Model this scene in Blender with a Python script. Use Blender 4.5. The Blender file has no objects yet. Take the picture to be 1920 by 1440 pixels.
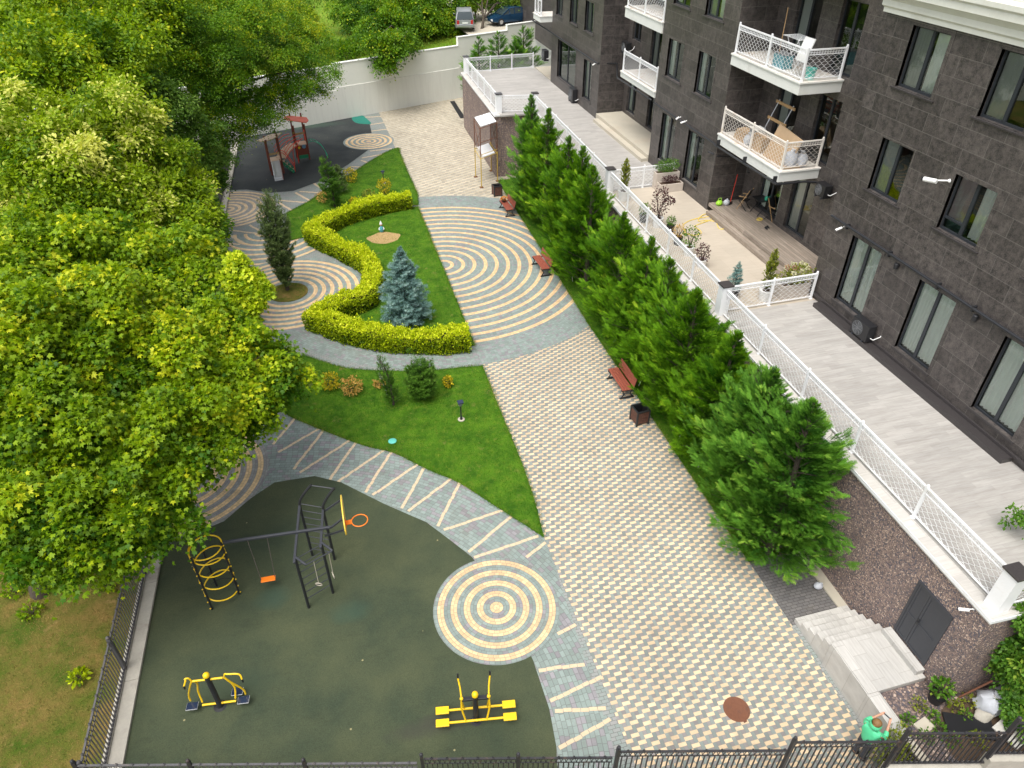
import bpy, bmesh, math, random
import numpy as np
from mathutils import Vector, Matrix

# ------------------------------------------------------------------ camera, world, sun, exposure
SC = bpy.context.scene
COL = SC.collection
H = 18.0                                   # camera height above the courtyard, metres
FPX, CX, CY = 1333.0, 960.0, 720.0         # focal length and centre, in the photo's pixels
PITCH, YAW = math.radians(36.8), math.radians(15.1)
FW = np.array([math.sin(YAW)*math.cos(PITCH), math.cos(YAW)*math.cos(PITCH), -math.sin(PITCH)])
RT = np.array([math.cos(YAW), -math.sin(YAW), 0.0])
UP = np.cross(RT, FW)
cd = bpy.data.cameras.new('camera'); cam = bpy.data.objects.new('camera', cd); COL.objects.link(cam)
cd.sensor_width = 36.0; cd.lens = FPX/1920*36.0; cd.clip_end = 2000.0; cd.clip_start = 0.1
cam.matrix_world = Matrix(((RT[0], UP[0], -FW[0], 0), (RT[1], UP[1], -FW[1], 0), (RT[2], UP[2], -FW[2], H), (0, 0, 0, 1)))
SC.camera = cam
SC.render.engine = 'CYCLES'
SC.cycles.max_bounces = 7; SC.cycles.diffuse_bounces = 3; SC.cycles.glossy_bounces = 3
SC.cycles.transmission_bounces = 3; SC.cycles.transparent_max_bounces = 8
SC.cycles.sample_clamp_indirect = 6.0
try:
    SC.cycles.use_denoising = True
except Exception: pass
SC.view_settings.view_transform = 'Standard'; SC.view_settings.look = 'None'
SC.view_settings.exposure = 0.86; SC.view_settings.gamma = 1.0

SUN_DIR = Vector((-0.32, -0.30, 0.95)).normalized()      # towards the sun, behind thin cloud
w = bpy.data.worlds.new('World'); SC.world = w; w.use_nodes = True
nt = w.node_tree; bg = nt.nodes['Background']
sky = nt.nodes.new('ShaderNodeTexSky'); sky.sky_type = 'NISHITA'; sky.sun_disc = False
sky.sun_elevation = math.asin(SUN_DIR.z); sky.sun_rotation = math.atan2(SUN_DIR.x, SUN_DIR.y)
sky.air_density = 1.0; sky.dust_density = 4.0; sky.ozone_density = 1.0
hs = nt.nodes.new('ShaderNodeHueSaturation'); hs.inputs['Saturation'].default_value = 0.30
nt.links.new(sky.outputs[0], hs.inputs['Color']); nt.links.new(hs.outputs[0], bg.inputs['Color'])
bg.inputs['Strength'].default_value = 0.15
sl = bpy.data.lights.new('sun', 'SUN'); sl.energy = 1.25; sl.angle = math.radians(40); sl.color = (1.0, 0.955, 0.88)
so = bpy.data.objects.new('sun', sl); COL.objects.link(so)
so.rotation_euler = (-SUN_DIR).to_track_quat('-Z', 'Y').to_euler(); so.location = (0, 0, 60)

# ------------------------------------------------------------------ pixel of the photo -> point of the place
def ray(x, y): return FW + RT*(x-CX)/FPX + UP*(CY-y)/FPX
def G(x, y, z=0.0):
    r = ray(x, y); t = (z-H)/r[2]; return Vector((r[0]*t, r[1]*t, z))
def AX(x, y, X):
    r = ray(x, y); t = X/r[0]; return Vector((X, r[1]*t, H+r[2]*t))
def AY(x, y, Y):
    r = ray(x, y); t = Y/r[1]; return Vector((r[0]*t, Y, H+r[2]*t))
def mpp(p):                                 # metres per photo pixel at a point
    return (p.x*FW[0]+p.y*FW[1]+(p.z-H)*FW[2])/FPX
RNG = np.random.default_rng(7); random.seed(11)

# ------------------------------------------------------------------ mesh building
class M:
    def __init__(s): s.v = []; s.f = []; s.m = []
    def quad(s, a, b, c, d, m=0):
        i = len(s.v); s.v += [tuple(a), tuple(b), tuple(c), tuple(d)]; s.f.append((i, i+1, i+2, i+3)); s.m.append(m)
    def poly(s, pts, m=0):
        i = len(s.v); s.v += [tuple(p) for p in pts]; s.f.append(tuple(range(i, i+len(pts)))); s.m.append(m)
    def hexa(s, p, m=0):                    # 8 corners, bottom ring then top ring
        i = len(s.v); s.v += [tuple(q) for q in p]
        for q in ((3, 2, 1, 0), (4, 5, 6, 7), (0, 1, 5, 4), (1, 2, 6, 5), (2, 3, 7, 6), (3, 0, 4, 7)):
            s.f.append(tuple(i+k for k in q)); s.m.append(m)
    def box(s, a, b, m=0):
        x0, x1 = sorted((a[0], b[0])); y0, y1 = sorted((a[1], b[1])); z0, z1 = sorted((a[2], b[2]))
        s.hexa([(x0, y0, z0), (x1, y0, z0), (x1, y1, z0), (x0, y1, z0), (x0, y0, z1), (x1, y0, z1), (x1, y1, z1), (x0, y1, z1)], m)
    def obox(s, c, size, rot=(0, 0, 0), m=0):
        R = Matrix.Rotation(rot[2], 3, 'Z') @ Matrix.Rotation(rot[1], 3, 'Y') @ Matrix.Rotation(rot[0], 3, 'X')
        hx, hy, hz = size[0]/2, size[1]/2, size[2]/2; c = Vector(c)
        s.hexa([c + R @ Vector(q) for q in ((-hx, -hy, -hz), (hx, -hy, -hz), (hx, hy, -hz), (-hx, hy, -hz), (-hx, -hy, hz), (hx, -hy, hz), (hx, hy, hz), (-hx, hy, hz))], m)
    def bar(s, a, b, wd, ht, m=0):          # rectangular bar from a to b, ht measured upwards
        a = Vector(a); b = Vector(b); d = (b-a).normalized()
        u = d.cross(Vector((0, 0, 1))); u = Vector((1, 0, 0)) if u.length < 1e-4 else u.normalized()
        n = u.cross(d).normalized(); u = u*wd/2; n = n*ht/2
        s.hexa([a-u-n, a+u-n, b+u-n, b-u-n, a-u+n, a+u+n, b+u+n, b-u+n], m)
    def tube(s, pts, r, n=6, m=0, closed=False, caps=True):
        pts = [Vector(p) for p in pts]; k = len(pts)
        rr = r if isinstance(r, (list, tuple)) else [r]*k
        i0 = len(s.v); pu = None
        for j, p in enumerate(pts):
            if closed: d = pts[(j+1) % k]-pts[j-1]
            else: d = pts[min(j+1, k-1)]-pts[max(j-1, 0)]
            if d.length < 1e-9: d = Vector((0, 0, 1))
            d.normalize()
            if pu is None:
                pu = d.orthogonal().normalized()
            pu = (pu - d*pu.dot(d)); pu = pu.normalized() if pu.length > 1e-6 else d.orthogonal().normalized()
            q = d.cross(pu)
            for a in range(n):
                t = 2*math.pi*a/n; s.v.append(tuple(p + (pu*math.cos(t)+q*math.sin(t))*rr[j]))
        for j in range(k if closed else k-1):
            A = i0+j*n; B = i0+((j+1) % k)*n
            for a in range(n):
                s.f.append((A+a, A+(a+1) % n, B+(a+1) % n, B+a)); s.m.append(m)
        if caps and not closed:
            s.f.append(tuple(i0+n-1-a for a in range(n))); s.m.append(m)
            s.f.append(tuple(i0+(k-1)*n+a for a in range(n))); s.m.append(m)
    def ring(s, c, R, r, n=28, k=6, m=0, nrm=(0, 0, 1)):
        nrm = Vector(nrm).normalized(); u = nrm.orthogonal().normalized(); q = nrm.cross(u); c = Vector(c)
        s.tube([c+(u*math.cos(2*math.pi*i/n)+q*math.sin(2*math.pi*i/n))*R for i in range(n)], r, k, m, closed=True)
    def lathe(s, prof, c=(0, 0, 0), n=16, m=0):
        i0 = len(s.v)
        for r, z in prof:
            for a in range(n):
                t = 2*math.pi*a/n; s.v.append((c[0]+r*math.cos(t), c[1]+r*math.sin(t), c[2]+z))
        for j in range(len(prof)-1):
            A = i0+j*n; B = A+n
            for a in range(n): s.f.append((A+a, A+(a+1) % n, B+(a+1) % n, B+a)); s.m.append(m)
        s.f.append(tuple(i0+n-1-a for a in range(n))); s.m.append(m)
        s.f.append(tuple(i0+(len(prof)-1)*n+a for a in range(n))); s.m.append(m)
    def prism(s, pts, z0, z1, m=0, ms=None):
        ms = m if ms is None else ms
        area = sum(pts[i][0]*pts[(i+1) % len(pts)][1]-pts[(i+1) % len(pts)][0]*pts[i][1] for i in range(len(pts)))
        if area < 0: pts = pts[::-1]
        n = len(pts); i = len(s.v)
        s.v += [(p[0], p[1], z0) for p in pts]+[(p[0], p[1], z1) for p in pts]
        s.f.append(tuple(i+n+k for k in range(n))); s.m.append(m)
        s.f.append(tuple(i+n-1-k for k in range(n))); s.m.append(m)
        for k in range(n):
            s.f.append((i+k, i+(k+1) % n, i+n+(k+1) % n, i+n+k)); s.m.append(ms)
    def sphere(s, c, r, n=10, k=7, m=0, sc=(1, 1, 1)):
        i0 = len(s.v)
        for j in range(1, k):
            ph = math.pi*j/k
            for a in range(n):
                t = 2*math.pi*a/n
                s.v.append((c[0]+sc[0]*r*math.sin(ph)*math.cos(t), c[1]+sc[1]*r*math.sin(ph)*math.sin(t), c[2]+sc[2]*r*math.cos(ph)))
        top = len(s.v); s.v.append((c[0], c[1], c[2]+sc[2]*r)); bot = len(s.v); s.v.append((c[0], c[1], c[2]-sc[2]*r))
        for j in range(k-2):
            A = i0+j*n; B = A+n
            for a in range(n): s.f.append((A+a, B+a, B+(a+1) % n, A+(a+1) % n)); s.m.append(m)
        for a in range(n):
            s.f.append((top, i0+a, i0+(a+1) % n)); s.m.append(m)
            L = i0+(k-2)*n; s.f.append((bot, L+(a+1) % n, L+a)); s.m.append(m)
    def build(s, name, mats, parent=None, smooth=False, bevel=0.0):
        me = bpy.data.meshes.new(name)
        o = Vector((0, 0, 0))
        pp = parent
        while pp is not None: o = o + pp.location; pp = pp.parent
        me.from_pydata([(x-o.x, y-o.y, z-o.z) for x, y, z in s.v], [], s.f)
        for mt in (mats if isinstance(mats, (list, tuple)) else [mats]): me.materials.append(mt)
        me.polygons.foreach_set('material_index', s.m)
        if smooth: me.polygons.foreach_set('use_smooth', [True]*len(s.f))
        me.update()
        ob = bpy.data.objects.new(name, me); COL.objects.link(ob)
        if parent is not None: ob.parent = parent
        if smooth:
            try: me.set_sharp_from_angle(angle=math.radians(50))
            except Exception: pass
        if bevel:
            b = ob.modifiers.new('bevel', 'BEVEL'); b.width = bevel; b.segments = 2; b.limit_method = 'ANGLE'
        return ob

def tag(o, label=None, cat=None, group=None, kind=None):
    if label: o['label'] = label
    if cat: o['category'] = cat
    if group: o['group'] = group
    if kind: o['kind'] = kind
    return o
def thing(name, label, cat, loc=(0, 0, 0), group=None):
    o = bpy.data.objects.new(name, None); COL.objects.link(o); o.location = loc; o.empty_display_size = 0.2
    return tag(o, label, cat, group)
def kids(o): return [c for c in bpy.data.objects if c.parent == o]
def copy_tree(o, parent=None):
    c = o.copy(); COL.objects.link(c)
    if parent is not None: c.parent = parent
    for ch in kids(o): copy_tree(ch, c)
    return c
def smooth_line(pts, k=6, closed=False):
    pts = [Vector(p) for p in pts]; n = len(pts); out = []
    for i in range(n if closed else n-1):
        p0 = pts[(i-1) % n] if closed else pts[max(i-1, 0)]
        p1 = pts[i]; p2 = pts[(i+1) % n]; p3 = pts[(i+2) % n] if closed else pts[min(i+2, n-1)]
        for j in range(k):
            t = j/k
            out.append(0.5*((2*p1)+(p2-p0)*t+(2*p0-5*p1+4*p2-p3)*t*t+(3*p1-p0-3*p2+p3)*t**3))
    if not closed: out.append(pts[-1])
    return out

# ------------------------------------------------------------------ materials
class NT:
    def __init__(s, name):
        s.mat = bpy.data.materials.new(name); s.mat.use_nodes = True; s.t = s.mat.node_tree
        s.b = s.t.nodes['Principled BSDF']; s.out = s.t.nodes['Material Output']
        s.tc = s.n('ShaderNodeTexCoord')
    def n(s, typ, **kw):
        nd = s.t.nodes.new(typ)
        for k, v in kw.items(): setattr(nd, k, v)
        return nd
    def l(s, a, b): s.t.links.new(a, b)
    def val(s, sock, v):
        if hasattr(v, 'is_output'): s.l(v, sock)
        elif isinstance(v, (tuple, list)): sock.default_value = (*v, 1.0)[:4] if sock.type == 'RGBA' else v
        else: sock.default_value = v
    def math(s, op, a, b=0.0, c=None):
        nd = s.n('ShaderNodeMath', operation=op); s.val(nd.inputs[0], a); s.val(nd.inputs[1], b)
        if c is not None: s.val(nd.inputs[2], c)
        return nd.outputs[0]
    def mix(s, fac, a, b, typ='MIX'):
        nd = s.n('ShaderNodeMix', data_type='RGBA', blend_type=typ); nd.clamp_factor = True
        s.val(nd.inputs[0], fac); s.val(nd.inputs[6], a); s.val(nd.inputs[7], b); return nd.outputs[2]
    def noise(s, scale, detail=3.0, vec=None, rough=0.55, stretch=None):
        nd = s.n('ShaderNodeTexNoise'); nd.inputs['Scale'].default_value = scale; nd.inputs['Detail'].default_value = detail
        nd.inputs['Roughness'].default_value = rough
        v = vec if vec is not None else s.tc.outputs['Object']
        if stretch:
            mp = s.n('ShaderNodeMapping'); mp.inputs['Scale'].default_value = stretch; s.l(v, mp.inputs[0]); v = mp.outputs[0]
        s.l(v, nd.inputs['Vector']); return nd.outputs['Fac']
    def ramp(s, fac, lo, hi):
        nd = s.n('ShaderNodeMapRange'); nd.inputs[1].default_value = lo; nd.inputs[2].default_value = hi; s.l(fac, nd.inputs[0]); return nd.outputs[0]
    def cells(s, scale, vec=None, feat='F1'):
        nd = s.n('ShaderNodeTexVoronoi', feature=feat); nd.inputs['Scale'].default_value = scale
        s.l(vec if vec is not None else s.tc.outputs['Object'], nd.inputs['Vector']); return nd
    def bump(s, h, strength=0.3, dist=0.02):
        nd = s.n('ShaderNodeBump'); nd.inputs['Strength'].default_value = strength; nd.inputs['Distance'].default_value = dist
        s.l(h, nd.inputs['Height']); s.l(nd.outputs[0], s.b.inputs['Normal'])
    def xyz(s, vec=None):
        nd = s.n('ShaderNodeSeparateXYZ'); s.l(vec if vec is not None else s.tc.outputs['Object'], nd.inputs[0]); return nd.outputs
    def comb(s, x, y, z=0.0):
        nd = s.n('ShaderNodeCombineXYZ'); s.val(nd.inputs[0], x); s.val(nd.inputs[1], y); s.val(nd.inputs[2], z); return nd.outputs[0]
    def white(s, vec):
        nd = s.n('ShaderNodeTexWhiteNoise'); s.l(vec, nd.inputs['Vector']); return nd.outputs['Value']
    def done(s, col, rough=0.7, metal=0.0, spec=0.4):
        s.val(s.b.inputs['Base Color'], col); s.val(s.b.inputs['Roughness'], rough); s.b.inputs['Metallic'].default_value = metal
        s.b.inputs['Specular IOR Level'].default_value = spec
        return s.mat

def plain(name, col, rough=0.6, var=0.15, scale=6.0, metal=0.0, spec=0.4, bump=0.0, dirt=None):
    t = NT(name); n1 = t.noise(scale, 4); n2 = t.noise(scale*7, 3)
    f = t.math('MULTIPLY_ADD', n1, var*1.6, 1-var*0.8); f = t.math('MULTIPLY', f, t.math('MULTIPLY_ADD', n2, var, 1-var*0.5))
    c = t.mix(1.0, col, t.comb(f, f, f), 'MULTIPLY')
    if dirt: c = t.mix(t.ramp(t.noise(scale*0.45, 5, rough=0.7), 0.54, 0.72), c, dirt)
    if bump: t.bump(n2, bump, 0.01)
    return t.done(c, rough, metal, spec)

CREAM, GREEN, MAUVE = (0.65, 0.46, 0.26), (0.215, 0.262, 0.240), (0.235, 0.225, 0.235)
def wear(t, c, amt=0.22):                      # slow weathering that every paving shares
    f = t.math('MULTIPLY_ADD', t.noise(0.35, 5, rough=0.65), amt*2, 1-amt); g = t.math('MULTIPLY_ADD', t.noise(35, 2), 0.24, 0.88)
    f = t.math('MULTIPLY', f, g); c = t.mix(1.0, c, t.comb(f, f, f), 'MULTIPLY')
    st = t.ramp(t.noise(0.9, 7, rough=0.78), 0.53, 0.74); return t.mix(t.math('MULTIPLY', st, 0.55), c, (0.17, 0.15, 0.12))
def pinwheel_mat(name, cream, green, mauve, m=0.106):
    t = NT(name); x = t.xyz()
    u = t.math('DIVIDE', x[0], m); v = t.math('DIVIDE', x[1], m)
    i = t.math('FLOOR', u); j = t.math('FLOOR', v)
    k = t.math('FLOORED_MODULO', t.math('ADD', i, t.math('MULTIPLY', j, 3.0)), 5.0)
    isy = t.math('LESS_THAN', k, 1.5); ism = t.math('COMPARE', k, 3.0, 0.5)
    # one random value per brick: shift to the brick's first cell
    oi = t.math('SUBTRACT', i, t.math('COMPARE', k, 1.0, 0.5)); oj = t.math('SUBTRACT', j, t.math('COMPARE', k, 2.0, 0.5))
    r = t.white(t.comb(oi, oj)); r2 = t.white(t.comb(oj, oi, 3.0))
    c = t.mix(ism, t.mix(r2, green, tuple(a*0.8+b*0.2 for a, b in zip(green, mauve))), mauve); c = t.mix(isy, c, cream)
    f = t.math('MULTIPLY_ADD', r, 0.3, 0.85); c = t.mix(1.0, c, t.comb(f, f, f), 'MULTIPLY')
    fu = t.math('ABSOLUTE', t.math('SUBTRACT', t.math('FRACT', u), 0.5)); fv = t.math('ABSOLUTE', t.math('SUBTRACT', t.math('FRACT', v), 0.5))
    inner_u = t.math('MULTIPLY', t.math('GREATER_THAN', fu, 0.46), t.math('SUBTRACT', 1.0, isy))
    inner_v = t.math('MULTIPLY', t.math('GREATER_THAN', fv, 0.455), t.math('ADD', isy, ism))
    c = t.mix(t.math('MULTIPLY', t.math('MAXIMUM', inner_u, inner_v), 0.45), c, (0.13, 0.125, 0.115))
    t.bump(t.noise(60, 2), 0.25, 0.004)
    return t.done(wear(t, c), 0.8)
def ring_mat(name, cx, cy, period, start, width, rmax, base_green=GREEN, cream=CREAM, row=0.10, joint=0.10, rmin=0.0):
    t = NT(name); x = t.xyz()
    dx = t.math('SUBTRACT', x[0], cx); dy = t.math('SUBTRACT', x[1], cy)
    r = t.math('SQRT', t.math('ADD', t.math('MULTIPLY', dx, dx), t.math('MULTIPLY', dy, dy)))
    th = t.math('ARCTAN2', dy, dx)
    rw = t.math('FLOOR', t.math('DIVIDE', r, row)); fr = t.math('FRACT', t.math('DIVIDE', r, row))
    n = t.math('MAXIMUM', t.math('FLOOR', t.math('MULTIPLY', rw, 4.2)), 6.0)
    cu = t.math('MULTIPLY', t.math('ADD', t.math('DIVIDE', th, 2*math.pi), t.math('MULTIPLY', t.math('FLOORED_MODULO', rw, 2.0), 0.013)), n)
    ci = t.math('FLOOR', cu); fc = t.math('FRACT', cu)
    rnd = t.white(t.comb(ci, rw, 1.0)); rnd2 = t.white(t.comb(rw, ci, 5.0))
    rc = t.math('MULTIPLY', t.math('ADD', rw, 0.5), row)
    ph = t.math('FLOORED_MODULO', t.math('SUBTRACT', rc, start), period)
    band = t.math('MULTIPLY', t.math('LESS_THAN', ph, width), t.math('LESS_THAN', rc, rmax))
    band = t.math('MULTIPLY', band, t.math('GREATER_THAN', rc, rmin))
    g = t.mix(t.math('GREATER_THAN', rnd2, 0.80), base_green, MAUVE)
    c = t.mix(band, g, cream)
    f = t.math('MULTIPLY_ADD', rnd, 0.3, 0.85); c = t.mix(1.0, c, t.comb(f, f, f), 'MULTIPLY')
    jt = t.math('MAXIMUM', t.math('LESS_THAN', fr, joint), t.math('LESS_THAN', fc, joint*0.6))
    c = t.mix(t.math('MULTIPLY', jt, 0.65), c, (0.10, 0.10, 0.095))
    t.bump(t.noise(60, 2), 0.25, 0.004)
    return t.done(wear(t, c), 0.8)

MAT = {}
AC_ = G(497, 436)
def mk():
    MAT['white_metal'] = plain('white_painted_metal', (0.80, 0.81, 0.82), 0.35, 0.06, 3, spec=0.5, dirt=(0.66, 0.64, 0.60))
    MAT['rust_white'] = plain('stained_cream_metal', (0.74, 0.70, 0.64), 0.45, 0.12, 5, dirt=(0.55, 0.43, 0.33))
    MAT['white_render'] = plain('cream_render', (0.66, 0.67, 0.60), 0.85, 0.10, 1.2, dirt=(0.58, 0.58, 0.50))
    MAT['slab_render'] = plain('white_slab_render', (0.70, 0.71, 0.67), 0.75, 0.07, 2, dirt=(0.60, 0.60, 0.55))
    MAT['black_metal'] = plain('black_painted_metal', (0.022, 0.023, 0.026), 0.4, 0.2, 8)
    MAT['grey_metal'] = plain('dark_grey_painted_metal', (0.040, 0.043, 0.052), 0.42, 0.15, 8)
    MAT['iron'] = plain('weathered_grey_iron', (0.090, 0.088, 0.092), 0.6, 0.35, 14, dirt=(0.15, 0.12, 0.10))
    MAT['iron_dark'] = plain('dark_cast_iron', (0.028, 0.028, 0.032), 0.5, 0.3, 14, dirt=(0.09, 0.06, 0.045))
    MAT['yellow'] = plain('yellow_enamel', (0.80, 0.52, 0.012), 0.35, 0.08, 5)
    MAT['yellow_old'] = plain('chipped_yellow_paint', (0.50, 0.34, 0.05), 0.6, 0.3, 10, dirt=(0.22, 0.13, 0.07))
    MAT['orange'] = plain('orange_plastic', (0.85, 0.20, 0.015), 0.4, 0.06, 5)
    MAT['red'] = plain('red_enamel', (0.70, 0.055, 0.03), 0.4, 0.12, 6)
    MAT['brown_wood'] = plain('brown_painted_wood', (0.17, 0.045, 0.028), 0.55, 0.3, 12)
    MAT['tan_board'] = plain('tan_painted_board', (0.50, 0.36, 0.24), 0.6, 0.12, 6)
    MAT['orange_board'] = plain('faded_red_board', (0.80, 0.17, 0.10), 0.55, 0.15, 5)
    MAT['green_enamel'] = plain('green_enamel', (0.02, 0.22, 0.11), 0.4, 0.12, 5)
    MAT['mint_enamel'] = plain('mint_green_enamel', (0.05, 0.42, 0.26), 0.4, 0.1, 5)
    MAT['steel'] = plain('brushed_steel', (0.70, 0.71, 0.73), 0.35, 0.08, 9, metal=0.45)
    MAT['alum'] = plain('dull_aluminium', (0.55, 0.56, 0.58), 0.4, 0.1, 9, metal=0.6)
    MAT['rope'] = plain('grey_rope', (0.42, 0.38, 0.31), 0.85, 0.15, 12)
    MAT['chain'] = plain('dull_chain', (0.16, 0.13, 0.12), 0.5, 0.3, 20, metal=0.4)
    MAT['plywood'] = plain('worn_plywood', (0.42, 0.27, 0.13), 0.75, 0.25, 7)
    MAT['card'] = plain('cardboard', (0.47, 0.33, 0.20), 0.85, 0.14, 5)
    MAT['plank'] = plain('grey_plank', (0.52, 0.50, 0.46), 0.75, 0.2, 7)
    MAT['sack'] = plain('white_woven_sack', (0.50, 0.52, 0.56), 0.55, 0.22, 9, bump=0.6)
    MAT['black_plastic'] = plain('black_plastic', (0.018, 0.018, 0.020), 0.35, 0.15, 6)
    MAT['white_plastic'] = plain('white_plastic', (0.80, 0.80, 0.78), 0.35, 0.04, 5)
    MAT['grey_plastic'] = plain('grey_plastic', (0.20, 0.21, 0.22), 0.4, 0.1, 5)
    MAT['teal_plastic'] = plain('teal_plastic', (0.12, 0.52, 0.44), 0.45, 0.1, 6)
    MAT['lime_plastic'] = plain('lime_plastic', (0.35, 0.70, 0.05), 0.4, 0.08, 5)
    MAT['rust'] = plain('rusty_iron', (0.16, 0.065, 0.035), 0.8, 0.35, 12, bump=0.5, dirt=(0.10, 0.05, 0.035))
    MAT['soil'] = plain('brown_soil', (0.085, 0.055, 0.035), 0.95, 0.3, 14, bump=0.6)
    MAT['mulch'] = plain('pale_mulch', (0.40, 0.27, 0.12), 0.95, 0.45, 25, bump=0.8)
    MAT['bark'] = plain('grey_bark', (0.075, 0.060, 0.045), 0.9, 0.35, 14, bump=0.8)
    MAT['pale_bark'] = plain('pale_bark', (0.17, 0.13, 0.09), 0.9, 0.3, 14, bump=0.6)
    MAT['pot_white'] = plain('white_planter', (0.74, 0.74, 0.72), 0.5, 0.06, 5)
    MAT['pot_stone'] = plain('beige_stone_planter', (0.50, 0.44, 0.38), 0.7, 0.14, 6)
    MAT['concrete'] = plain('grey_concrete', (0.40, 0.375, 0.32), 0.85, 0.28, 2.5, bump=0.25, dirt=(0.27, 0.24, 0.20))
    MAT['pale_concrete'] = plain('pale_concrete', (0.46, 0.42, 0.34), 0.85, 0.12, 1.5, dirt=(0.47, 0.40, 0.31))
    MAT['granite'] = plain('dark_granite', (0.045, 0.040, 0.040), 0.35, 0.5, 30, spec=0.5)
    MAT['frame'] = plain('anthracite_frame', (0.028, 0.032, 0.038), 0.4, 0.1, 4)
    MAT['skin'] = plain('skin', (0.55, 0.30, 0.20), 0.55, 0.06, 8)
    MAT['hair'] = plain('light_brown_hair', (0.20, 0.11, 0.04), 0.6, 0.3, 30)
    MAT['coat'] = plain('mint_green_coat', (0.10, 0.60, 0.30), 0.5, 0.12, 7, bump=0.3)
    MAT['trousers'] = plain('dark_trousers', (0.05, 0.055, 0.07), 0.8, 0.15, 8)
    MAT['lens'] = plain('dark_glass', (0.02, 0.03, 0.06), 0.1, 0.05, 5, spec=0.6)
    MAT['brick_red'] = plain('terracotta_render', (0.40, 0.17, 0.11), 0.85, 0.2, 3)
    MAT['hose'] = plain('yellow_hose', (0.72, 0.55, 0.12), 0.5, 0.08, 6)
    MAT['fur'] = plain('tan_fur', (0.28, 0.13, 0.06), 0.9, 0.25, 20)
    MAT['fur_black'] = plain('black_fur', (0.02, 0.018, 0.018), 0.8, 0.2, 20)
    MAT['car_silver'] = plain('silver_car_paint', (0.40, 0.41, 0.44), 0.28, 0.05, 4, metal=0.5)
    MAT['car_blue'] = plain('blue_car_paint', (0.012, 0.05, 0.11), 0.22, 0.08, 4, metal=0.3, spec=0.6)
    MAT['car_dark'] = plain('dark_car_paint', (0.03, 0.025, 0.03), 0.25, 0.08, 4, metal=0.3, spec=0.6)
    MAT['car_glass'] = plain('tinted_car_glass', (0.03, 0.045, 0.05), 0.06, 0.02, 3, spec=0.8)
    MAT['tyre'] = plain('rubber_tyre', (0.02, 0.02, 0.02), 0.85, 0.1, 8)
    MAT['tail'] = plain('red_lens', (0.45, 0.02, 0.02), 0.25, 0.05, 6)
    MAT['clear_lens'] = plain('clear_lens', (0.75, 0.75, 0.72), 0.2, 0.05, 6)
    MAT['board_yellow'] = plain('yellow_backboard', (0.72, 0.50, 0.06), 0.45, 0.12, 6)
    # bench slats: grain along local Y
    t = NT('red_stained_slats'); g = t.noise(10, 4, stretch=(9, 0.8, 9)); t.bump(g, 0.25, 0.005)
    MAT['slat'] = t.done(t.mix(t.ramp(g, 0.3, 0.75), (0.20, 0.045, 0.028), (0.36, 0.11, 0.07)), 0.5)
    t = NT('dark_stained_slats'); g = t.noise(10, 4, stretch=(4, 4, 0.8)); t.bump(g, 0.25, 0.005)
    MAT['bin_slat'] = t.done(t.mix(t.ramp(g, 0.3, 0.75), (0.055, 0.022, 0.016), (0.15, 0.065, 0.045)), 0.55)
    # polished dark stone slabs on the facade (joints on Y/Z, or X/Z on the side faces)
    t = NT('dark_stone_cladding'); x = t.xyz(); geo = t.n('ShaderNodeNewGeometry'); nx = t.xyz(geo.outputs['Normal'])
    side = t.math('GREATER_THAN', t.math('ABSOLUTE', nx[1]), 0.6)
    u = t.math('ADD', t.math('MULTIPLY', x[1], t.math('SUBTRACT', 1.0, side)), t.math('MULTIPLY', x[0], side))
    br = t.n('ShaderNodeTexBrick'); br.offset = 0.37; br.inputs['Scale'].default_value = 1.0
    br.inputs['Brick Width'].default_value = 1.18; br.inputs['Row Height'].default_value = 0.545; br.inputs['Mortar Size'].default_value = 0.0085
    br.inputs['Mortar Smooth'].default_value = 0.0; br.inputs['Bias'].default_value = 0.0
    br.inputs['Color1'].default_value = (0.0, 0, 0, 1); br.inputs['Color2'].default_value = (1, 1, 1, 1); br.inputs['Mortar'].default_value = (0.5, 0.5, 0.5, 1)
    t.l(t.comb(u, x[2]), br.inputs['Vector'])
    sp = t.cells(34); pz = t.noise(4.6, 8, rough=0.80); fine = t.noise(30, 4, rough=0.7)
    c = t.mix(t.ramp(pz, 0.37, 0.64), (0.026, 0.024, 0.025), (0.114, 0.098, 0.090))
    c = t.mix(t.math('MULTIPLY', t.ramp(fine, 0.52, 0.64), 0.65), c, (0.150, 0.128, 0.112))
    c = t.mix(t.math('MULTIPLY', t.ramp(sp.outputs['Distance'], 0.30, 0.05), 0.5), c, (0.02, 0.018, 0.018))
    f = t.math('MULTIPLY_ADD', br.outputs['Color'], 0.42, 0.68); c = t.mix(1.0, c, t.comb(f, f, f), 'MULTIPLY')
    c = t.mix(t.math('MULTIPLY', t.ramp(t.noise(1.5, 6, rough=0.75), 0.54, 0.76), 0.65), c, (0.150, 0.132, 0.120))
    c = t.mix(t.math('MULTIPLY', br.outputs['Fac'], 0.50), c, (0.19, 0.175, 0.16))
    t.bump(t.math('SUBTRACT', fine, br.outputs['Fac']), 0.12, 0.006)
    MAT['stone'] = t.done(c, t.math('MULTIPLY_ADD', pz, 0.3, 0.30), 0, 0.5)
    # stone-chip cladding of the terrace wall
    def chips(name, scale, bright, k=0.5):
        t = NT(name); v = t.cells(scale); e = t.cells(scale, feat='DISTANCE_TO_EDGE')
        cx = t.xyz(v.outputs['Color'])
        c = t.mix(t.ramp(cx[0], 0.0, 1.0), (0.070*bright, 0.053*bright, 0.052*bright), (0.165*bright, 0.120*bright, 0.097*bright))
        c = t.mix(t.math('GREATER_THAN', cx[1], 0.86), c, (0.235*bright, 0.18*bright, 0.145*bright))
        c = t.mix(t.math('GREATER_THAN', cx[2], 0.80), c, (0.045*bright, 0.042*bright, 0.052*bright))
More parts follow.
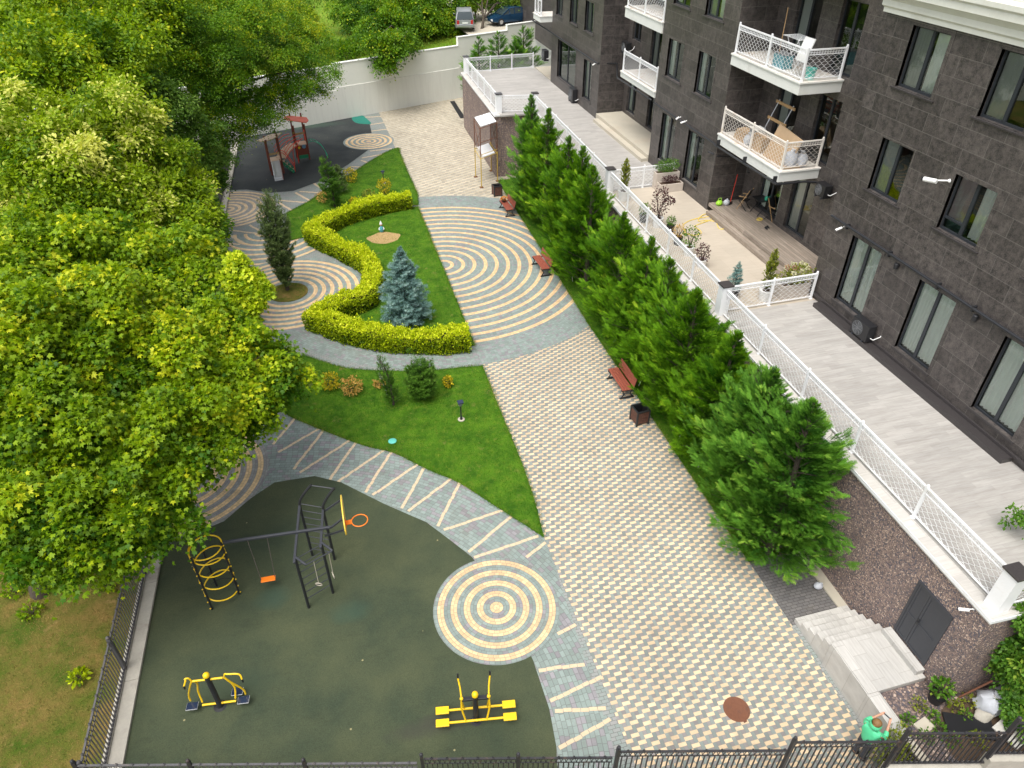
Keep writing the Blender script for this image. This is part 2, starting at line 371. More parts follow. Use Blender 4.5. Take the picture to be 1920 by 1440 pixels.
        c = t.mix(t.math('SUBTRACT', 1.0, t.ramp(e.outputs['Distance'], 0.02, 0.14)), c, (0.040*bright, 0.032*bright, 0.030*bright))
        f = t.math('MULTIPLY_ADD', t.noise(0.9, 4), 0.5, 0.75); c = t.mix(1.0, c, t.comb(f, f, f), 'MULTIPLY')
        t.bump(t.ramp(e.outputs['Distance'], 0.0, 0.35), 0.7*k*2, 0.02)
        return t.done(c, 0.8)
    MAT['chips'] = chips('brown_stone_chips', 27.0, 2.6, 0.35)
    MAT['gravel'] = chips('pinkish_gravel', 15.0, 2.0)
    # terrace tiles
    def planks(name, a, b, w_, l_, ang, jc, jm=0.006, contrast=1.0):
        t = NT(name); mp = t.n('ShaderNodeMapping'); mp.inputs['Rotation'].default_value = (0, 0, ang); t.l(t.tc.outputs['Object'], mp.inputs[0])
        br = t.n('ShaderNodeTexBrick'); br.offset = 0.5; br.inputs['Scale'].default_value = 1.0
        br.inputs['Brick Width'].default_value = l_; br.inputs['Row Height'].default_value = w_; br.inputs['Mortar Size'].default_value = jm
        br.inputs['Color1'].default_value = (0, 0, 0, 1); br.inputs['Color2'].default_value = (1, 1, 1, 1); br.inputs['Mortar'].default_value = (.5, .5, .5, 1)
        t.l(mp.outputs[0], br.inputs['Vector'])
        wood = t.noise(3.0, 6, mp.outputs[0], 0.65, stretch=(0.55, 6.0, 1)); big = t.noise(0.5, 4)
        c = t.mix(t.ramp(wood, 0.28, 0.74), a, b)
        f = t.math('MULTIPLY', t.math('MULTIPLY_ADD', br.outputs['Color'], 0.16*contrast, 1-0.08*contrast), t.math('MULTIPLY_ADD', big, 0.3, 0.85))
        c = t.mix(1.0, c, t.comb(f, f, f), 'MULTIPLY'); c = t.mix(t.math('MULTIPLY', br.outputs['Fac'], 0.6), c, jc)
        t.bump(t.math('SUBTRACT', wood, br.outputs['Fac']), 0.15, 0.004)
        return t.done(c, 0.55)
    MAT['terrace_tile'] = planks('white_wood_look_tiles', (0.315, 0.295, 0.27), (0.44, 0.425, 0.40), 0.20, 0.9, 0.0, (0.30, 0.28, 0.26), 0.004)
    MAT['coping_tile'] = planks('pale_coping_tiles', (0.44, 0.42, 0.385), (0.56, 0.54, 0.505), 0.6, 0.6, 0.0, (0.36, 0.33, 0.3), 0.006, 0.8)
    MAT['stair_tile'] = planks('pale_stair_tiles', (0.38, 0.365, 0.34), (0.53, 0.52, 0.49), 0.42, 0.72, math.radians(90), (0.26, 0.24, 0.21), 0.006)
    MAT['deck'] = planks('weathered_grey_decking', (0.22, 0.175, 0.135), (0.38, 0.325, 0.27), 0.14, 3.2, math.radians(90), (0.09, 0.075, 0.06), 0.008, 2.2)
    MAT['beige_tile'] = planks('beige_terrace_slabs', (0.43, 0.37, 0.295), (0.50, 0.445, 0.365), 1.2, 1.2, 0.0, (0.33, 0.27, 0.2), 0.004, 0.6)
    # paving
    MAT['pinwheel'] = pinwheel_mat('cream_and_green_pinwheel_pavers', (0.61, 0.465, 0.300), (0.205, 0.238, 0.218), (0.225, 0.212, 0.205))
    MAT['pinwheel_far'] = pinwheel_mat('cream_and_sand_pinwheel_pavers', (0.50, 0.43, 0.315), (0.37, 0.34, 0.275), (0.34, 0.31, 0.25), 0.17)
    t = NT('green_grey_pavers'); br = t.n('ShaderNodeTexBrick'); br.offset = 0.5; br.inputs['Scale'].default_value = 1.0
    br.inputs['Brick Width'].default_value = 0.2; br.inputs['Row Height'].default_value = 0.1; br.inputs['Mortar Size'].default_value = 0.006
    br.inputs['Color1'].default_value = (*GREEN, 1); br.inputs['Color2'].default_value = (0.275, 0.275, 0.265, 1); br.inputs['Mortar'].default_value = (0.11, 0.115, 0.105, 1)
    t.l(t.tc.outputs['Object'], br.inputs['Vector']); MAT['green_pavers'] = t.done(wear(t, br.outputs['Color']), 0.8)
    t = NT('dark_grey_pavers'); br = t.n('ShaderNodeTexBrick'); br.inputs['Scale'].default_value = 1.0
    br.inputs['Brick Width'].default_value = 0.2; br.inputs['Row Height'].default_value = 0.1; br.inputs['Mortar Size'].default_value = 0.007
    br.inputs['Color1'].default_value = (0.12, 0.115, 0.115, 1); br.inputs['Color2'].default_value = (0.17, 0.16, 0.155, 1); br.inputs['Mortar'].default_value = (0.06, 0.055, 0.05, 1)
    t.l(t.tc.outputs['Object'], br.inputs['Vector']); MAT['dark_pavers'] = t.done(wear(t, br.outputs['Color']), 0.85)
    MAT['cream_paver'] = plain('cream_pavers', (0.58, 0.45, 0.30), 0.8, 0.2, 9)
    MAT['path_polar'] = ring_mat('green_grey_curved_pavers', -5.4, 9.4, 50.0, 45.0, 0.1, 1.0, row=0.13, joint=0.12)
    MAT['big_rings'] = ring_mat('large_mosaic_circle', 5.44, 34.63, 0.61, 0.405, 0.205, 8.0, cream=(0.66, 0.45, 0.245), row=0.1017, joint=0.08)
    MAT['tree_rings'] = ring_mat('tree_mosaic_circle', -2.72, 33.7, 0.42, 1.28, 0.17, 3.75, row=0.105, joint=0.06, rmin=1.2)
    MAT['arc_rings'] = ring_mat('outer_mosaic_arcs', AC_.x, AC_.y, 0.60, 0.40, 0.2, 4.3, row=0.10, joint=0.06)
    MAT['near_rings'] = ring_mat('small_near_mosaic_circle', 2.93, 12.62, 0.40, -0.02, 0.195, 1.79, row=0.0975, joint=0.12)
    MAT['far_rings'] = ring_mat('small_far_mosaic_circle', 3.72, 56.5, 0.40, -0.02, 0.2, 1.95, row=0.10, joint=0.06)
    MAT['half_rings_a'] = ring_mat('near_half_circle_mosaic', -6.62, 20.9, 0.40, 0.17, 0.205, 2.95, (0.25, 0.25, 0.24), (0.64, 0.46, 0.25), row=0.10, joint=0.10)
    MAT['half_rings_b'] = ring_mat('far_half_circle_mosaic', -6.2, 45.6, 0.42, 0.20, 0.2, 2.9, (0.27, 0.26, 0.235), (0.60, 0.45, 0.28), row=0.10, joint=0.05)
    # rubber safety surfaces
    def rubber(name, a, b, patch=None):
        t = NT(name); c = t.mix(t.ramp(t.noise(0.42, 5, rough=0.6), 0.34, 0.68), a, b)
        gr = t.noise(38, 4, rough=0.8); f = t.math('MULTIPLY_ADD', gr, 1.5, 0.25); c = t.mix(1.0, c, t.comb(f, f, f), 'MULTIPLY')
        sm = t.noise(1.1, 4, rough=0.7, stretch=(0.5, 1.6, 1)); c = t.mix(t.math('MULTIPLY', t.ramp(sm, 0.58, 0.78), 0.35), c, tuple(q*0.45 for q in a))
        x = t.xyz()
        for px_, py_, rx, ry, pc, am in (patch or []):
            q = t.math('ADD', t.math('POWER', t.math('DIVIDE', t.math('SUBTRACT', x[0], px_), rx), 2.0), t.math('POWER', t.math('DIVIDE', t.math('SUBTRACT', x[1], py_), ry), 2.0))
            q = t.math('ADD', q, t.math('MULTIPLY_ADD', t.noise(2.5, 4), 1.2, -0.6))
            c = t.mix(t.math('MULTIPLY', t.ramp(q, 1.3, 0.0), am), c, pc)
        lf = t.cells(1.25); c = t.mix(t.math('MULTIPLY', t.math('LESS_THAN', lf.outputs['Distance'], 0.034), 0.8), c, (0.30, 0.27, 0.14))
        t.bump(gr, 0.35, 0.01); return t.done(c, 0.85, 0, 0.25)
    MAT['rubber_green'] = rubber('dark_green_rubber', (0.036, 0.050, 0.029), (0.069, 0.080, 0.040),
        [(-3.5, 14.7, 0.55, 0.45, (0.028, 0.066, 0.050), 0.45), (-1.3, 13.6, 0.6, 0.4, (0.032, 0.070, 0.050), 0.45), (0.9, 9.6, 1.6, 0.3, (0.045, 0.045, 0.035), 0.7), (-4.5, 12.0, 1.2, 0.5, (0.035, 0.055, 0.035), 0.5)])
    MAT['rubber_black'] = rubber('charcoal_rubber', (0.026, 0.031, 0.034), (0.052, 0.058, 0.055),
        [(-2.0, 61.8, 4.0, 0.9, (0.06, 0.105, 0.075), 0.7), (-3.0, 51.0, 2.5, 1.5, (0.035, 0.035, 0.04), 0.6)])
    MAT['rubber_teal'] = rubber('teal_rubber', (0.02, 0.17, 0.13), (0.03, 0.21, 0.16))
    # grass
    def turf(name, cols, s1=1.2):
        t = NT(name); c = t.mix(t.ramp(t.noise(s1, 5, rough=0.65), 0.35, 0.66), cols[0], cols[1])
        c = t.mix(t.math('MULTIPLY', t.ramp(t.noise(s1*3.1, 4, rough=0.7), 0.50, 0.72), 0.8), c, cols[2])
        fn = t.noise(30, 5, rough=0.85); f = t.math('MULTIPLY_ADD', fn, 2.2, -0.1); c = t.mix(1.0, c, t.comb(f, f, f), 'MULTIPLY')
        if len(cols) > 3: c = t.mix(t.math('MULTIPLY', t.ramp(t.noise(s1*0.8, 5, rough=0.75), 0.60, 0.74), 0.8), c, cols[3])
        t.bump(fn, 0.8, 0.03); return t.done(c, 0.9, 0, 0.15)
    MAT['lawn'] = turf('green_lawn_turf', [(0.030, 0.095, 0.005), (0.082, 0.185, 0.010), (0.120, 0.180, 0.016), (0.22, 0.19, 0.06)], 1.5)
    MAT['dry'] = turf('dry_meadow_turf', [(0.055, 0.095, 0.008), (0.200, 0.135, 0.040), (0.095, 0.115, 0.014), (0.32, 0.20, 0.085)], 0.8)
    MAT['meadow'] = turf('bright_meadow_turf', [(0.10, 0.20, 0.012), (0.17, 0.26, 0.020), (0.16, 0.17, 0.03)], 0.25)
    # glass and what stands behind it
    t = NT('reflective_window_glass'); fr = t.n('ShaderNodeFresnel'); fr.inputs['IOR'].default_value = 2.0
    gl = t.n('ShaderNodeBsdfGlossy'); gl.inputs['Roughness'].default_value = 0.015; gl.inputs['Color'].default_value = (0.93, 1.0, 0.96, 1)
    tr = t.n('ShaderNodeBsdfTransparent'); tr.inputs['Color'].default_value = (0.96, 1.0, 0.97, 1)
    mx = t.n('ShaderNodeMixShader'); t.l(fr.outputs[0], mx.inputs[0]); t.l(tr.outputs[0], mx.inputs[1]); t.l(gl.outputs[0], mx.inputs[2]); t.l(mx.outputs[0], t.out.inputs['Surface'])
    MAT['glass'] = t.mat
    MAT['curtain'] = plain('white_sheer_curtain', (0.92, 0.94, 0.91), 0.9, 0.08, 4)
    MAT['curtain_grey'] = plain('grey_blind', (0.46, 0.47, 0.46), 0.9, 0.1, 4)
    MAT['curtain_mauve'] = plain('mauve_blind', (0.44, 0.35, 0.37), 0.9, 0.1, 4)
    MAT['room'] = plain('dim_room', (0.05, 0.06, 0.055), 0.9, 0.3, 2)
mk()
def foliage(name, dark, light, trans=0.35, rough=0.5, gloss=0.25, extra=None, back=None):
    t = NT(name); at = t.n('ShaderNodeAttribute', attribute_name='tint'); f = at.outputs['Fac']
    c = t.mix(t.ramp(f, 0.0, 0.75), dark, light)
    if extra: c = t.mix(t.ramp(f, 0.78, 1.0), c, extra)
    t.val(t.b.inputs['Base Color'], c); t.b.inputs['Roughness'].default_value = rough; t.b.inputs['Specular IOR Level'].default_value = gloss
    tl = t.n('ShaderNodeBsdfTranslucent'); g = t.n('ShaderNodeMix', data_type='RGBA', blend_type='MULTIPLY'); g.inputs[0].default_value = 1.0
    t.l(c, g.inputs[6]); g.inputs[7].default_value = (1.25, 1.25, 0.55, 1); t.l(g.outputs[2], tl.inputs['Color'])
    mx = t.n('ShaderNodeMixShader'); mx.inputs[0].default_value = trans
    t.l(t.b.outputs[0], mx.inputs[1]); t.l(tl.outputs[0], mx.inputs[2]); t.l(mx.outputs[0], t.out.inputs['Surface'])
    return t.mat
LEAF = {
    'maple': foliage('maple_leaves', (0.050, 0.145, 0.005), (0.268, 0.400, 0.006), 0.38, extra=(0.60, 0.63, 0.02)),
    'maple_pale': foliage('pale_tipped_maple_leaves', (0.060, 0.155, 0.005), (0.310, 0.425, 0.008), 0.38, extra=(0.68, 0.69, 0.17)),
    'gold': foliage('yellow_maple_leaves', (0.15, 0.27, 0.008), (0.44, 0.56, 0.014), 0.38, extra=(0.66, 0.70, 0.03)),
    'elm': foliage('elm_leaves', (0.028, 0.100, 0.005), (0.150, 0.295, 0.007), 0.34, extra=(0.40, 0.45, 0.01)),
    'feather': foliage('feathery_leaves', (0.035, 0.110, 0.010), (0.125, 0.235, 0.025), 0.3, extra=(0.2, 0.3, 0.05)),
    'linden': foliage('linden_leaves', (0.028, 0.095, 0.010), (0.145, 0.250, 0.016), 0.32, extra=(0.30, 0.36, 0.06)),
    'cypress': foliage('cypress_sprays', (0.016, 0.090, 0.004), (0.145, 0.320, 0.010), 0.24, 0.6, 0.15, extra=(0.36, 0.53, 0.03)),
    'cypress_blue': foliage('blue_green_cypress_sprays', (0.018, 0.092, 0.010), (0.145, 0.335, 0.034), 0.24, 0.6, 0.15, extra=(0.36, 0.55, 0.075)),
    'spruce': foliage('blue_spruce_needles', (0.065, 0.145, 0.130), (0.220, 0.370, 0.350), 0.12, 0.6, 0.2, extra=(0.40, 0.56, 0.53)),
    'pine': foliage('pine_needles', (0.045, 0.090, 0.022), (0.165, 0.235, 0.075), 0.15, 0.6, 0.2, extra=(0.2, 0.25, 0.09)),
    'pine_green': foliage('green_pine_needles', (0.025, 0.085, 0.008), (0.100, 0.220, 0.020), 0.15, 0.6, 0.2, extra=(0.18, 0.3, 0.05)),
    'privet': foliage('golden_privet_leaves', (0.060, 0.130, 0.003), (0.54, 0.64, 0.008), 0.3, extra=(0.82, 0.84, 0.05)),
    'gold_shrub': foliage('golden_shrub_leaves', (0.18, 0.20, 0.01), (0.66, 0.52, 0.02), 0.3, extra=(0.78, 0.48, 0.06)),
    'peach_shrub': foliage('peach_shrub_leaves', (0.28, 0.19, 0.03), (0.72, 0.44, 0.13), 0.3, extra=(0.80, 0.52, 0.20)),
    'purple': foliage('purple_leaves', (0.022, 0.010, 0.012), (0.100, 0.032, 0.038), 0.2),
    'box': foliage('box_leaves', (0.035, 0.115, 0.010), (0.130, 0.270, 0.025), 0.3, extra=(0.3, 0.42, 0.05)),
    'olive': foliage('yellow_green_leaves', (0.085, 0.125, 0.010), (0.30, 0.34, 0.04), 0.3, extra=(0.42, 0.36, 0.06)),
    'flower': foliage('cream_hydrangea_petals', (0.60, 0.58, 0.36), (0.80, 0.78, 0.62), 0.3),
    'pink': foliage('dusty_pink_petals', (0.35, 0.17, 0.12), (0.48, 0.28, 0.20), 0.3),
    'orange_fl': foliage('orange_petals', (0.62, 0.20, 0.01), (0.80, 0.36, 0.02), 0.3),
    'grass': foliage('grass_blades', (0.020, 0.095, 0.003), (0.105, 0.270, 0.006), 0.25, 0.7, 0.1, extra=(0.36, 0.31, 0.09)),
    'dry_grass': foliage('dry_grass_blades', (0.045, 0.100, 0.008), (0.36, 0.235, 0.095), 0.25, 0.7, 0.1),
}

# ------------------------------------------------------------------ foliage geometry (numpy, one mesh per crown)
def _tmpl(kind):
    if kind == 'maple':                     # five-lobed leaf, base at the origin, along +u
        v = [(0, 0, 0)]; angs = [-105, -52, 0, 52, 105]; ln = [0.50, 0.78, 1.0, 0.78, 0.50]
        nt_ = [-140, -80, -26, 26, 80, 140]; nl = [0.16, 0.40, 0.46, 0.46, 0.40, 0.16]
        for a, L in zip(nt_, nl): v.append((0.32+L*math.cos(math.radians(a)), L*math.sin(math.radians(a)), 0.03))
        for a, L in zip(angs, ln): v.append((0.32+L*0.95*math.cos(math.radians(a)), L*0.95*math.sin(math.radians(a)), -0.10*L))
        v[0] = (0.25, 0, 0.05)
        f = [(0, 1+i, 7+i, 2+i) for i in range(5)]
        return np.array(v, float), f
    if kind == 'leaf':                      # folded pointed leaf
        return np.array([(0, 0, 0), (0.45, -0.30, 0.07), (1, 0, -0.05), (0.45, 0.30, 0.07)], float), [(0, 1, 2), (0, 2, 3)]
    if kind == 'round':
        return np.array([(0, 0, 0), (0.35, -0.38, 0.06), (0.95, -0.1, -0.03), (0.95, 0.1, -0.03), (0.35, 0.38, 0.06)], float), [(0, 1, 2, 3), (0, 3, 4)]
    if kind == 'frond':                     # flat feathery spray
        v, f = [(0, -0.03, 0), (0, 0.03, 0), (1, 0, 0.02)], [(0, 1, 2)]
        for k in range(5):
            u = 0.10+0.17*k; L = 0.46*(1-0.62*k/5)
            for s in (-1, 1):
                i = len(v); a = math.radians(34+4*k)
                v += [(u, 0, 0), (u+0.11, 0, 0), (u+L*math.cos(a)+.03, s*L*math.sin(a), -0.05+0.05*(k % 2))]; f.append((i, i+1, i+2))
        return np.array(v, float), f
    if kind == 'needles':
        v, f = [], []
        for k in range(7):
            a = 2*math.pi*k/7; r = 0.55
            d = np.array((0.75, r*math.cos(a), r*math.sin(a))); q = np.array((0, -math.sin(a), math.cos(a)))*0.055
            i = len(v); v += [tuple(-q), tuple(q), tuple(d)]; f.append((i, i+1, i+2))
        return np.array(v, float), f
    if kind == 'blade':
        return np.array([(0, -0.06, 0), (0, 0.06, 0), (1, 0, 0)], float), [(0, 1, 2)]
TM = {k: _tmpl(k) for k in ('maple', 'leaf', 'round', 'frond', 'needles', 'blade')}
def unit(a): return a/np.maximum(np.linalg.norm(a, axis=-1, keepdims=True), 1e-9)
def leaves(name, kind, P, A, N, size, tint, mat, parent=None):
    """P positions, A leaf axes, N leaf normals, size lengths, tint 0..1 per leaf."""
    P = np.asarray(P, float); A = unit(np.asarray(A, float)); N = np.asarray(N, float)
    N = unit(N - A*np.sum(A*N, 1, keepdims=True)); S = np.cross(N, A)
    V, F = TM[kind]; n, k = len(P), len(V); sz = np.asarray(size, float).reshape(-1, 1, 1)
    if parent is not None:
        o = Vector((0, 0, 0)); pp = parent
        while pp is not None: o = o + pp.location; pp = pp.parent
        P = P - np.array(o)
    W = P[:, None, :] + sz*(V[None, :, 0:1]*A[:, None, :] + V[None, :, 1:2]*S[:, None, :] + V[None, :, 2:3]*N[:, None, :])
    me = bpy.data.meshes.new(name); me.vertices.add(n*k); me.vertices.foreach_set('co', W.reshape(-1).astype(np.float32))
    flat = np.concatenate([np.array(f) for f in F]); lens = np.array([len(f) for f in F])
    idx = (flat[None, :] + (np.arange(n)*k)[:, None]).reshape(-1)
    me.loops.add(len(idx)); me.loops.foreach_set('vertex_index', idx.astype(np.int32))
    tot = np.tile(lens, n); me.polygons.add(len(tot))
    me.polygons.foreach_set('loop_start', (np.cumsum(tot)-tot).astype(np.int32))
    me.update(calc_edges=True)
    at = me.attributes.new('tint', 'FLOAT', 'POINT'); at.data.foreach_set('value', np.repeat(np.clip(tint, 0, 1), k).astype(np.float32))
    me.materials.append(mat); ob = bpy.data.objects.new(name, me); COL.objects.link(ob)
    if parent is not None: ob.parent = parent
    return ob
def rdir(n): return unit(RNG.normal(size=(n, 3)))
def crown_data(lobes, clump_r, per, density, droop=0.35, flat=0.45, tint=(0.47, 0.16, 0.15), low=-0.55):
    """lobes: rows of (x, y, z, r, tint shift). Clumps of leaves in the outer shell of every lobe."""
    Ps, As, Ns, Ts = [], [], [], []
    L = np.array([l[:4] for l in lobes], float)
    for li, lb in enumerate(lobes):
        c = np.array(lb[:3]); r = lb[3]; sh = lb[4] if len(lb) > 4 else 0.0
        nc = max(6, int(density*4*math.pi*r*r/(clump_r*clump_r*1.25)))
        d = rdir(nc); d = d[(d[:, 2] > low) & ((d[:, 2] > -.1) | (RNG.random(len(d)) < .5))]
        rad = r*(0.55+0.50*RNG.random(len(d))**0.6)*(1+0.16*np.sin(5*d[:, 0]+li)*np.cos(4*d[:, 1]+2*li))
        pc = c+d*rad[:, None]*np.array([1, 1, 0.86])
        dist = np.linalg.norm(pc[:, None, :]-L[None, :, :3], axis=2)/L[None, :, 3]; dist[:, li] = 9
        keep = dist.min(1) > 0.62; pc, d = pc[keep], d[keep]
        if not len(pc): continue
        nn = unit(d*0.75+np.array([0, 0, 0.75])+0.25*RNG.normal(size=d.shape)); m = len(pc)
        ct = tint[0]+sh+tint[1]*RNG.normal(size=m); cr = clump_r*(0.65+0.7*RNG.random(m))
        off = RNG.normal(size=(m, per, 3))*cr[:, None, None]*0.55
        along = np.sum(off*nn[:, None, :], 2, keepdims=True); off = off-along*nn[:, None, :]*(1-flat)
        q = np.linalg.norm(off, axis=2, keepdims=True)/cr[:, None, None]
        P = pc[:, None, :]+off; P[:, :, 2:3] -= droop*q*q*cr[:, None, None]*0.8
        out = unit(off+d[:, None, :]*cr[:, None, None]*0.5)
        A = out+0.45*RNG.normal(size=off.shape)+np.array([0, 0, -0.35])
        N = nn[:, None, :]+0.55*out*q+0.42*RNG.normal(size=off.shape)
        T = np.broadcast_to(ct[:, None], (m, per))+tint[2]*RNG.normal(size=(m, per))
        Ps.append(P.reshape(-1, 3)); As.append(A.reshape(-1, 3)); Ns.append(N.reshape(-1, 3)); Ts.append(T.reshape(-1))
    return np.concatenate(Ps), np.concatenate(As), np.concatenate(Ns), np.concatenate(Ts)
def sublobes(lobes, k=17):
    out = []
    for x, y, z, r, *sh in lobes:
        sh = sh[0] if sh else 0.0; out.append((x, y, z-.1*r, r*.56, sh-.22)); i = np.arange(k)+.5; el = np.arcsin(np.clip(1-1.66*i/k, -1, 1)); az = i*2.39996+RNG.random()*6  # core lobe leaves tinted darker, painting shade into the gaps between clumps
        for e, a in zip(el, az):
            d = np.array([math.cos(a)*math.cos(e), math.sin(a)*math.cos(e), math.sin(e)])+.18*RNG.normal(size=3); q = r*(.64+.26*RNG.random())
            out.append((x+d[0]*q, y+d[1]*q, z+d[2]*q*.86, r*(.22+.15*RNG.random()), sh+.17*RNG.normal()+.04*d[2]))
    return out
def limbs(m, base, lobes, r0, top=0.62, seed=1):
    rg = random.Random(seed); base = Vector(base); cz = sum(l[2] for l in lobes)/len(lobes)
    cx = sum(l[0] for l in lobes)/len(lobes); cy = sum(l[1] for l in lobes)/len(lobes)
    zt = base.z+(cz-base.z)*top; fork = Vector((base.x+(cx-base.x)*0.25, base.y+(cy-base.y)*0.25, zt))
    mid = base.lerp(fork, 0.5)+Vector((rg.uniform(-.15, .15), rg.uniform(-.15, .15), 0))
    m.tube([base-Vector((0, 0, .2)), base+Vector((0, 0, .25)), mid, fork], [r0*1.35, r0, r0*0.85, r0*0.72], 9)
    for l in lobes:
        e = Vector(l[:3]); d = e-fork
        j1 = fork+d*0.35+Vector((rg.uniform(-.3, .3), rg.uniform(-.3, .3), 0.12*d.length)); j2 = fork+d*0.7+Vector((rg.uniform(-.3, .3), rg.uniform(-.3, .3), 0.08*d.length))
        rr = r0*0.42*min(1, l[3]/1.5+.3)
        m.tube([fork-Vector((0, 0, .3)), j1, j2, e], [rr, rr*.75, rr*.5, rr*.2], 6)
        for k in range(3):
            dd = Vector((rg.gauss(0, 1), rg.gauss(0, 1), rg.uniform(0.0, 1))).normalized()
            m.tube([j2, j2.lerp(e, .5)+dd*l[3]*.4, e+dd*l[3]*0.85], [rr*.3, rr*.2, rr*.06], 5)
def lobes_px(rows):
    out = []
    for px, py, Y, rp, *sh in rows:
        p = AY(px, py, Y); out.append((p.x, p.y, p.z, rp*mpp(p), sh[0] if sh else 0.0))
    return out
def tree(name, label, base, lobes, leafkind, size, mats, clump, per, dens, r0, group=None, bark='bark', droop=0.35, flat=0.45, low=-0.55, top=0.62, cat='tree'):
    t = thing(name, label, cat, base, group)
    m = M(); limbs(m, base, lobes, r0, top, seed=int(abs(base[0]*13+base[1]*7))); m.build('trunk', MAT[bark], t, smooth=True)
    P, A, N, T = crown_data(sublobes(lobes), clump*.64, int(per*.62), dens, droop, flat, low=low)
    size *= .78
    leaves('crown', leafkind, P, A, N, size*(0.7+0.6*RNG.random(len(P))), T, LEAF[mats], t)
    return t
def conifer(name, label, base, h, rmax, mats, group=None, nb=190, per=20, kind='frond', fs=0.30, up=0.55, prof=None, lean=(0, 0), wide=(1, 1), t0=0.02, cat='tree', tip=1.0, var=0.46, plume=0.30, loose=0.30, xmax=None):
    """branches all round a stem; every branch is a plume of sprays."""
    t = thing(name, label, cat, base, group); bx, by, bz = base
    prof = prof or (lambda s: (1-s)**0.80*(0.55+0.45*min(1, s*6)))
    m = M(); m.tube([(bx, by, bz-.15), (bx, by, bz+h*.4), (bx+lean[0]*.5, by+lean[1]*.5, bz+h*.75), (bx+lean[0], by+lean[1], bz+h*.97)], [0.022*h, 0.017*h, 0.009*h, 0.003*h], 7)
    s = (t0+(1-t0)*(np.arange(nb)+RNG.random(nb))/nb)**1.12; s = np.clip(s, t0, .985)
    az = np.arange(nb)*2.39996+RNG.normal(size=nb)*0.35
    Rb = rmax*prof2(prof, s)*(1-var*.6+var*RNG.random(nb)); e = up+0.5*s**3+0.16*RNG.normal(size=nb)
    D = np.stack([np.cos(az)*np.cos(e)*wide[0], np.sin(az)*np.cos(e)*wide[1], np.sin(e)], 1)
    O = np.stack([bx+lean[0]*s, by+lean[1]*s, bz+h*s*0.97], 1)
    Lb = np.maximum(Rb/np.maximum(np.cos(e), .35), 0.10*h*0.3)
    if xmax: Lb = np.minimum(Lb, np.where(D[:, 0] > .25, .85*Rb, 1.3*Rb)+.12); Lb = np.where(D[:, 0] > .05, np.minimum(Lb, np.maximum((xmax-O[:, 0])/np.maximum(D[:, 0], .05), .12)), Lb)
    for i in range(0, nb, 3):
        p = Vector(O[i]); q = p+Vector(D[i])*Lb[i]*.8; m.tube([p, q], [0.0045*h, 0.0012*h], 4, caps=False)
    m.build('trunk', MAT['bark'], t, smooth=True)
    u = 0.22+0.80*RNG.random((nb, per))**0.75
    side = unit(np.cross(D, np.array([0, 0, 1.0])))
    spread = (plume*Lb[:, None]*(1.08-0.95*u)+0.025)
    sd = np.clip(RNG.normal(size=u.shape), -1.8, 1.8)
    P = O[:, None, :]+D[:, None, :]*(Lb[:, None]*u)[:, :, None]+side[:, None, :]*(spread*sd*0.8)[:, :, None]
    P[:, :, 2] += 0.30*spread*RNG.normal(size=u.shape)
    A = D[:, None, :]+0.28*side[:, None, :]*np.sign(sd)[:, :, None]+loose*RNG.normal(size=P.shape)+np.array([0, 0, .12])
    N = np.array([0, 0, 1.0])+0.35*RNG.normal(size=P.shape)+D[:, None, :]*0.2
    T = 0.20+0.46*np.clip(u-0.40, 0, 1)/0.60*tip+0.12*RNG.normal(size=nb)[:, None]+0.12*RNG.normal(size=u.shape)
    n = P.shape[0]*P.shape[1]
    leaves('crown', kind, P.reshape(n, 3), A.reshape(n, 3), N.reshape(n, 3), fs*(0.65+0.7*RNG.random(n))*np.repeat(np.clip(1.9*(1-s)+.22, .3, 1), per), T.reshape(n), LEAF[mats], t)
    return t
def prof2(f, s): return np.array([f(float(q)) for q in s])
def bush_leaves(parent, c, rx, ry, rz, n, size, mats, kind='leaf', name='foliage', tint=(0.42, 0.2), shell=0.5, upb=0.35):
    d = rdir(n); r = shell+(1-shell)*RNG.random(n)**.7; bump_ = 1+0.20*np.sin(6*d[:, 0]+3*d[:, 2]+rx*20)*np.cos(7*d[:, 1]+ry*9)
    P = np.array(c)+d*(r*bump_)[:, None]*np.array([rx, ry, rz]); A = d+0.5*RNG.normal(size=d.shape)+np.array([0, 0, upb]); N = d+0.5*RNG.normal(size=d.shape)+np.array([0, 0, .5])
    T = tint[0]+tint[1]*RNG.normal(size=n)+0.12*np.sin(9*d[:, 0]+5*d[:, 1])
    return leaves(name, kind, P, A, N, size*(0.7+0.6*RNG.random(n)), T, LEAF[mats], parent)
def shrub(name, label, loc, r, h, n, size, mats, kind='leaf', group=None, cat='shrub', tint=(0.45, 0.22)):
    t = thing(name, label, cat, loc, group); m = M(); x, y, z = loc
    for k in range(7):
        a = k*2.4; m.tube([(x, y, z-.03), (x+math.cos(a)*r*.3, y+math.sin(a)*r*.3, z+h*.45), (x+math.cos(a)*r*.7, y+math.sin(a)*r*.7, z+h*.8)], [.012, .009, .004], 4)
    m.build('stems', MAT['bark'], t); bush_leaves(t, (x, y, z+h*.52), r, r, h*.5, n, size, mats, kind, tint=tint)
    return t

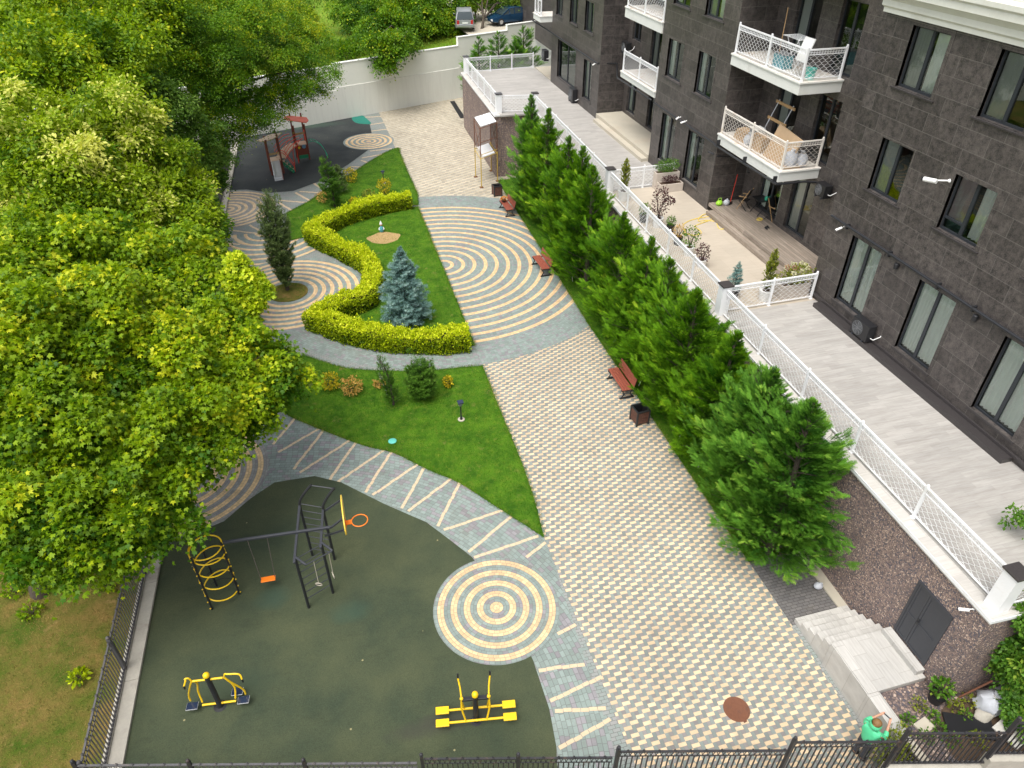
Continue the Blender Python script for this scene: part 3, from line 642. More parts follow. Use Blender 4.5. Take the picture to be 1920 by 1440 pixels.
# ------------------------------------------------------------------ ground, paving, lawns
def sheet(name, pts, z, mat, th=0.0, ms=None):
    m = M()
    pts = [(p[0], p[1]) for p in pts]
    if th: m.prism(pts, z-th, z)
    else:
        a = sum(pts[i][0]*pts[(i+1) % len(pts)][1]-pts[(i+1) % len(pts)][0]*pts[i][1] for i in range(len(pts)))
        m.poly([(p[0], p[1], z) for p in (pts if a > 0 else pts[::-1])])
    return tag(m.build(name, mat), kind='structure')
def arc(cx, cy, r, a0, a1, n=40):
    return [(cx+r*math.cos(math.radians(a0+(a1-a0)*i/n)), cy+r*math.sin(math.radians(a0+(a1-a0)*i/n))) for i in range(n+1)]
def px(pts, z=0.0): return [G(x, y, z) for x, y in pts]
E_WALL = lambda y: 12.95+0.02*(y-6.5)             # face of the terrace wall
TZ = 4.2                                          # terrace level
GZ = 0.88                                         # raised gravel bed beside the stairs
BC = (5.4, 34.67); TC = (-2.72, 33.7)
sheet('ground', [(-500, -60), (500, -60), (500, 900), (-500, 900)], -0.03, MAT['dry'])
sheet('courtyard_paving', [(-7.2, 9.5), (13.2, 4.2), (13.9, 68), (-7.0, 62), (-6.6, 40)], 0.0, MAT['green_pavers'])
sheet('plaza_paving', [(5.12, 7.0), (5.0, 3.5), (11.08, 3.5), (11.05, 16), (11.0, 27), (11.35, 45.7), (11.6, 66), (5.45, 64), (5.5, 54), (5.38, 44), (5.38, 24.9), (5.1, 14.8)], 0.004, MAT['pinwheel'])
sheet('plaza_paving', [(5.55, 43)]+[p for p in arc(*BC, 9.72, 89, 52, 12)]+[(11.36, 45.7), (13.4, 46.5), (13.4, 67.3), (5.36, 64.3), (5.5, 57)], 0.008, MAT['pinwheel_far'])
sheet('ring_paving', arc(AC_.x, AC_.y, 4.3, 176, 330, 40)+[(AC_.x, AC_.y)], 0.008, MAT['arc_rings'])
sheet('circle_paving', arc(*BC, 9.72, -90, -53, 16)+[(11.02, 27), (11.2, 36), (11.33, 42.5)]+arc(*BC, 9.72, 53, 90, 16), 0.012, MAT['big_rings'])
ann = arc(*BC, 9.78, 212, 270, 40)+arc(*BC, 7.6, 270, 212, 40)
t = MAT['green_pavers']
sheet('curved_path', ann, 0.012, ring_mat('curved_green_pavers', BC[0], BC[1], 50.0, 45.0, 0.1, 1.0, row=0.12, joint=0.10))
sheet('circle_paving', arc(*TC, 3.85, 0, 360, 64)[:-1], 0.016, MAT['tree_rings'])
sheet('half_circle_paving', arc(-6.62, 20.9, 2.98, -95, 95, 40), 0.012, MAT['half_rings_a'])
sheet('half_circle_paving', arc(-6.2, 45.6, 3.02, -95, 95, 40), 0.012, MAT['half_rings_b'])
# near curved path with cream zigzag stripes
m = M()
lawn_low_edge = [(545, 780), (600, 805), (680, 835), (740, 850), (800, 880), (860, 905), (930, 950), (985, 985), (1020, 1008)]
rub_edge = [(1045, 1440), (1043, 1400), (1030, 1330), (1000, 1240), (950, 1130), (885, 1045), (840, 1010), (800, 980), (720, 945), (640, 905), (590, 893), (515, 905), (470, 935)]
pth = px([(470, 800)])+[p for p in px(lawn_low_edge)]+[G(1036, 1050), G(1062, 1130), G(1085, 1200), G(1105, 1260), G(1128, 1330), G(1150, 1400), G(1168, 1445), G(1180, 1500), G(1060, 1520)]+px(rub_edge[:])+[G(430, 960), G(430, 860)]
m.poly([(p[0], p[1], 0.008) for p in pth][::-1], 0)
tag(m.build('paved_path', MAT['path_polar']), kind='structure')
def stripes(rows, z, wd=0.10, name='path_stripes'):
    m = M(); rg = random.Random(5)
    for (x0, y0), (x1, y1) in rows:
        a = G(x0, y0, z); b = G(x1, y1, z); L = (b-a).length; n = max(2, int(L/0.2)); d = (b-a)/n; u = Vector((-d.y, d.x, 0)).normalized()*wd/2
        for k in range(n):
            j = u*rg.uniform(-.25, .25); p = a+d*(k+.03)+j; q = a+d*(k+.97)+j
            m.poly([p-u, q-u, q+u, p+u]); 
            if (Vector(m.v[-3])-Vector(m.v[-4])).cross(Vector(m.v[-1])-Vector(m.v[-4])).z < 0: m.f[-1] = m.f[-1][::-1]
    return tag(m.build(name, MAT['cream_paver']), kind='structure')
def rp(s, ox, oy, rows): return [((ox+a/s, oy+b/s), (ox+c/s, oy+d/s)) for a, b, c, d in rows]
stripes(rp(3, 500, 640, [(165, 425, 35, 580), (295, 490, 65, 625), (320, 500, 150, 720), (475, 552, 185, 738), (505, 562, 350, 785), (670, 605, 385, 800), (705, 615, 555, 850), (865, 680, 595, 865), (895, 695, 760, 940), (1065, 752, 795, 955), (1100, 770, 960, 1040), (1375, 935, 995, 1060), (1405, 960, 1135, 1185), (1530, 1095, 1165, 1215), (1570, 1130, 1460, 1215)]), 0.012, 0.105)
stripes(rp(3, 720, 960, [(1080, 632, 975, 685), (1130, 855, 870, 890), (1225, 925, 935, 1065), (1250, 1105, 960, 1118), (1275, 1165, 985, 1330)]), 0.012, 0.105)
stripes(rp(3, 380, 300, [(985, 32, 890, 2), (1000, 45, 835, 37), (905, 82, 820, 42), (810, 130, 770, 100), (690, 187, 545, 176), (685, 172, 625, 132), (605, 230, 520, 183), (610, 241, 430, 227), (505, 285, 425, 238)])
        + rp(3, 400, 0, [(945, 655, 840, 660), (960, 690, 885, 700), (985, 725, 890, 738), (1005, 835, 880, 850), (1010, 858, 835, 888)]), 0.012, 0.16, 'path_stripes')
stripes(rp(3, 380, 300, [(105, 400, 232, 466), (155, 394, 312, 414), (85, 464, 212, 474), (262, 365, 332, 404), (75, 520, 150, 548)]), 0.014, 0.15, 'path_stripes')
# rubber playground surfaces, small circles on top
sheet('playground_surface', px([(195, 1500), (228, 1430), (275, 1105), (300, 1042), (325, 1015), (345, 1008), (420, 978)])+px(rub_edge[::-1])+[G(1060, 1520)], 0.016, MAT['rubber_green'])
far_rub = [(100, 1000), (120, 900), (145, 830), (170, 765), (450, 708), (640, 683), (780, 658), (830, 665), (880, 700), (890, 745), (890, 800), (870, 845), (760, 925), (680, 975), (600, 1020), (450, 1075), (320, 1085), (190, 1067), (95, 1070)]
sheet('playground_surface', [G(400+a/3, b/3) for a, b in far_rub], 0.016, MAT['rubber_black'])
sheet('playground_inlay', smooth_line([G(400+a/3, b/3) for a, b in [(780, 662), (830, 648), (862, 668), (887, 697), (835, 698), (795, 688)]], 5, True), 0.020, MAT['rubber_teal'])
sheet('circle_paving', arc(2.93, 12.62, 1.88, 0, 360, 64)[:-1], 0.022, MAT['near_rings'])
sheet('circle_paving', arc(3.72, 56.5, 1.95, 0, 360, 48)[:-1], 0.022, MAT['far_rings'])
# lawns
LAWNS = []
low = smooth_line(px([(545, 782)]+lawn_low_edge[1:]), 4)+smooth_line([G(1000, 930), G(975, 860), G(940, 775), G(905, 687)], 4)+smooth_line(px([(870, 689), (800, 696), (720, 696), (650, 691), (600, 677), (560, 668), (500, 700), (500, 745)]), 4)
mid = arc(*BC, 8.2, 270, 212, 24)+arc(*TC, 4.1, -46, 46, 24)+arc(*BC, 8.2, 148, 90, 24)
upl = px([(540, 452), (538, 420), (538, 400)])+smooth_line(px([(580, 378), (613, 355), (660, 325), (713, 292), (745, 278), (749, 285)]), 4)+px([(765, 325), (783, 364), (784, 385)])+arc(*BC, 8.5, 92, 138, 16)
strip = [(11.05, 12.2), (11.06, 20), (11.02, 27), (11.2, 36), (11.36, 45.9), (13.6, 45.9), (13.2, 20), (13.0, 12.2)]
for i, (nm, pl) in enumerate((('low', low), ('mid', mid), ('upper', upl), ('strip', strip))):
    pl = [(p[0], p[1]) for p in pl]; LAWNS.append(pl)
    sheet('lawn', pl, 0.035, MAT['lawn'], th=0.05)
sheet('mulch_disc', arc(*TC, 0.98, 0, 360, 32)[:-1], 0.05, MAT['dry'], th=0.05); LAWNS.append(arc(*TC, 0.8, 0, 360, 20)[:-1])
mul = G(720, 447); sheet('mulch_disc', [(mul.x+.95*math.cos(a)*(1+.08*math.sin(5*a)), mul.y+.75*math.sin(a)*(1+.08*math.cos(4*a))) for a in np.linspace(0, 2*math.pi, 30)[:-1]], 0.045, MAT['mulch'], th=0.03)
sheet('dark_paving', [(11.08, 9.8), (13.1, 9.8), (13.1, 12.25), (11.06, 12.25)], 0.008, MAT['dark_pavers'])
sheet('kerb', [(12.72, 9.9), (13.05, 9.9), (13.05, 12.2), (12.72, 12.2)], 0.06, MAT['pale_concrete'], th=0.06)
sheet('gravel_bed', [(11.521, 6.99), (12.92, 6.99), (12.94, 6.45), (21, 6.2), (21, 0), (11.3, 0), (11.521, 5.745)], GZ, MAT['gravel'], th=0.9)
sheet('soil_bed', smooth_line([(12.75, 6.2, 0), (13.6, 6.25, 0), (15, 6.1, 0), (17, 6.0, 0), (17, 4.5, 0), (14, 4.4, 0), (12.6, 4.7, 0), (12.2, 5.3, 0)], 4, True), GZ+.012, MAT['soil'], th=0.03)
# concrete edging along the iron fence
FX = lambda y: -7.66+0.0215*y
m = M()
for k in range(16):
    y0 = 9.6+k*3.3; y1 = y0+3.29
    m.hexa([(FX(y0)+.04, y0, -.02), (FX(y0)+.40, y0, -.02), (FX(y1)+.40, y1, -.02), (FX(y1)+.04, y1, -.02), (FX(y0)+.04, y0, .1), (FX(y0)+.40, y0, .1), (FX(y1)+.40, y1, .1), (FX(y1)+.04, y1, .1)])
tag(m.build('kerb', MAT['concrete'], bevel=0.012), kind='structure')
# raised ground beyond the white wall
WL = lambda x: 62.1+0.355*x                        # line of the boundary wall
m = M(); nx_, ny_ = 40, 26
for i in range(nx_+1):
    for j in range(ny_+1):
        x = -70+i*3.6; s = (j/ny_)**1.7*120; y = WL(x)+0.25+s
        m.v.append((x, y, 3.75+0.018*s+0.35*math.sin(x*.21+1)*math.sin(s*.13)*min(1, s/8)+(0.06*max(0, s-14) if x < 9 else 0)+0.05*min(8, max(0, x-11))))
for i in range(nx_):
    for j in range(ny_):
        a = i*(ny_+1)+j; m.f.append((a, a+ny_+1, a+ny_+2, a+1)); m.m.append(0)
tag(m.build('hillside', MAT['meadow'], smooth=True), kind='structure')
m = M(); m.poly([(15.0, 70.6, 4.42), (18.5, 70.3, 4.52), (26, 72.8, 4.62), (30, 90, 4.95), (18.5, 100, 5.05), (14.7, 84, 4.72), (14.2, 75.5, 4.52)]); tag(m.build('yard_paving', MAT['pale_concrete']), kind='structure')

# grass blades
def in_poly(P, poly):
    x, y = P[:, 0], P[:, 1]; ins = np.zeros(len(P), bool); n = len(poly)
    for i in range(n):
        x0, y0 = poly[i]; x1, y1 = poly[(i+1) % n]
        c = ((y0 > y) != (y1 > y)) & (x < (x1-x0)*(y-y0)/(y1-y0+1e-12)+x0); ins ^= c
    return ins
def scatter(poly, dens):
    a = np.array(poly); lo, hi = a.min(0), a.max(0); n = int((hi-lo).prod()*dens)
    P = lo+(hi-lo)*RNG.random((n, 2)); return P[in_poly(P, poly)]
pts = np.concatenate([scatter(LAWNS[0], 700), scatter(LAWNS[1], 430), scatter(LAWNS[2], 380), scatter(LAWNS[3], 420), scatter(LAWNS[4], 500)])
n = len(pts); P = np.column_stack([pts, np.full(n, 0.03)]); A = RNG.normal(size=(n, 3))*0.55+np.array([0, 0, 1.0]); 
tt = 0.40+0.22*np.sin(pts[:, 0]*1.7+np.sin(pts[:, 1]*0.9)*2)*np.sin(pts[:, 1]*1.3)+0.2*RNG.normal(size=n)
n0 = len(pts)
for pl in LAWNS:
    q = np.array(pl); d = np.roll(q, -1, 0)-q; L = np.linalg.norm(d, axis=1); k = (L*340).astype(int)
    i_ = np.repeat(np.arange(len(q)), k); e = q[i_]+d[i_]*RNG.random(len(i_))[:, None]+.05*RNG.normal(size=(len(i_), 2))*(1+1.2*(RNG.random((len(i_), 1)) < .12)); pts = np.concatenate([pts, e])
n = len(pts); P = np.column_stack([pts, np.full(n, 0.025)]); A = RNG.normal(size=(n, 3))*0.55+np.array([0, 0, 1.0])
tt = 0.36+0.24*np.sin(pts[:, 0]*1.7+np.sin(pts[:, 1]*0.9)*2)*np.sin(pts[:, 1]*1.3)+0.24*RNG.normal(size=n)
tt[n0:] += np.where(RNG.random(n-n0) < .38+.3*np.sin(pts[n0:, 0]*1.9+pts[n0:, 1]*1.3), .55, 0)
g = leaves('grass', 'blade', P, A, RNG.normal(size=(n, 3)), 0.05+0.055*RNG.random(n), tt, LEAF['grass']); tag(g, 'short green lawn grass between the paving and the hedge', 'grass', kind='stuff')
g.data.vertices  # blades are real geometry rooted in the lawns
pl = [(FX(5)-.1, 5), (FX(32)-.1, 32), (-20, 32), (-24, 5)]
pts = scatter(pl, 520); n = len(pts); P = np.column_stack([pts, np.full(n, -0.035)])
tt = 0.38+0.30*np.sin(pts[:, 0]*1.1+1.6*np.sin(pts[:, 1]*0.8))*np.sin(pts[:, 1]*0.9+.5)+0.22*np.sin(pts[:, 0]*3.1+2*np.sin(pts[:, 1]*2.3))*np.sin(pts[:, 1]*2.7)+0.24*RNG.normal(size=n)+.02*(16-pts[:, 1])
g = leaves('grass', 'blade', P, RNG.normal(size=(n, 3))*0.8+np.array([0, 0, .8]), RNG.normal(size=(n, 3)), 0.05+0.06*RNG.random(n), tt, LEAF['dry_grass']); tag(g, 'dry yellowing meadow grass outside the iron fence', 'grass', kind='stuff')
pl = [(-8, 60), (14.3, 67), (14.3, 90), (-10, 110)]
pts = scatter(pl, 16); n = len(pts)
zz = np.array([3.75+0.018*s+0.35*math.sin(x*.21+1)*math.sin(s*.13)*min(1, max(0, s)/8)+(0.06*max(0, s-14) if x < 9 else 0)+0.05*min(8, max(0, x-11)) for x, s in zip(pts[:, 0], pts[:, 1]-(62.1+0.355*pts[:, 0])-.25)])
ok = (pts[:, 1] > 62.6+0.355*pts[:, 0]); P = np.column_stack([pts, zz-.03])[ok]; n = len(P)
g = leaves('grass', 'blade', P, RNG.normal(size=(n, 3))*0.6+np.array([0, 0, 1]), RNG.normal(size=(n, 3)), 0.25+0.3*RNG.random(n), 0.55+0.25*RNG.normal(size=n), LEAF['olive']); tag(g, 'tall bright meadow grass on the slope beyond the white wall', 'grass', kind='stuff')

# ------------------------------------------------------------------ apartment building
FXB = 17.5; RB = 19.25                             # facade plane, back of the recesses
bld = thing('apartment_building', 'dark brown stone apartment building with white lattice balconies above the terrace', 'building', (17.5, 20.0, 4.2))
def facade(m, X, y0, y1, z0, z1, holes, depth, dirx=1):
    """wall on the plane X (seen from -X) with rectangular openings and their reveals."""
    ys = sorted({y0, y1, *[h[0] for h in holes], *[h[1] for h in holes]}); zs = sorted({z0, z1, *[h[2] for h in holes], *[h[3] for h in holes]})
    for a, b in zip(ys[:-1], ys[1:]):
        for c, d in zip(zs[:-1], zs[1:]):
            yc, zc = (a+b)/2, (c+d)/2
            if any(h[0] < yc < h[1] and h[2] < zc < h[3] for h in holes): continue
            m.quad((X, b, c), (X, a, c), (X, a, d), (X, b, d))
    for a, b, c, d in holes:
        D = X+depth
        m.quad((X, a, c), (D, a, c), (D, a, d), (X, a, d)); m.quad((D, b, c), (X, b, c), (X, b, d), (D, b, d))
        m.quad((X, b, c), (D, b, c), (D, a, c), (X, a, c)); m.quad((X, a, d), (D, a, d), (D, b, d), (X, b, d))
def window(y0, y1, z0, z1, X=FXB, depth=0.26, cols=2, curtain='half', door=False, low=None, trim=True, tilt=False, frm=0.055):
    D = X+depth-0.06; m = M()
    m.box((D, y0, z0), (D+.07, y0+frm, z1)); m.box((D, y1-frm, z0), (D+.07, y1, z1)); m.box((D, y0+frm, z0), (D+.07, y1-frm, z0+frm*1.3)); m.box((D, y0+frm, z1-frm), (D+.07, y1-frm, z1))
    W = (y1-y0)/cols
    for k in range(1, cols): m.box((D-.006, y0+W*k-.055, z0+frm), (D+.06, y0+W*k+.055, z1-frm))
    if low: m.box((D-.004, y0+W*(cols-1)+.05, z0+low), (D+.06, y1-frm, z0+low+.07))
    nm = 'sliding_door' if door else 'window'
    fr = m.build(nm, MAT['frame'], bld)
    g = M(); g.quad((D+.035, y1-frm, z0+frm), (D+.035, y0+frm, z0+frm), (D+.035, y0+frm, z1-frm), (D+.035, y1-frm, z1-frm)); g.build('pane', MAT['glass'], fr)
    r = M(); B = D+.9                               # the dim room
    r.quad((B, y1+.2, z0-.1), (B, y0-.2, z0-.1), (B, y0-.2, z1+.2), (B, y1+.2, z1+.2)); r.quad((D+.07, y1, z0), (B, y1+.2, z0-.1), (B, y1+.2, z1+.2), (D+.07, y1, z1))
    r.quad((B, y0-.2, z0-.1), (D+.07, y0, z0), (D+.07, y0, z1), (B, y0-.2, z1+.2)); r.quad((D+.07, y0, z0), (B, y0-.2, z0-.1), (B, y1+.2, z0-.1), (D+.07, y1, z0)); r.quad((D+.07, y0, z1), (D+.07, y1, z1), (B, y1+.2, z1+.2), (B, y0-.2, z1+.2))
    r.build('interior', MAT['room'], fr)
    def drape(a, b, z_a, z_b, mt, off=.085, amp=.028):
        c = M(); n = max(8, int((b-a)/.028)); ph = random.random()*6
        for i in range(n):
            u0, u1 = a+(b-a)*i/n, a+(b-a)*(i+1)/n; s0, s1 = (amp*math.sin(u*48+ph+1.3*math.sin(u*7)) for u in (u0, u1))
            c.quad((D+off+s1, u1, z_a), (D+off+s0, u0, z_a), (D+off+s0, u0, z_b), (D+off+s1, u1, z_b))
        c.build('curtain', MAT[mt], fr, smooth=True)
    if curtain == 'full': drape(y0+.05, y1-.04, z0+.12, z1-.03, 'curtain')
    if curtain == 'sides': drape(y0+.04, y0+W*.42, z0+.1, z1, 'curtain'); drape(y1-W*.55, y1-.04, z0+.1, z1, 'curtain')
    if curtain == 'half': drape(y1-W*.98, y1-.05, z0+.05, z1-.03, 'curtain_grey', .09, .006); drape(y0+.05, y0+W*.9, z0+.05, z1, 'curtain', .12)
    if curtain == 'mauve': drape(y1-W*.97, y1-.06, z0+.32, z1-.03, 'curtain_mauve', .09, .004); drape(y0+.05, y0+W*.9, z0+.05, z1, 'curtain', .2)
    if curtain == 'blind': drape(y1-W*.97, y1-.06, z0+.05, z1-.03, 'curtain_grey', .09, .004)
    if trim:
        m = M(); e = 0.014; tw = 0.13
        m.box((X-e, y1, z0-.02), (X+.1, y1+tw, z1+tw)); m.box((X-e, y0-tw, z0-.02), (X+.1, y0, z1+tw)); m.box((X-e, y0, z1), (X+.1, y1, z1+tw))
        m.build('stone_surround', MAT['stone'], fr)
        m = M(); m.box((X-.055, y0-.16, z0-.075), (X+depth-.07, y1+.16, z0-.022)) if not door else m.box((X-.03, y0-.1, z0-.10), (X+depth-.07, y1+.1, z0-.022))
        m.build('sill', MAT['granite'], fr, bevel=.006)
    return fr
holesA, holesB, holesC, holesR1, holesR2 = [], [], [], [], []
def add(holes, spec): holes.append(spec[:4]); return spec
WIN = []
for y0, y1 in ((17.58, 19.1), (14.25, 15.78), (10.9, 12.42), (7.6, 9.1)): WIN.append((holesA, y0, y1, 4.76, 7.30, dict(curtain='full', door=True)))
WIN += [(holesA, 17.68, 19.12, 8.96, 10.68, dict(curtain='blind')), (holesA, 14.40, 15.92, 8.96, 10.62, dict(curtain='mauve', low=.34)), (holesA, 11.1, 12.6, 8.96, 10.62, dict()), (holesA, 7.8, 9.3, 8.96, 10.62, dict()),
        (holesA, 17.76, 19.28, 12.2, 13.92, dict(curtain='half')), (holesA, 14.45, 15.98, 12.2, 13.92, dict(curtain='blind')), (holesA, 11.1, 12.6, 12.2, 13.92, dict()), (holesA, 7.8, 9.3, 12.2, 13.92, dict())]
for y0, y1 in ((33.1, 34.72), (30.12, 31.72)):
    WIN.append((holesB, y0, y1, 4.75, 7.18, dict(curtain='sides', door=True)))
for z0 in (8.9, 12.18, 15.46):
    WIN += [(holesB, 33.32, 35.0, z0, z0+1.76, dict(curtain='sides')), (holesB, 30.2, 31.82, z0, z0+1.82, dict(curtain='half' if z0 > 9 else 'sides'))]
WIN += [(holesC, 48.4, 52.25, 4.9, 7.40, dict(curtain=None, door=True)), (holesC, 45.3, 46.8, 4.85, 7.25, dict(curtain='sides', door=True))]
for z0 in (8.88, 12.16, 15.44):
    for y0, y1 in ((51.5, 52.9), (48.5, 50.0), (45.58, 47.1)): WIN.append((holesC, y0, y1, z0, z0+1.72, dict(curtain=('half', 'sides', 'blind')[int(y0) % 3])))
WIN += [(holesR1, 23.75, 25.3, 4.72, 7.1, dict(curtain='blind', door=True, trim=False)), (holesR1, 25.95, 27.6, 4.72, 7.0, dict(curtain='sides', door=True, trim=False))]
for z0 in (8.0, 11.3, 14.6):
    WIN += [(holesR1, 23.55, 24.95, z0, z0+2.45, dict(curtain=None, door=True, trim=False)), (holesR1, 26.1, 27.65, z0, z0+2.35, dict(curtain='blind', door=True, trim=False))]
WIN += [(holesR2, 42.05, 43.4, 4.75, 7.1, dict(curtain='sides', door=True, trim=False)), (holesR2, 39.1, 40.3, 4.7, 7.0, dict(curtain=None, door=True, trim=False))]
for z0 in (8.0, 11.3, 14.6):
    WIN += [(holesR2, 42.2, 43.45, z0+.95, z0+2.3, dict(curtain=None, trim=False)), (holesR2, 39.3, 40.75, z0, z0+2.35, dict(curtain='blind', door=True, trim=False))]
for hs_, y0, y1, z0, z1, kw in WIN: hs_.append((y0, y1, z0, z1))
ZT = 21.0
m = M()
facade(m, FXB, 3.0, 20.5, 4.0, 14.1, holesA, .18)
facade(m, FXB, 28.9, 35.8, 4.0, ZT, holesB, .18)
facade(m, FXB, 44.0, 53.75, 4.0, ZT, holesC, .18)
facade(m, RB, 20.4, 28.9, 4.0, ZT, holesR1, .2)
facade(m, RB, 35.8, 44.0, 4.0, ZT, holesR2, .2)
for y in (28.9, 44.0): m.quad((FXB, y, 4.0), (RB, y, 4.0), (RB, y, ZT), (FXB, y, ZT))
for y in (20.5, 35.8, 53.75): m.quad((RB if y != 53.75 else 22, y, 4.0), (FXB, y, 4.0), (FXB, y, ZT), (RB if y != 53.75 else 22, y, ZT))
m.quad((21, 75, 4.0), (21, 53.75, 4.0), (21, 53.75, ZT), (21, 75, ZT))
m.quad((FXB, 3.0, 4), (24, 3.0, 4), (24, 3.0, ZT), (FXB, 3.0, ZT)); m.quad((FXB, 3, ZT), (24, 3, ZT), (24, 60, ZT), (FXB, 60, ZT))
m.build('stone_facade', MAT['stone'], bld)
for hs_, y0, y1, z0, z1, kw in WIN:
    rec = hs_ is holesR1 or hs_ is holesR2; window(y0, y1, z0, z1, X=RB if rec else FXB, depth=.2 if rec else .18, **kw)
# white cornice with mouldings, upper storey above it
m = M(); prof = [(0.0, 14.08), (0.10, 14.08), (0.10, 14.2), (0.16, 14.26), (0.16, 14.42), (0.30, 14.58), (0.36, 14.60), (0.36, 14.78), (0.42, 14.84), (0.42, 14.96), (0.05, 15.02), (0.0, 15.02)]
yl, yr = 20.5, 3.0
for (a, za), (b, zb) in zip(prof[:-1], prof[1:]):
    m.quad((FXB-a, yl+a, za), (FXB-a, yr, za), (FXB-b, yr, zb), (FXB-b, yl+b, zb)); m.quad((24, yl+a, za), (FXB-a, yl+a, za), (FXB-b, yl+b, zb), (24, yl+b, zb))
m.build('cornice', MAT['white_render'], bld)
m = M(); m.box((FXB+.02, 3, 15.0), (FXB+.3, 20.5, ZT)); m.build('upper_wall', plain('red_brick_upper_wall', (0.36, 0.13, 0.07), 0.8, 0.25, 9), bld)
m = M()
for y in (19.9, 17.0, 15.9, 12.9, 11.8): m.box((FXB-.06, y-.28, 15.0), (FXB+.1, y+.28, ZT))
m.box((FXB-.1, 3, 15.02), (FXB+.05, 20.6, 15.14)); m.build('pilaster_trim', MAT['white_render'], bld)
# dark granite step along the foot of the near block
m = M(); m.box((17.1, 10.6, TZ-.02), (17.49, 19.6, TZ+.16)); m.box((17.42, 3, TZ+.16), (17.495, 20.45, TZ+.26)); m.build('plinth_step', MAT['granite'], bld, bevel=.008)
# lattice panels
def lattice(m, a, b, z0, z1, n, mi=0, r=0.0068, cell=0.25):
    a = Vector(a); b = Vector(b); d = b-a; L = d.length; d = d/L; k = max(2, round(L/(cell/2))); p = L/k; zc = max(2, round((z1-z0)/0.215)); lam = (z1-z0)/zc
    for i in range(k):
        s = 1 if i % 2 else -1; pts = []
        for j in range(zc*8+1):
            ph = 2*math.pi*j/8; q = math.cos(ph); q = math.copysign(abs(q)**0.8, q)
            pts.append(a+d*(p*(i+.5)+s*p*.5*q)+Vector((0, 0, z0-a.z+lam*j/8)))
        m.tube(pts, r, 3, mi, caps=False)
def band(m, a, b, z0, z1, mi=0):
    a = Vector(a); b = Vector(b); d = b-a; L = d.length; d = d/L; k = max(2, int(L/0.055))
    for i in range(k):
        q = a+d*(L*(i+.5)/k); q.z = 0
        m.bar(q+Vector((0, 0, z0)), q+Vector((0, 0, z1)), .012, .012, mi) if False else m.tube([q+Vector((0, 0, z0)), q+d*.018*(1 if i % 2 else -1)+Vector((0, 0, (z0+z1)/2)), q+Vector((0, 0, z1))], .0085, 3, mi, caps=False)
    zm = (z0+z1)/2; m.bar((a.x, a.y, zm), (b.x, b.y, zm), .016, .016, mi)
def rail_run(root, a, b, z, n, mat='white_metal', h=1.1, ends=(True, True), lift=0.10, seat=None):
    """posts, top rail, bottom rail and one lattice panel per bay, as children of root."""
    a = Vector((a[0], a[1], 0)); b = Vector((b[0], b[1], 0))
    for i in range(n+1):
        if (i == 0 and not ends[0]) or (i == n and not ends[1]): continue
        p = a.lerp(b, i/n); m = M(); m.box((p.x-.035, p.y-.035, z), (p.x+.035, p.y+.035, z+h+.02)); m.box((p.x-.06, p.y-.06, z), (p.x+.06, p.y+.06, z+.025))
        m.sphere((p.x, p.y, z+h+.05), .042, 8, 6); m.build('post', MAT[mat], root)
    zt = z+h-.03; m = M(); m.bar((a.x, a.y, zt), (b.x, b.y, zt), .065, .05); m.bar((a.x, a.y, zt-.17), (b.x, b.y, zt-.17), .03, .022); m.build('top_rail', MAT[mat], root)
    m = M(); m.bar((a.x, a.y, z+lift), (b.x, b.y, z+lift), .035, .03); m.build('bottom_rail', MAT[mat], root)
    for i in range(n):
        p = a.lerp(b, i/n); q = a.lerp(b, (i+1)/n); d = (q-p).normalized()*.04; m = M()
        lattice(m, (p.x+d.x, p.y+d.y, z), (q.x-d.x, q.y-d.y, z), z+lift, zt-.18, 0); band(m, p+d, q-d, zt-.16, zt-.02); m.build('lattice_panel', MAT[mat], root)
def balcony(X0, X1, y0, y1, z0, z1, end0=True, end1=False, n=2, mat='white_metal', nend=1):
    m = M(); m.box((X0, y0, z0), (X1, y1, z1-.05)); m.box((X0-.05, y0-.05, z1-.049), (X1, y1, z1)); b = m.build('balcony', MAT['slab_render'], bld, bevel=.01)
    m = M(); m.box((X0-.045, y0-.045, z1+.001), (X1, y1, z1+.02)); m.build('coping', MAT['rust_white'], b)
    x = X0+.1; rail_run(b, (x, y1-.1), (x, y0+.1), z1+.02, n, mat)
    if end0: rail_run(b, (x, y0+.1), (X1-.12, y0+.1), z1+.02, nend, mat, ends=(False, True))
    return b
balcony(17.42, RB, 23.85, 28.88, 7.43, 7.86, mat='rust_white')
balcony(17.42, RB, 23.85, 28.88, 10.76, 11.2)
balcony(17.42, RB, 23.85, 28.88, 14.06, 14.5)
balcony(17.42, RB, 34.0+1.82, 40.5, 7.60, 7.92, end0=False); balcony(17.42, RB, 35.82, 40.6, 10.7, 11.22, end0=False); balcony(17.42, RB, 35.82, 40.6, 14.0, 14.5, end0=False)
balcony(16.6, 21, 51.8+2.0, 55.5, 8.22, 8.62, end0=False, n=2)
# black rain pipe along the first-floor line
m = M()
m.tube([(17.40, 3, 7.46), (17.40, 20.3, 7.52)], .05, 8)
for y in (19.4, 17.2, 15.0, 13.6, 11.6, 9.6): m.box((17.36, y-.03, 7.4), (17.5, y+.03, 7.58)); 
m.build('rain_pipe', MAT['black_metal'], bld, smooth=True)
m = M(); m.tube([(19.2, 23.5, 7.38), (18.6, 23.72, 7.40), (17.30, 23.72, 7.42), (17.30, 28.8, 7.36), (17.38, 29.0, 7.36), (17.40, 35.7, 7.40)], .045, 8)
m.tube([(17.33, 25.9, 7.36), (17.33, 25.9, 7.15), (17.5, 26.0, 7.05)], .03, 6)
for y in (23.95, 26.3, 28.6): m.box((17.26, y-.025, 7.36), (17.42, y+.025, 7.66))
m.tube([(17.38, 29.4, 6.85), (17.6, 28.88, 6.8), (18.6, 28.86, 6.7)], .04, 6)
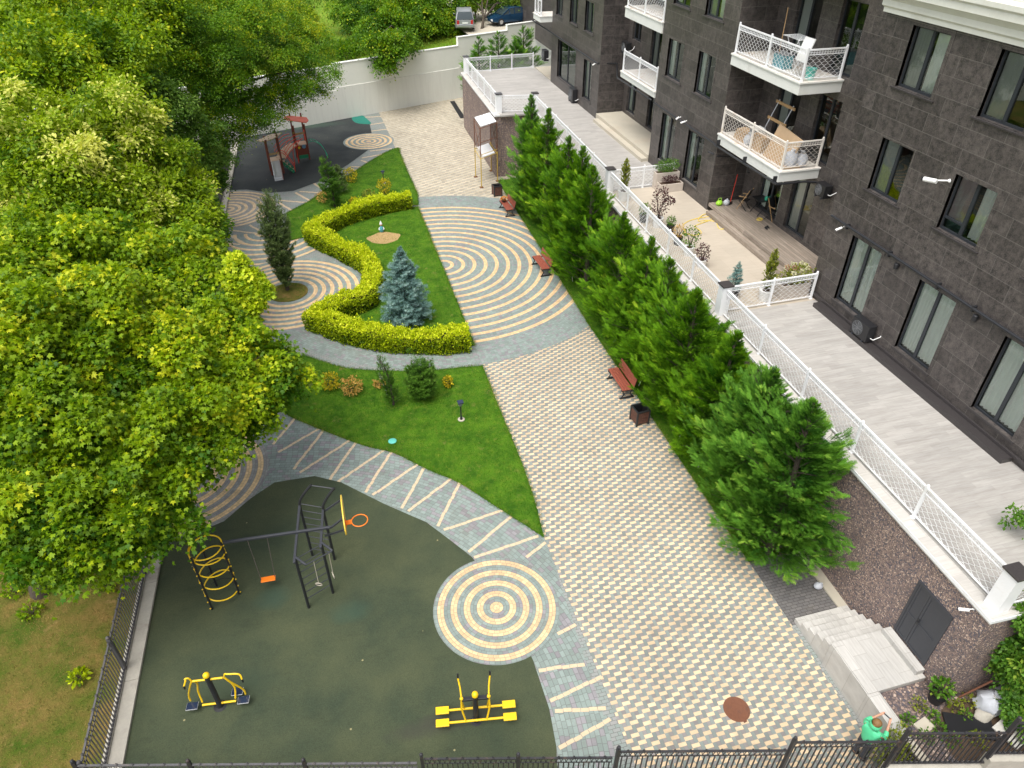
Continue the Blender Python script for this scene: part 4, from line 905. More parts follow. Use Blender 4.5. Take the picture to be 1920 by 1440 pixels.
m.build('rain_pipe', MAT['black_metal'], bld, smooth=True)
m = M(); m.tube([(17.40, 36.0, 7.45), (17.3, 36.2, 7.50), (17.3, 40.6, 7.50), (17.45, 41.0, 7.48), (18.6, 43.9, 7.5), (17.40, 44.1, 7.52), (17.40, 53.7, 7.58), (16.5, 55.4, 8.12)], .045, 8); m.build('rain_pipe', MAT['black_metal'], bld, smooth=True)
# small fittings on the wall
def lamp_fit(p, lab=None):
    m = M(); m.lathe([(.07, -.09), (.08, -.08), (.08, .08), (.055, .1)], p, 12); m.box((p[0], p[1]-.04, p[2]-.04), (FXB, p[1]+.04, p[2]+.04)); m.build('wall_light', MAT['black_metal'], bld, smooth=True)
for q in (AX(1680, 499, 17.4), AX(1828, 596, 17.4)): lamp_fit(q)
def wall_camera(p, d, s=1.0, name='security_camera', label=None, wall=None, group=None):
    t = thing(name, label, 'camera', p, group); d = Vector(d).normalized(); p = Vector(p); m = M()
    m.tube([p-d*.14*s, p+d*.16*s], .055*s, 10); m.build('body', MAT['white_plastic'], t, smooth=True)
    m = M(); m.tube([p+d*.155*s, p+d*.2*s], .05*s, 10); m.build('lens', MAT['black_plastic'], t, smooth=True)
    m = M(); m.tube([p, Vector(wall), Vector(wall)+(Vector(wall)-p).normalized()*.06], [.018*s, .02*s, .06*s], 8); m.build('bracket', MAT['white_plastic'], t, smooth=True); return t
c = AX(1745, 338, 17.05); wall_camera(c, (-.35, .95, -.1), 1.25, label='white bullet camera on a long arm between first-floor windows', wall=(17.46, c.y-.2, c.z+.02))
c = AX(1573, 429, 17.32); wall_camera(c, (-.8, .2, -.4), .75, label='small white camera under the black pipe at the block corner', wall=(17.48, c.y, c.z+.05))
c = AX(1270, 222, 17.32); wall_camera(c, (-.8, -.4, -.3), .8, label='white camera left of its pair below the middle block windows', wall=(17.48, c.y, c.z+.05), group='pair of cameras on the middle block')
c = AX(1281, 229, 17.32); wall_camera(c, (-.7, .5, -.4), .8, label='white camera right of its pair below the middle block windows', wall=(17.48, c.y, c.z+.05), group='pair of cameras on the middle block')
c = AX(1113, 121, 17.32); wall_camera(c, (-.8, -.4, -.3), .8, label='white camera at the corner of the farthest building block', wall=(17.48, c.y, c.z+.05))
# interior stair platforms / decks of the ground floor
sheet('terrace_deck', [(17.55, 20.5), (RB+.02, 20.5), (RB+.02, 28.88), (17.55, 28.88)], TZ+.36, MAT['deck'], th=.15)
sheet('terrace_deck', [(17.2, 20.42), (17.56, 20.42), (17.56, 28.4), (17.2, 28.4)], TZ+.19, MAT['deck'], th=.17)
sheet('terrace_step', [(17.46, 35.82), (RB+.02, 35.82), (RB+.02, 43.98), (17.46, 43.98)], TZ+.36, MAT['pale_concrete'], th=.36)
sheet('terrace_step', [(17.1, 35.85), (17.45, 35.85), (17.45, 43.5), (17.1, 43.5)], TZ+.18, MAT['pale_concrete'], th=.18)

# ------------------------------------------------------------------ terrace: wall, coping, floors
tw = thing('terrace_wall', 'brown stone-chip retaining wall carrying the long white-railed terrace', 'wall', (12.95, 6.5, 0))
outer = [(21, 6.3), (12.95, 6.5), (13.75, 46.6), (11.42, 46.6), (11.62, 58.1), (21, 58.4)]
m = M()
for (x0, y0), (x1, y1) in zip(outer[:-1], outer[1:]): m.quad((x1, y1, -.05), (x0, y0, -.05), (x0, y0, 4.06), (x1, y1, 4.06))
m.build('stone_chip_face', MAT['chips'], tw)
def off_line(pts, d):
    out = []
    for i, p in enumerate(pts):
        p = Vector((*p, 0)); e0 = (p-Vector((*pts[i-1], 0))).normalized() if i else None; e1 = (Vector((*pts[i+1], 0))-p).normalized() if i < len(pts)-1 else None
        n0 = Vector((e0.y, -e0.x, 0)) if e0 else None; n1 = Vector((e1.y, -e1.x, 0)) if e1 else None
        if n0 and n1: n = (n0+n1); n = n/ max(.3, n.dot(n0))
        else: n = n0 or n1
        out.append((p.x+n.x*d, p.y+n.y*d))
    return out
o1 = off_line(outer, -.06); o2 = off_line(outer, .30); m = M()
for i in range(len(outer)-1):
    a, b, c, d = o1[i], o1[i+1], o2[i+1], o2[i]
    m.hexa([(*a, 4.05), (*b, 4.05), (*c, 4.05), (*d, 4.05), (*a, 4.19), (*b, 4.19), (*c, 4.19), (*d, 4.19)])
m.build('coping', MAT['coping_tile'], tw)
m = M()
for i in range(len(outer)-1):
    a, b = off_line(outer, -.075)[i], off_line(outer, -.075)[i+1]; c, d = o1[i+1], o1[i]
    m.hexa([(*a, 4.10), (*b, 4.10), (*c, 4.10), (*d, 4.10), (*a, 4.20), (*b, 4.20), (*c, 4.20), (*d, 4.20)])
m.build('edge_trim', MAT['white_metal'], tw)
ei = lambda y: E_WALL(y)+.301
sheet('terrace_floor', [(ei(6.8), 6.6), (17.5, 6.5), (17.5, 20.0), (ei(20), 20.0)], TZ, MAT['terrace_tile'], th=.1)
sheet('terrace_floor', [(21, 6.4), (17.5, 6.5), (17.5, 10), (21, 10)], TZ-.004, MAT['terrace_tile'], th=.1)
sheet('terrace_floor', [(ei(20), 20.001), (17.56, 20.001), (17.56, 32.3), (ei(32.3), 32.3)], TZ, MAT['beige_tile'], th=.1)
sheet('terrace_floor', [(ei(32.3), 32.301), (17.56, 32.301), (17.56, 57.9), (11.9, 57.9), (11.72, 46.3), (14.04, 46.3)], TZ, MAT['terrace_tile'], th=.1)
sheet('terrace_floor', [(17.57, 53.8), (21, 53.8), (21, 58.2), (17.57, 58.1)], TZ+.05, MAT['pale_concrete'], th=.2)
def pillar(x, y, label, z=TZ, h=1.18, s=.36, cap=.44):
    t = thing('railing_pillar', label, 'pillar', (x, y, z), 'white pillars with dark caps along the terrace railing')
    m = M(); m.box((x-s/2, y-s/2, z-.1), (x+s/2, y+s/2, z+h)); m.build('shaft', MAT['white_metal'], t, bevel=.008)
    m = M(); m.box((x-cap/2, y-cap/2, z+h+.001), (x+cap/2, y+cap/2, z+h+.06)); m.build('cap', MAT['granite'], t, bevel=.006); return t
PIL = [(13.28, 6.75, 'white pillar with dark cap at the near corner above the stairs'), (13.48, 20.05, 'white pillar with dark cap beside the potted blue spruce'),
       (13.78, 32.25, 'white pillar with dark cap beside the slim potted cypress'), (14.1, 46.5, 'white pillar behind the tallest conifer tips near the wide terrace end'),
       (11.75, 46.95, 'white pillar on the terrace corner above the yellow scaffold'), (11.92, 57.85, 'white pillar on the far terrace corner by the boundary wall')]
for x, y, l in PIL: pillar(x, y, l)
def railing(label, a, b, n, ends=(True, True), z=TZ, mat='white_metal', group='white lattice railings of the terrace'):
    t = thing('terrace_railing', label, 'railing', (a[0], a[1], z), group); rail_run(t, a, b, z, n, mat, ends=ends); return t
railing('long white lattice railing along the near terrace edge above the dark door', (13.29, 6.95), (13.47, 19.85), 5, (False, False))
railing('white lattice railing along the middle terrace edge with potted plants behind', (13.49, 20.25), (13.76, 32.05), 5, (True, False))
railing('white lattice railing beside the far narrow terrace behind the conifer tips', (13.79, 32.45), (14.09, 46.3), 6, (False, False))
railing('white lattice railing between two pillars above the scaffold', (11.95, 46.92), (13.9, 46.55), 1, (False, False))
railing('white lattice railing on the left edge of the far wide terrace', (11.76, 47.15), (11.91, 57.65), 5, (False, False))
railing('white lattice railing across the far terrace end in front of small conifers', (12.1, 57.85), (17.4, 58.05), 3, (False, True))
railing('short white lattice railing dividing near and middle terrace by the hydrangea box', (13.68, 20.05), (17.35, 20.12), 2, (True, True))
railing('short white lattice railing behind the two-tier planter', (13.98, 32.3), (17.35, 32.4), 2, (False, True))
railing('white railing running right from the near corner pillar to the frame edge', (13.48, 6.68), (20.5, 6.5), 3, (False, True))
# grey double door in the terrace wall, stairs up to it
dr = thing('metal_door', 'dark grey metal double door in the stone-chip wall above the stairs', 'door', (12.95, 7.75, 1.2))
X = 12.93; m = M(); y0, y1, z0, z1 = 7.2, 8.36, 1.2, 3.24
m.box((X, y0, z0), (X+.1, y0+.07, z1)); m.box((X, y1-.07, z0), (X+.1, y1, z1)); m.box((X, y0+.07, z1-.07), (X+.1, y1-.07, z1)); m.build('door_frame', MAT['grey_metal'], dr)
for a, b in ((7.27, 7.92), (7.925, 8.29)):
    m = M(); m.box((X+.02, a, z0+.01), (X+.08, b-.004, z1-.07))
    for c in (a, b-.064): m.box((X+.008, c, z0+.01), (X+.02, c+.06, z1-.07))
    for zc in (z0+.01, z0+.85, z1-.14): m.box((X+.008, a+.06, zc), (X+.02, b-.064, zc+.07))
    l = m.build('door_leaf', MAT['grey_metal'], dr)
    if b < 8:
        m = M(); m.tube([(X+.02, 7.88, z0+.98), (X-.05, 7.88, z0+.98), (X-.05, 7.76, z0+.97)], .014, 6); m.box((X, 7.85, z0+.86), (X+.02, 7.91, z0+1.06)); m.build('handle', MAT['black_metal'], l)
sr = thing('entrance_stairs', 'pale tiled stairs rising to the grey metal door', 'stairs', (11.9, 8, 0))
m = M(); m.box((11.2, 7.0, .03), (12.92, 8.5, 1.0)); m.build('landing', MAT['stair_tile'], sr, bevel=.006)
for k in range(5):
    m = M(); m.box((11.2, 8.501+.28*k, 0), (12.94, 8.5+.28*(k+1), 1.0-.167*(k+1))); m.build('step', MAT['stair_tile'], sr, bevel=.006)
m = M(); m.box((11.17, 5.75, 0), (11.52, 6.999, .98)); m.box((11.17, 7.0, 0), (11.198, 8.5, .985)); m.build('side_wall', MAT['stair_tile'], sr, bevel=.006)
m = M(); m.box((12.68, 7.12, 1.001), (12.93, 8.44, 1.17)); m.build('threshold', MAT['stair_tile'], sr, bevel=.006)
c = AX(1808, 1143, 12.78); t = wall_camera(c, (-.7, .55, -.3), .72, label='white camera on the stone-chip wall right of the grey door', wall=(12.93, c.y-.05, c.z+.03))
# ------------------------------------------------------------------ white boundary wall at the far end
bw = thing('boundary_wall', 'long stepped white boundary wall closing the far end of the courtyard', 'wall', (3.8, WL(3.8), 0))
segs = [(-30, 2.05, 4.15), (2.05, 13.1, 4.32), (13.1, 18.05, 5.0), (18.05, 26, 5.45)]
m = M(); mc = M(); ml = M()
for a, b, z in segs:
    n = Vector((.355, -1, 0)).normalized(); pa = Vector((a, WL(a), 0)); pb = Vector((b, WL(b), 0)); q = -n*.28
    m.hexa([pa+Vector((0, 0, -.05)), pb+Vector((0, 0, -.05)), pb+q+Vector((0, 0, -.05)), pa+q+Vector((0, 0, -.05)), pa+Vector((0, 0, z)), pb+Vector((0, 0, z)), pb+q+Vector((0, 0, z)), pa+q+Vector((0, 0, z))])
    ea, eb = pa+n*.04, pb+n*.04; k = -n*.36; mc.hexa([ea+Vector((0, 0, z+.001)), eb+Vector((0, 0, z+.001)), eb+k+Vector((0, 0, z+.001)), ea+k+Vector((0, 0, z+.001)), ea+Vector((0, 0, z+.07)), eb+Vector((0, 0, z+.07)), eb+k+Vector((0, 0, z+.07)), ea+k+Vector((0, 0, z+.07))])
    ea, eb = pa+n*.035, pb+n*.035; zl = (2.35 if b < 8 else 2.55) if b < 14 else 2.7
    if b <= 8 or True: ml.hexa([ea, eb, pb+n*.001, pa+n*.001, ea+Vector((0, 0, zl)), eb+Vector((0, 0, zl)), pb+n*.001+Vector((0, 0, zl+.03)), pa+n*.001+Vector((0, 0, zl+.03))])
m.build('render_face', plain('white_wall_render', (0.78, 0.79, 0.72), 0.85, 0.07, .6, dirt=(0.72, 0.73, 0.65)), bw)
mc.build('coping', MAT['slab_render'], bw); 
t = NT('streaked_wall_base'); st = t.noise(3.4, 6, rough=.7, stretch=(1, 1, .10)); MATB = t.done(t.mix(t.ramp(st, .45, .85), (0.74, 0.74, 0.68), (0.64, 0.63, 0.58)), .85)
ml.build('wall_base', MATB, bw)
m = M(); z0 = .02
dg = thing('drain_grate', 'long dark drain grate in the paving beside the terrace wall', 'drain', G(857, 203, .01))
a, b = G(848, 190), G(868, 222); d = (b-a).normalized(); u = Vector((d.y, -d.x, 0))*.22
m.hexa([a-u, a+u, b+u, b-u, a-u+Vector((0, 0, .018)), a+u+Vector((0, 0, .018)), b+u+Vector((0, 0, .018)), b-u+Vector((0, 0, .018))]); m.build('channel', MAT['black_metal'], dg)
m = M(); n = int((b-a).length/.12)
for i in range(n): q = a.lerp(b, (i+.5)/n); m.bar(q-u*.9+Vector((0, 0, .024)), q+u*.9+Vector((0, 0, .024)), .05, .012)
m.build('grate_bars', MAT['iron_dark'], dg)

# ------------------------------------------------------------------ iron fences
def fence_panel(a, b, h, mat, parent, knob=True, pitch=.115):
    """a, b: feet of the bay; straight bars with arched heads, knobs on both rails."""
    a = Vector(a); b = Vector(b); d = b-a; L = d.length; u = d/L; n = max(3, int(L/pitch)); m = M(); up = Vector((0, 0, 1))
    m.bar(a+up*(h-.02), b+up*(h-.02), .045, .035); m.bar(a+up*(h-.22), b+up*(h-.22), .02, .02); m.bar(a+up*.16, b+up*.16, .045, .035)
    for i in range(n):
        p = a+d*((i+.5)/n); w2 = L/n/2*.92
        m.bar(p+up*.17, p+up*(h-.12), .030, .016) if False else m.tube([p+up*.17, p+up*(h-.24)], .017, 4, caps=False)
        m.tube([p+u*w2*math.cos(t)*-1+up*(h-.24+.19*math.sin(t)) for t in (0, .55, 1.1, 1.57, 2.04, 2.6, math.pi)], .009, 4, caps=False)
        if knob: m.sphere(tuple(p+u*w2+up*.20), .028, 6, 4)
        if i % 3 == 1:
            q = p+up*(h+.03); m.lathe([(.02, 0), (.034, .02), (.012, .05), (.002, .09)], tuple(q-up*.03), 6)
    return m.build('fence_panel', MAT[mat], parent)
def fence_post(p, h, mat, parent, r=.045):
    m = M(); p = Vector(p); m.box((p.x-r, p.y-r, p.z-.05), (p.x+r, p.y+r, p.z+h+.08)); m.sphere((p.x, p.y, p.z+h+.12), r*1.2, 8, 6); return m.build('fence_post', MAT[mat], parent)
fl = thing('iron_fence', 'long grey iron fence between the playground kerb and the dry meadow', 'fence', (FX(10), 10, 0))
ys = np.arange(10.02, 59, 3.27)
for i, y in enumerate(ys):
    fence_post((FX(y), y, 0), 1.42, 'iron', fl)
    if i < len(ys)-1: fence_panel((FX(y)+.001, y+.05, 0), (FX(ys[i+1]), ys[i+1]-.05, 0), 1.42, 'iron', fl, pitch=.12)
m = M(); y0, y1 = 9.8, 59
m.hexa([(FX(y0)-.1, y0, -.05), (FX(y0)+.035, y0, -.05), (FX(y1)+.035, y1, -.05), (FX(y1)-.1, y1, -.05), (FX(y0)-.1, y0, .14), (FX(y0)+.035, y0, .14), (FX(y1)+.035, y1, .14), (FX(y1)-.1, y1, .14)]); m.build('fence_footing', MAT['concrete'], fl)
# street-side fence: bays step up to the right
def on_line(x, y):                                  # photo pixel on the fence's vertical plane
    r = ray(x, y); a = Vector((-7.55, 10.0)); k = -.262   # y = 10 + k (x - ax)
    t = (a.y-k*a.x)/(r[1]-k*r[0]); return Vector((r[0]*t, r[1]*t, H+r[2]*t))
fs = thing('iron_fence', 'dark iron street fence stepping up to the right along the bottom edge', 'fence', (4, 7, 0))
for (x0, y0), (x1, y1) in (((138, 1432), (786, 1433)), ((790, 1418), (1152, 1424)), ((1160, 1404), (1478, 1411)), ((1490, 1388), (1692, 1393)), ((1704, 1370), (1898, 1378)), ((1908, 1352), (2100, 1356))):
    p, q = on_line(x0, y0), on_line(x1, y1); zt = (p.z+q.z)/2; hh = 1.5; base = zt-hh
    n = max(1, round((q-p).length/2.6))
    for i in range(n):
        a = p.lerp(q, i/n); b = p.lerp(q, (i+1)/n); a.z = b.z = base; e = (b-a).normalized()*.05
        fence_panel(a+e, b-e, hh, 'iron_dark' if x0 > 500 else 'iron', fs); fence_post(a, hh+.06, 'iron_dark', fs, .038)
    a = p.copy(); a.z = base; b = q.copy(); b.z = base; m = M(); m.bar(a+Vector((0, 0, -base/2+.0)) if False else Vector((a.x, a.y, base/2-.05)), Vector((b.x, b.y, base/2-.05)), .22, base+.1); m.build('fence_footing', MAT['concrete'], fs)

# ------------------------------------------------------------------ gym frame with swing, climbing coil, ladders and hoop
gy = thing('climbing_frame', 'black and yellow climbing frame with coil, swing, ladders and basketball hoop', 'climbing frame', (-2.5, 15, 0.02))
ZB = 2.3
FL, FR = Vector((-2.46, 14.07, 0)), Vector((-1.73, 14.42, 0)); BL, BR = Vector((-2.27, 16.05, 0)), Vector((-1.60, 15.70, 0)); U = Vector((0, 0, 1))
def post(a, h, r=.042, nm='post', mt='black_metal'):
    m = M(); m.tube([a, a+U*h], r, 8); return m.build(nm, MAT[mt], gy, smooth=True)
post(FL, ZB); post(FR, ZB)
for p, q in ((BL, Vector((.42, .02, 0))), (BR, Vector((.40, .06, 0)))):
    m = M(); m.tube(smooth_line([p, p+U*1.2, p+U*2.25, p+U*2.55+q*.18, p+U*2.85+q*.7, p+U*3.02+q*1.1], 4), .042, 8); m.build('post', MAT['black_metal'], gy, smooth=True)
m = M(); m.tube([BL+U*3.0+Vector((.45, .02, 0)), BR+U*3.0+Vector((.43, .06, 0))], .018, 6); m.build('pull_up_bar', MAT['grey_metal'], gy, smooth=True)
for k in range(7): m = M(); z = .42+.3*k; m.tube([FL+U*z, FR+U*z], .014, 6); m.build('rung', MAT['grey_metal'], gy, smooth=True)
for k in range(8): m = M(); z = .35+.29*k; m.tube([BL+U*z, BR+U*z], .014, 6); m.build('rung', MAT['grey_metal'], gy, smooth=True)
for a, b in ((FL, BL), (FR, BR)):
    m = M(); d = (b-a).normalized(); m.bar(a+U*ZB-d*.2, b+U*ZB+d*.05, .07, .07); m.build('side_beam', MAT['grey_metal'], gy, bevel=.01)
SB, SE = Vector((-4.38, 15.07, ZB+.075)), Vector((-1.42, 14.86, ZB+.075))
m = M(); m.bar(SB, SE, .075, .075); m.build('cross_beam', MAT['grey_metal'], gy, bevel=.01)
h1, h2 = FL+U*ZB+Vector((.29, -.33, -.02)), FR+U*ZB+Vector((.29, -.37, -.02))
for a, b in ((FL+U*ZB, h1), (FR+U*ZB, h2)): m = M(); m.tube([a, a.lerp(b, .1)+U*.03, b], .036, 8); m.build('handle', MAT['grey_metal'], gy, smooth=True)
m = M(); m.tube([h1, h2], .02, 6); m.build('pull_up_bar', MAT['grey_metal'], gy, smooth=True)
for f, dz in ((.28, 0), (.86, .05)):
    p = h1.lerp(h2, f); q = Vector((p.x-.02, p.y+.02, 1.32+dz)); m = M(); m.tube([p, q], .010, 5); r = m.build('rope', MAT['rope'], gy)
    m = M(); m.ring(q-U*.09, .095, .015, 20, 6, nrm=(.35, .9, 0.3) if f < .5 else (.95, .2, .1)); m.build('gymnastic_ring', MAT['rope'], gy, smooth=True)
# swing
cs = Vector((-3.54, 15.08, .46)); ch = Vector((-3.47, 14.99, ZB+.04))
for s in (-1, 1):
    m = M(); a = ch+Vector((.27*s, -.02*s, 0)); b = cs+Vector((.20*s, 0, .03)); n = 26
    for i in range(n): p, q = a.lerp(b, i/n), a.lerp(b, (i+.8)/n); m.tube([p, q], .011, 4)
    m.build('swing_chain', MAT['chain'], gy)
m = M(); m.obox(cs, (.42, .19, .035), (0, 0, -.04)); sw = m.build('swing_seat', MAT['orange'], gy, bevel=.012)
# hoop
bc = Vector((-1.02, 14.98, 2.66))
for a, b in ((BR+U*2.2, bc+Vector((-.02, .55, .05))), (Vector((-1.42, 14.86, ZB+.05)), bc+Vector((-.02, -.1, -.05))), (BR+Vector((-.05, -.55, 1.75)), bc+Vector((-.02, -.5, -.1)))):
    m = M(); m.bar(a, b, .05, .05); m.build('brace', MAT['grey_metal'], gy)
m = M(); n = 24
for k in (0,):
    prof_ = [(.70*math.cos(t)*(1 if abs(math.cos(t)) < .9 else .98), .42*math.sin(t)) for t in [2*math.pi*i/n for i in range(n)]]
    A_ = [(bc.x, bc.y+a, bc.z+b) for a, b in prof_]; B_ = [(bc.x+.035, bc.y+a, bc.z+b) for a, b in prof_]
    m.poly(A_[::-1]); m.poly(B_)
    for i in range(n): m.quad(A_[i], A_[(i+1) % n], B_[(i+1) % n], B_[i])
bb = m.build('backboard', MAT['board_yellow'], gy)
m = M(); m.bar((bc.x+.04, bc.y-.23, bc.z-.12), (bc.x+.22, bc.y-.24, bc.z-.10), .16, .03); m.box((bc.x+.036, bc.y-.33, bc.z-.22), (bc.x+.05, bc.y-.13, bc.z-.04)); hp = m.build('hoop_bracket', MAT['orange'], gy)
m = M(); m.ring((bc.x+.44, bc.y-.25, bc.z-.10), .23, .016, 28, 7); m.build('hoop', MAT['orange'], hp, smooth=True)
# climbing coil
P3 = [Vector((-5.23, 14.76, 0)), Vector((-4.47, 15.12, 0)), Vector((-5.15, 15.60, 0))]; cc = Vector((-4.92, 15.16, 0)); RC = .455
for p in P3:
    post(p, 2.32 if p is not P3[2] else 2.2, .036)
m = M(); turns = 3.6; N_ = int(turns*30); pts = [cc+Vector((RC*math.cos(t), RC*math.sin(t), 2.22-1.95*max(0, (t-2*math.pi-2.2)/(2*math.pi*(turns)))*1.0)) for t in [2.2+2*math.pi*i/30 for i in range(N_+31)]]
m.tube(pts, .021, 7); m.build('climbing_coil', MAT['yellow'], gy, smooth=True)
for k in range(5):
    m = M(); z = .25+.47*k; m.tube([cc+Vector((RC*1.02*math.cos(t), RC*1.02*math.sin(t), z+.02*math.sin(t))) for t in np.linspace(-.5, 2.4, 16)], .010, 5); m.build('guard_ring', MAT['black_metal'], gy, smooth=True)
m = M()
for p in P3[:2]:
    d = (p-cc).normalized()
    for k in range(8): m.sphere(tuple(p+d*.045+U*(.1+.3*k)), .024, 7, 5)
m.build('bolt_caps', MAT['yellow'], gy, smooth=True)
# ------------------------------------------------------------------ outdoor exercise machines
e1 = thing('exercise_machine', 'yellow and black exercise machine with two hanging footplates left of the playground', 'gym machine', (-4.83, 11.56, 0.02), 'outdoor exercise machines')
b0 = Vector((-4.83, 11.56, 0))
m = M(); m.lathe([(.17, 0), (.17, .02), (.09, .03), (.07, .08), (.068, 1.42)], tuple(b0), 14); m.build('pole', MAT['black_metal'], e1, smooth=True)
m = M(); m.lathe([(.076, 1.42), (.082, 1.44), (.078, 1.5), (.04, 1.535), (.0, 1.54)][:4], tuple(b0), 14); m.build('pole_cap', MAT['yellow'], e1, smooth=True)
ax = Vector((.985, -.13, 0)); fy = Vector((.13, .985, 0))
m = M(); m.tube([b0-ax*.38+U*1.28, b0+ax*.36+U*1.28], .028, 8); m.build('axle', MAT['yellow'], e1, smooth=True)
m = M(); m.tube([b0-ax*.42+U*.16, b0+ax*.44+U*.16], .03, 8); m.build('foot_bar', MAT['yellow'], e1, smooth=True)
for s in (-1, 1):
    c = b0+ax*(.40*s)
    m = M(); m.tube(smooth_line([c+U*1.28, c+ax*.10*s+U*1.05, c+ax*.28*s+fy*.08+U*.55, c+ax*.30*s+fy*.08+U*.30], 4), .024, 7)
    m.tube(smooth_line([c+U*1.28, c-ax*.02*s+fy*.14+U*.95, c+ax*.06*s+fy*.16+U*.55, c+ax*.02*s+fy*.06+U*.2], 4), .024, 7); m.build('swing_arm', MAT['yellow'], e1, smooth=True)
    m = M(); m.tube(smooth_line([c+U*1.28, c+ax*.04*s+U*1.42, c+ax*.12*s+U*1.44-fy*.02, c+ax*(.40 if s > 0 else .10)*s+U*1.42-fy*.05, c+ax*(.46 if s > 0 else .16)*s-fy*.12+U*1.28], 5), .022, 7); hd = m.build('handlebar', MAT['yellow'], e1, smooth=True)
    q = c+ax*(.46 if s > 0 else .16)*s-fy*.12; m = M(); m.tube([q+U*1.30, q+U*1.18], .026, 7); m.build('grip', MAT['black_plastic'], hd)
    for j, (o, yo) in enumerate(((.22, -.04), (.02, .22))):
        if s < 0 and j: continue
        p = c+ax*(o+.03)*s+fy*yo+U*.24; m = M(); m.obox(p, (.27, .19, .02), (0, 0, -.13)); fp = m.build('footplate', MAT['lens'], e1); m = M(); m.obox(p-U*.013, (.29, .21, .015), (0, 0, -.13)); m.build('plate_frame', MAT['alum'], fp)
e2 = thing('exercise_machine', 'yellow air-walker exercise machine with four yellow pads near the street fence', 'gym machine', (1.59, 9.42, 0.02), 'outdoor exercise machines')
b0 = Vector((1.59, 9.42, 0)); ax = Vector((.987, -.165, 0)); fy = Vector((.165, .987, 0))
m = M(); m.lathe([(.15, 0), (.15, .02), (.085, .03), (.075, .06), (.07, 1.22)], tuple(b0), 14); m.build('pole', MAT['black_metal'], e2, smooth=True)
m = M(); m.lathe([(.08, 1.22), (.085, 1.25), (.07, 1.32), (.03, 1.35)], tuple(b0), 14); m.build('pole_cap', MAT['yellow'], e2, smooth=True)
m = M(); m.bar(b0-ax*.34+U*1.06+fy*.02, b0+ax*.34+U*1.06+fy*.02, .10, .07); m.build('cross_bar', MAT['black_metal'], e2, bevel=.008)
for j, (yo, zz) in enumerate(((.20, .28), (-.13, .28))):
    c = b0+fy*yo+U*zz; m = M(); m.tube([c-ax*.72, c+ax*.72], .032, 8); fb = m.build('foot_bar', MAT['yellow'], e2, smooth=True)
    for s in (-1, 1): m = M(); m.obox(c+ax*.86*s+U*.02, (.34, .20, .045), (0, 0, math.atan2(ax.y, ax.x))); m.build('foot_pad', MAT['yellow'], e2, bevel=.012)
for s in (-1, 1):
    p = b0+ax*.34*s+U*1.06; m = M()
    m.tube([p+U*.06, p+ax*.02*s-U*.35-fy*.02, b0+ax*.27*s+U*.30-fy*.13], .024, 7); m.tube([p+U*.05, p+U*-.3+fy*.12, b0+ax*.30*s+U*.30+fy*.20], .024, 7); m.sphere(tuple(p+U*.07), .05, 8, 6); m.build('hanger_arm', MAT['yellow'], e2, smooth=True)
    m = M(); m.tube([p+U*.05, p+fy*.20+U*.22+ax*.02*s, p+fy*.33+U*.46+ax*.06*s], .022, 7); hd = m.build('handlebar', MAT['yellow'], e2, smooth=True)
    m = M(); q = p+fy*.33+U*.46+ax*.06*s; m.tube([q, q+fy*.05+U*.10], .026, 7); m.build('grip', MAT['black_plastic'], hd)
# ------------------------------------------------------------------ play structure on the dark rubber
ps = thing('play_structure', 'small red and tan play tower pair with bridge, steel slide and green climber', 'play structure', (-2.4, 52, 0.02))
A4 = [Vector((-3.50, 50.95, 0)), Vector((-2.72, 51.15, 0)), Vector((-2.84, 52.05, 0)), Vector((-3.62, 51.85, 0))]
B4 = [Vector((-1.62, 53.35, 0)), Vector((-.86, 53.5, 0)), Vector((-.98, 54.35, 0)), Vector((-1.74, 54.2, 0))]
def pst(a, h): m = M(); m.bar(a, a+U*h, .10, .10) if False else m.box((a.x-.055, a.y-.055, 0), (a.x+.055, a.y+.055, h)); return m.build('post', MAT['brown_wood'], ps, bevel=.01)
for i, a in enumerate(A4): pst(a, (2.45, 2.75, 2.75, 2.45)[i])
for i, a in enumerate(B4): pst(a, (2.55, 2.55, 3.1, 3.1)[i])
def deck4(q, z, mt): m = M(); m.prism([(p.x, p.y) for p in q], z-.06, z); return m.build('deck', MAT[mt], ps)
deck4(A4, .95, 'tan_board'); deck4(B4, 1.15, 'tan_board')
def slab4(q, zs, mt, nm, grow=.22, th=.04):
    c = sum(q, Vector())/4; pts = [c+(p-c)*(1+grow)+U*z for p, z in zip(q, zs)]; m = M(); m.hexa(pts+[p+U*th for p in pts]); return m.build(nm, MAT[mt], ps, bevel=.01)
c = sum(A4, Vector())/4; n = 26; m = M()      # cloud-shaped roof board
pts = [(c.x-.05+(.78+.10*math.sin(5*t))*math.cos(t), c.y-.05+(.52+.07*math.cos(4*t))*math.sin(t)) for t in [2*math.pi*i/n for i in range(n)]]
i0 = len(m.v); m.prism(pts, 0, .05); m.v = [(x, y, z+2.42+.22*(x-c.x)) for x, y, z in m.v]; m.build('roof_board', MAT['tan_board'], ps)
c = sum(B4, Vector())/4; m = M(); pts = [(c.x+a, c.y+b) for a, b in ((-.78, -.3), (.62, -.5), (.8, -.1), (.7, .35), (-.55, .4), (-.85, .12))]
m.prism(pts, 0, .05); m.v = [(x, y, z+2.82-.16*(x-c.x)+.15*(y-c.y)) for x, y, z in m.v]; m.build('roof_board', MAT['orange_board'], ps)
m = M(); m.tube([B4[3]+U*3.1, B4[3]+U*3.35], .04, 6); m.build('finial', MAT['brown_wood'], ps)
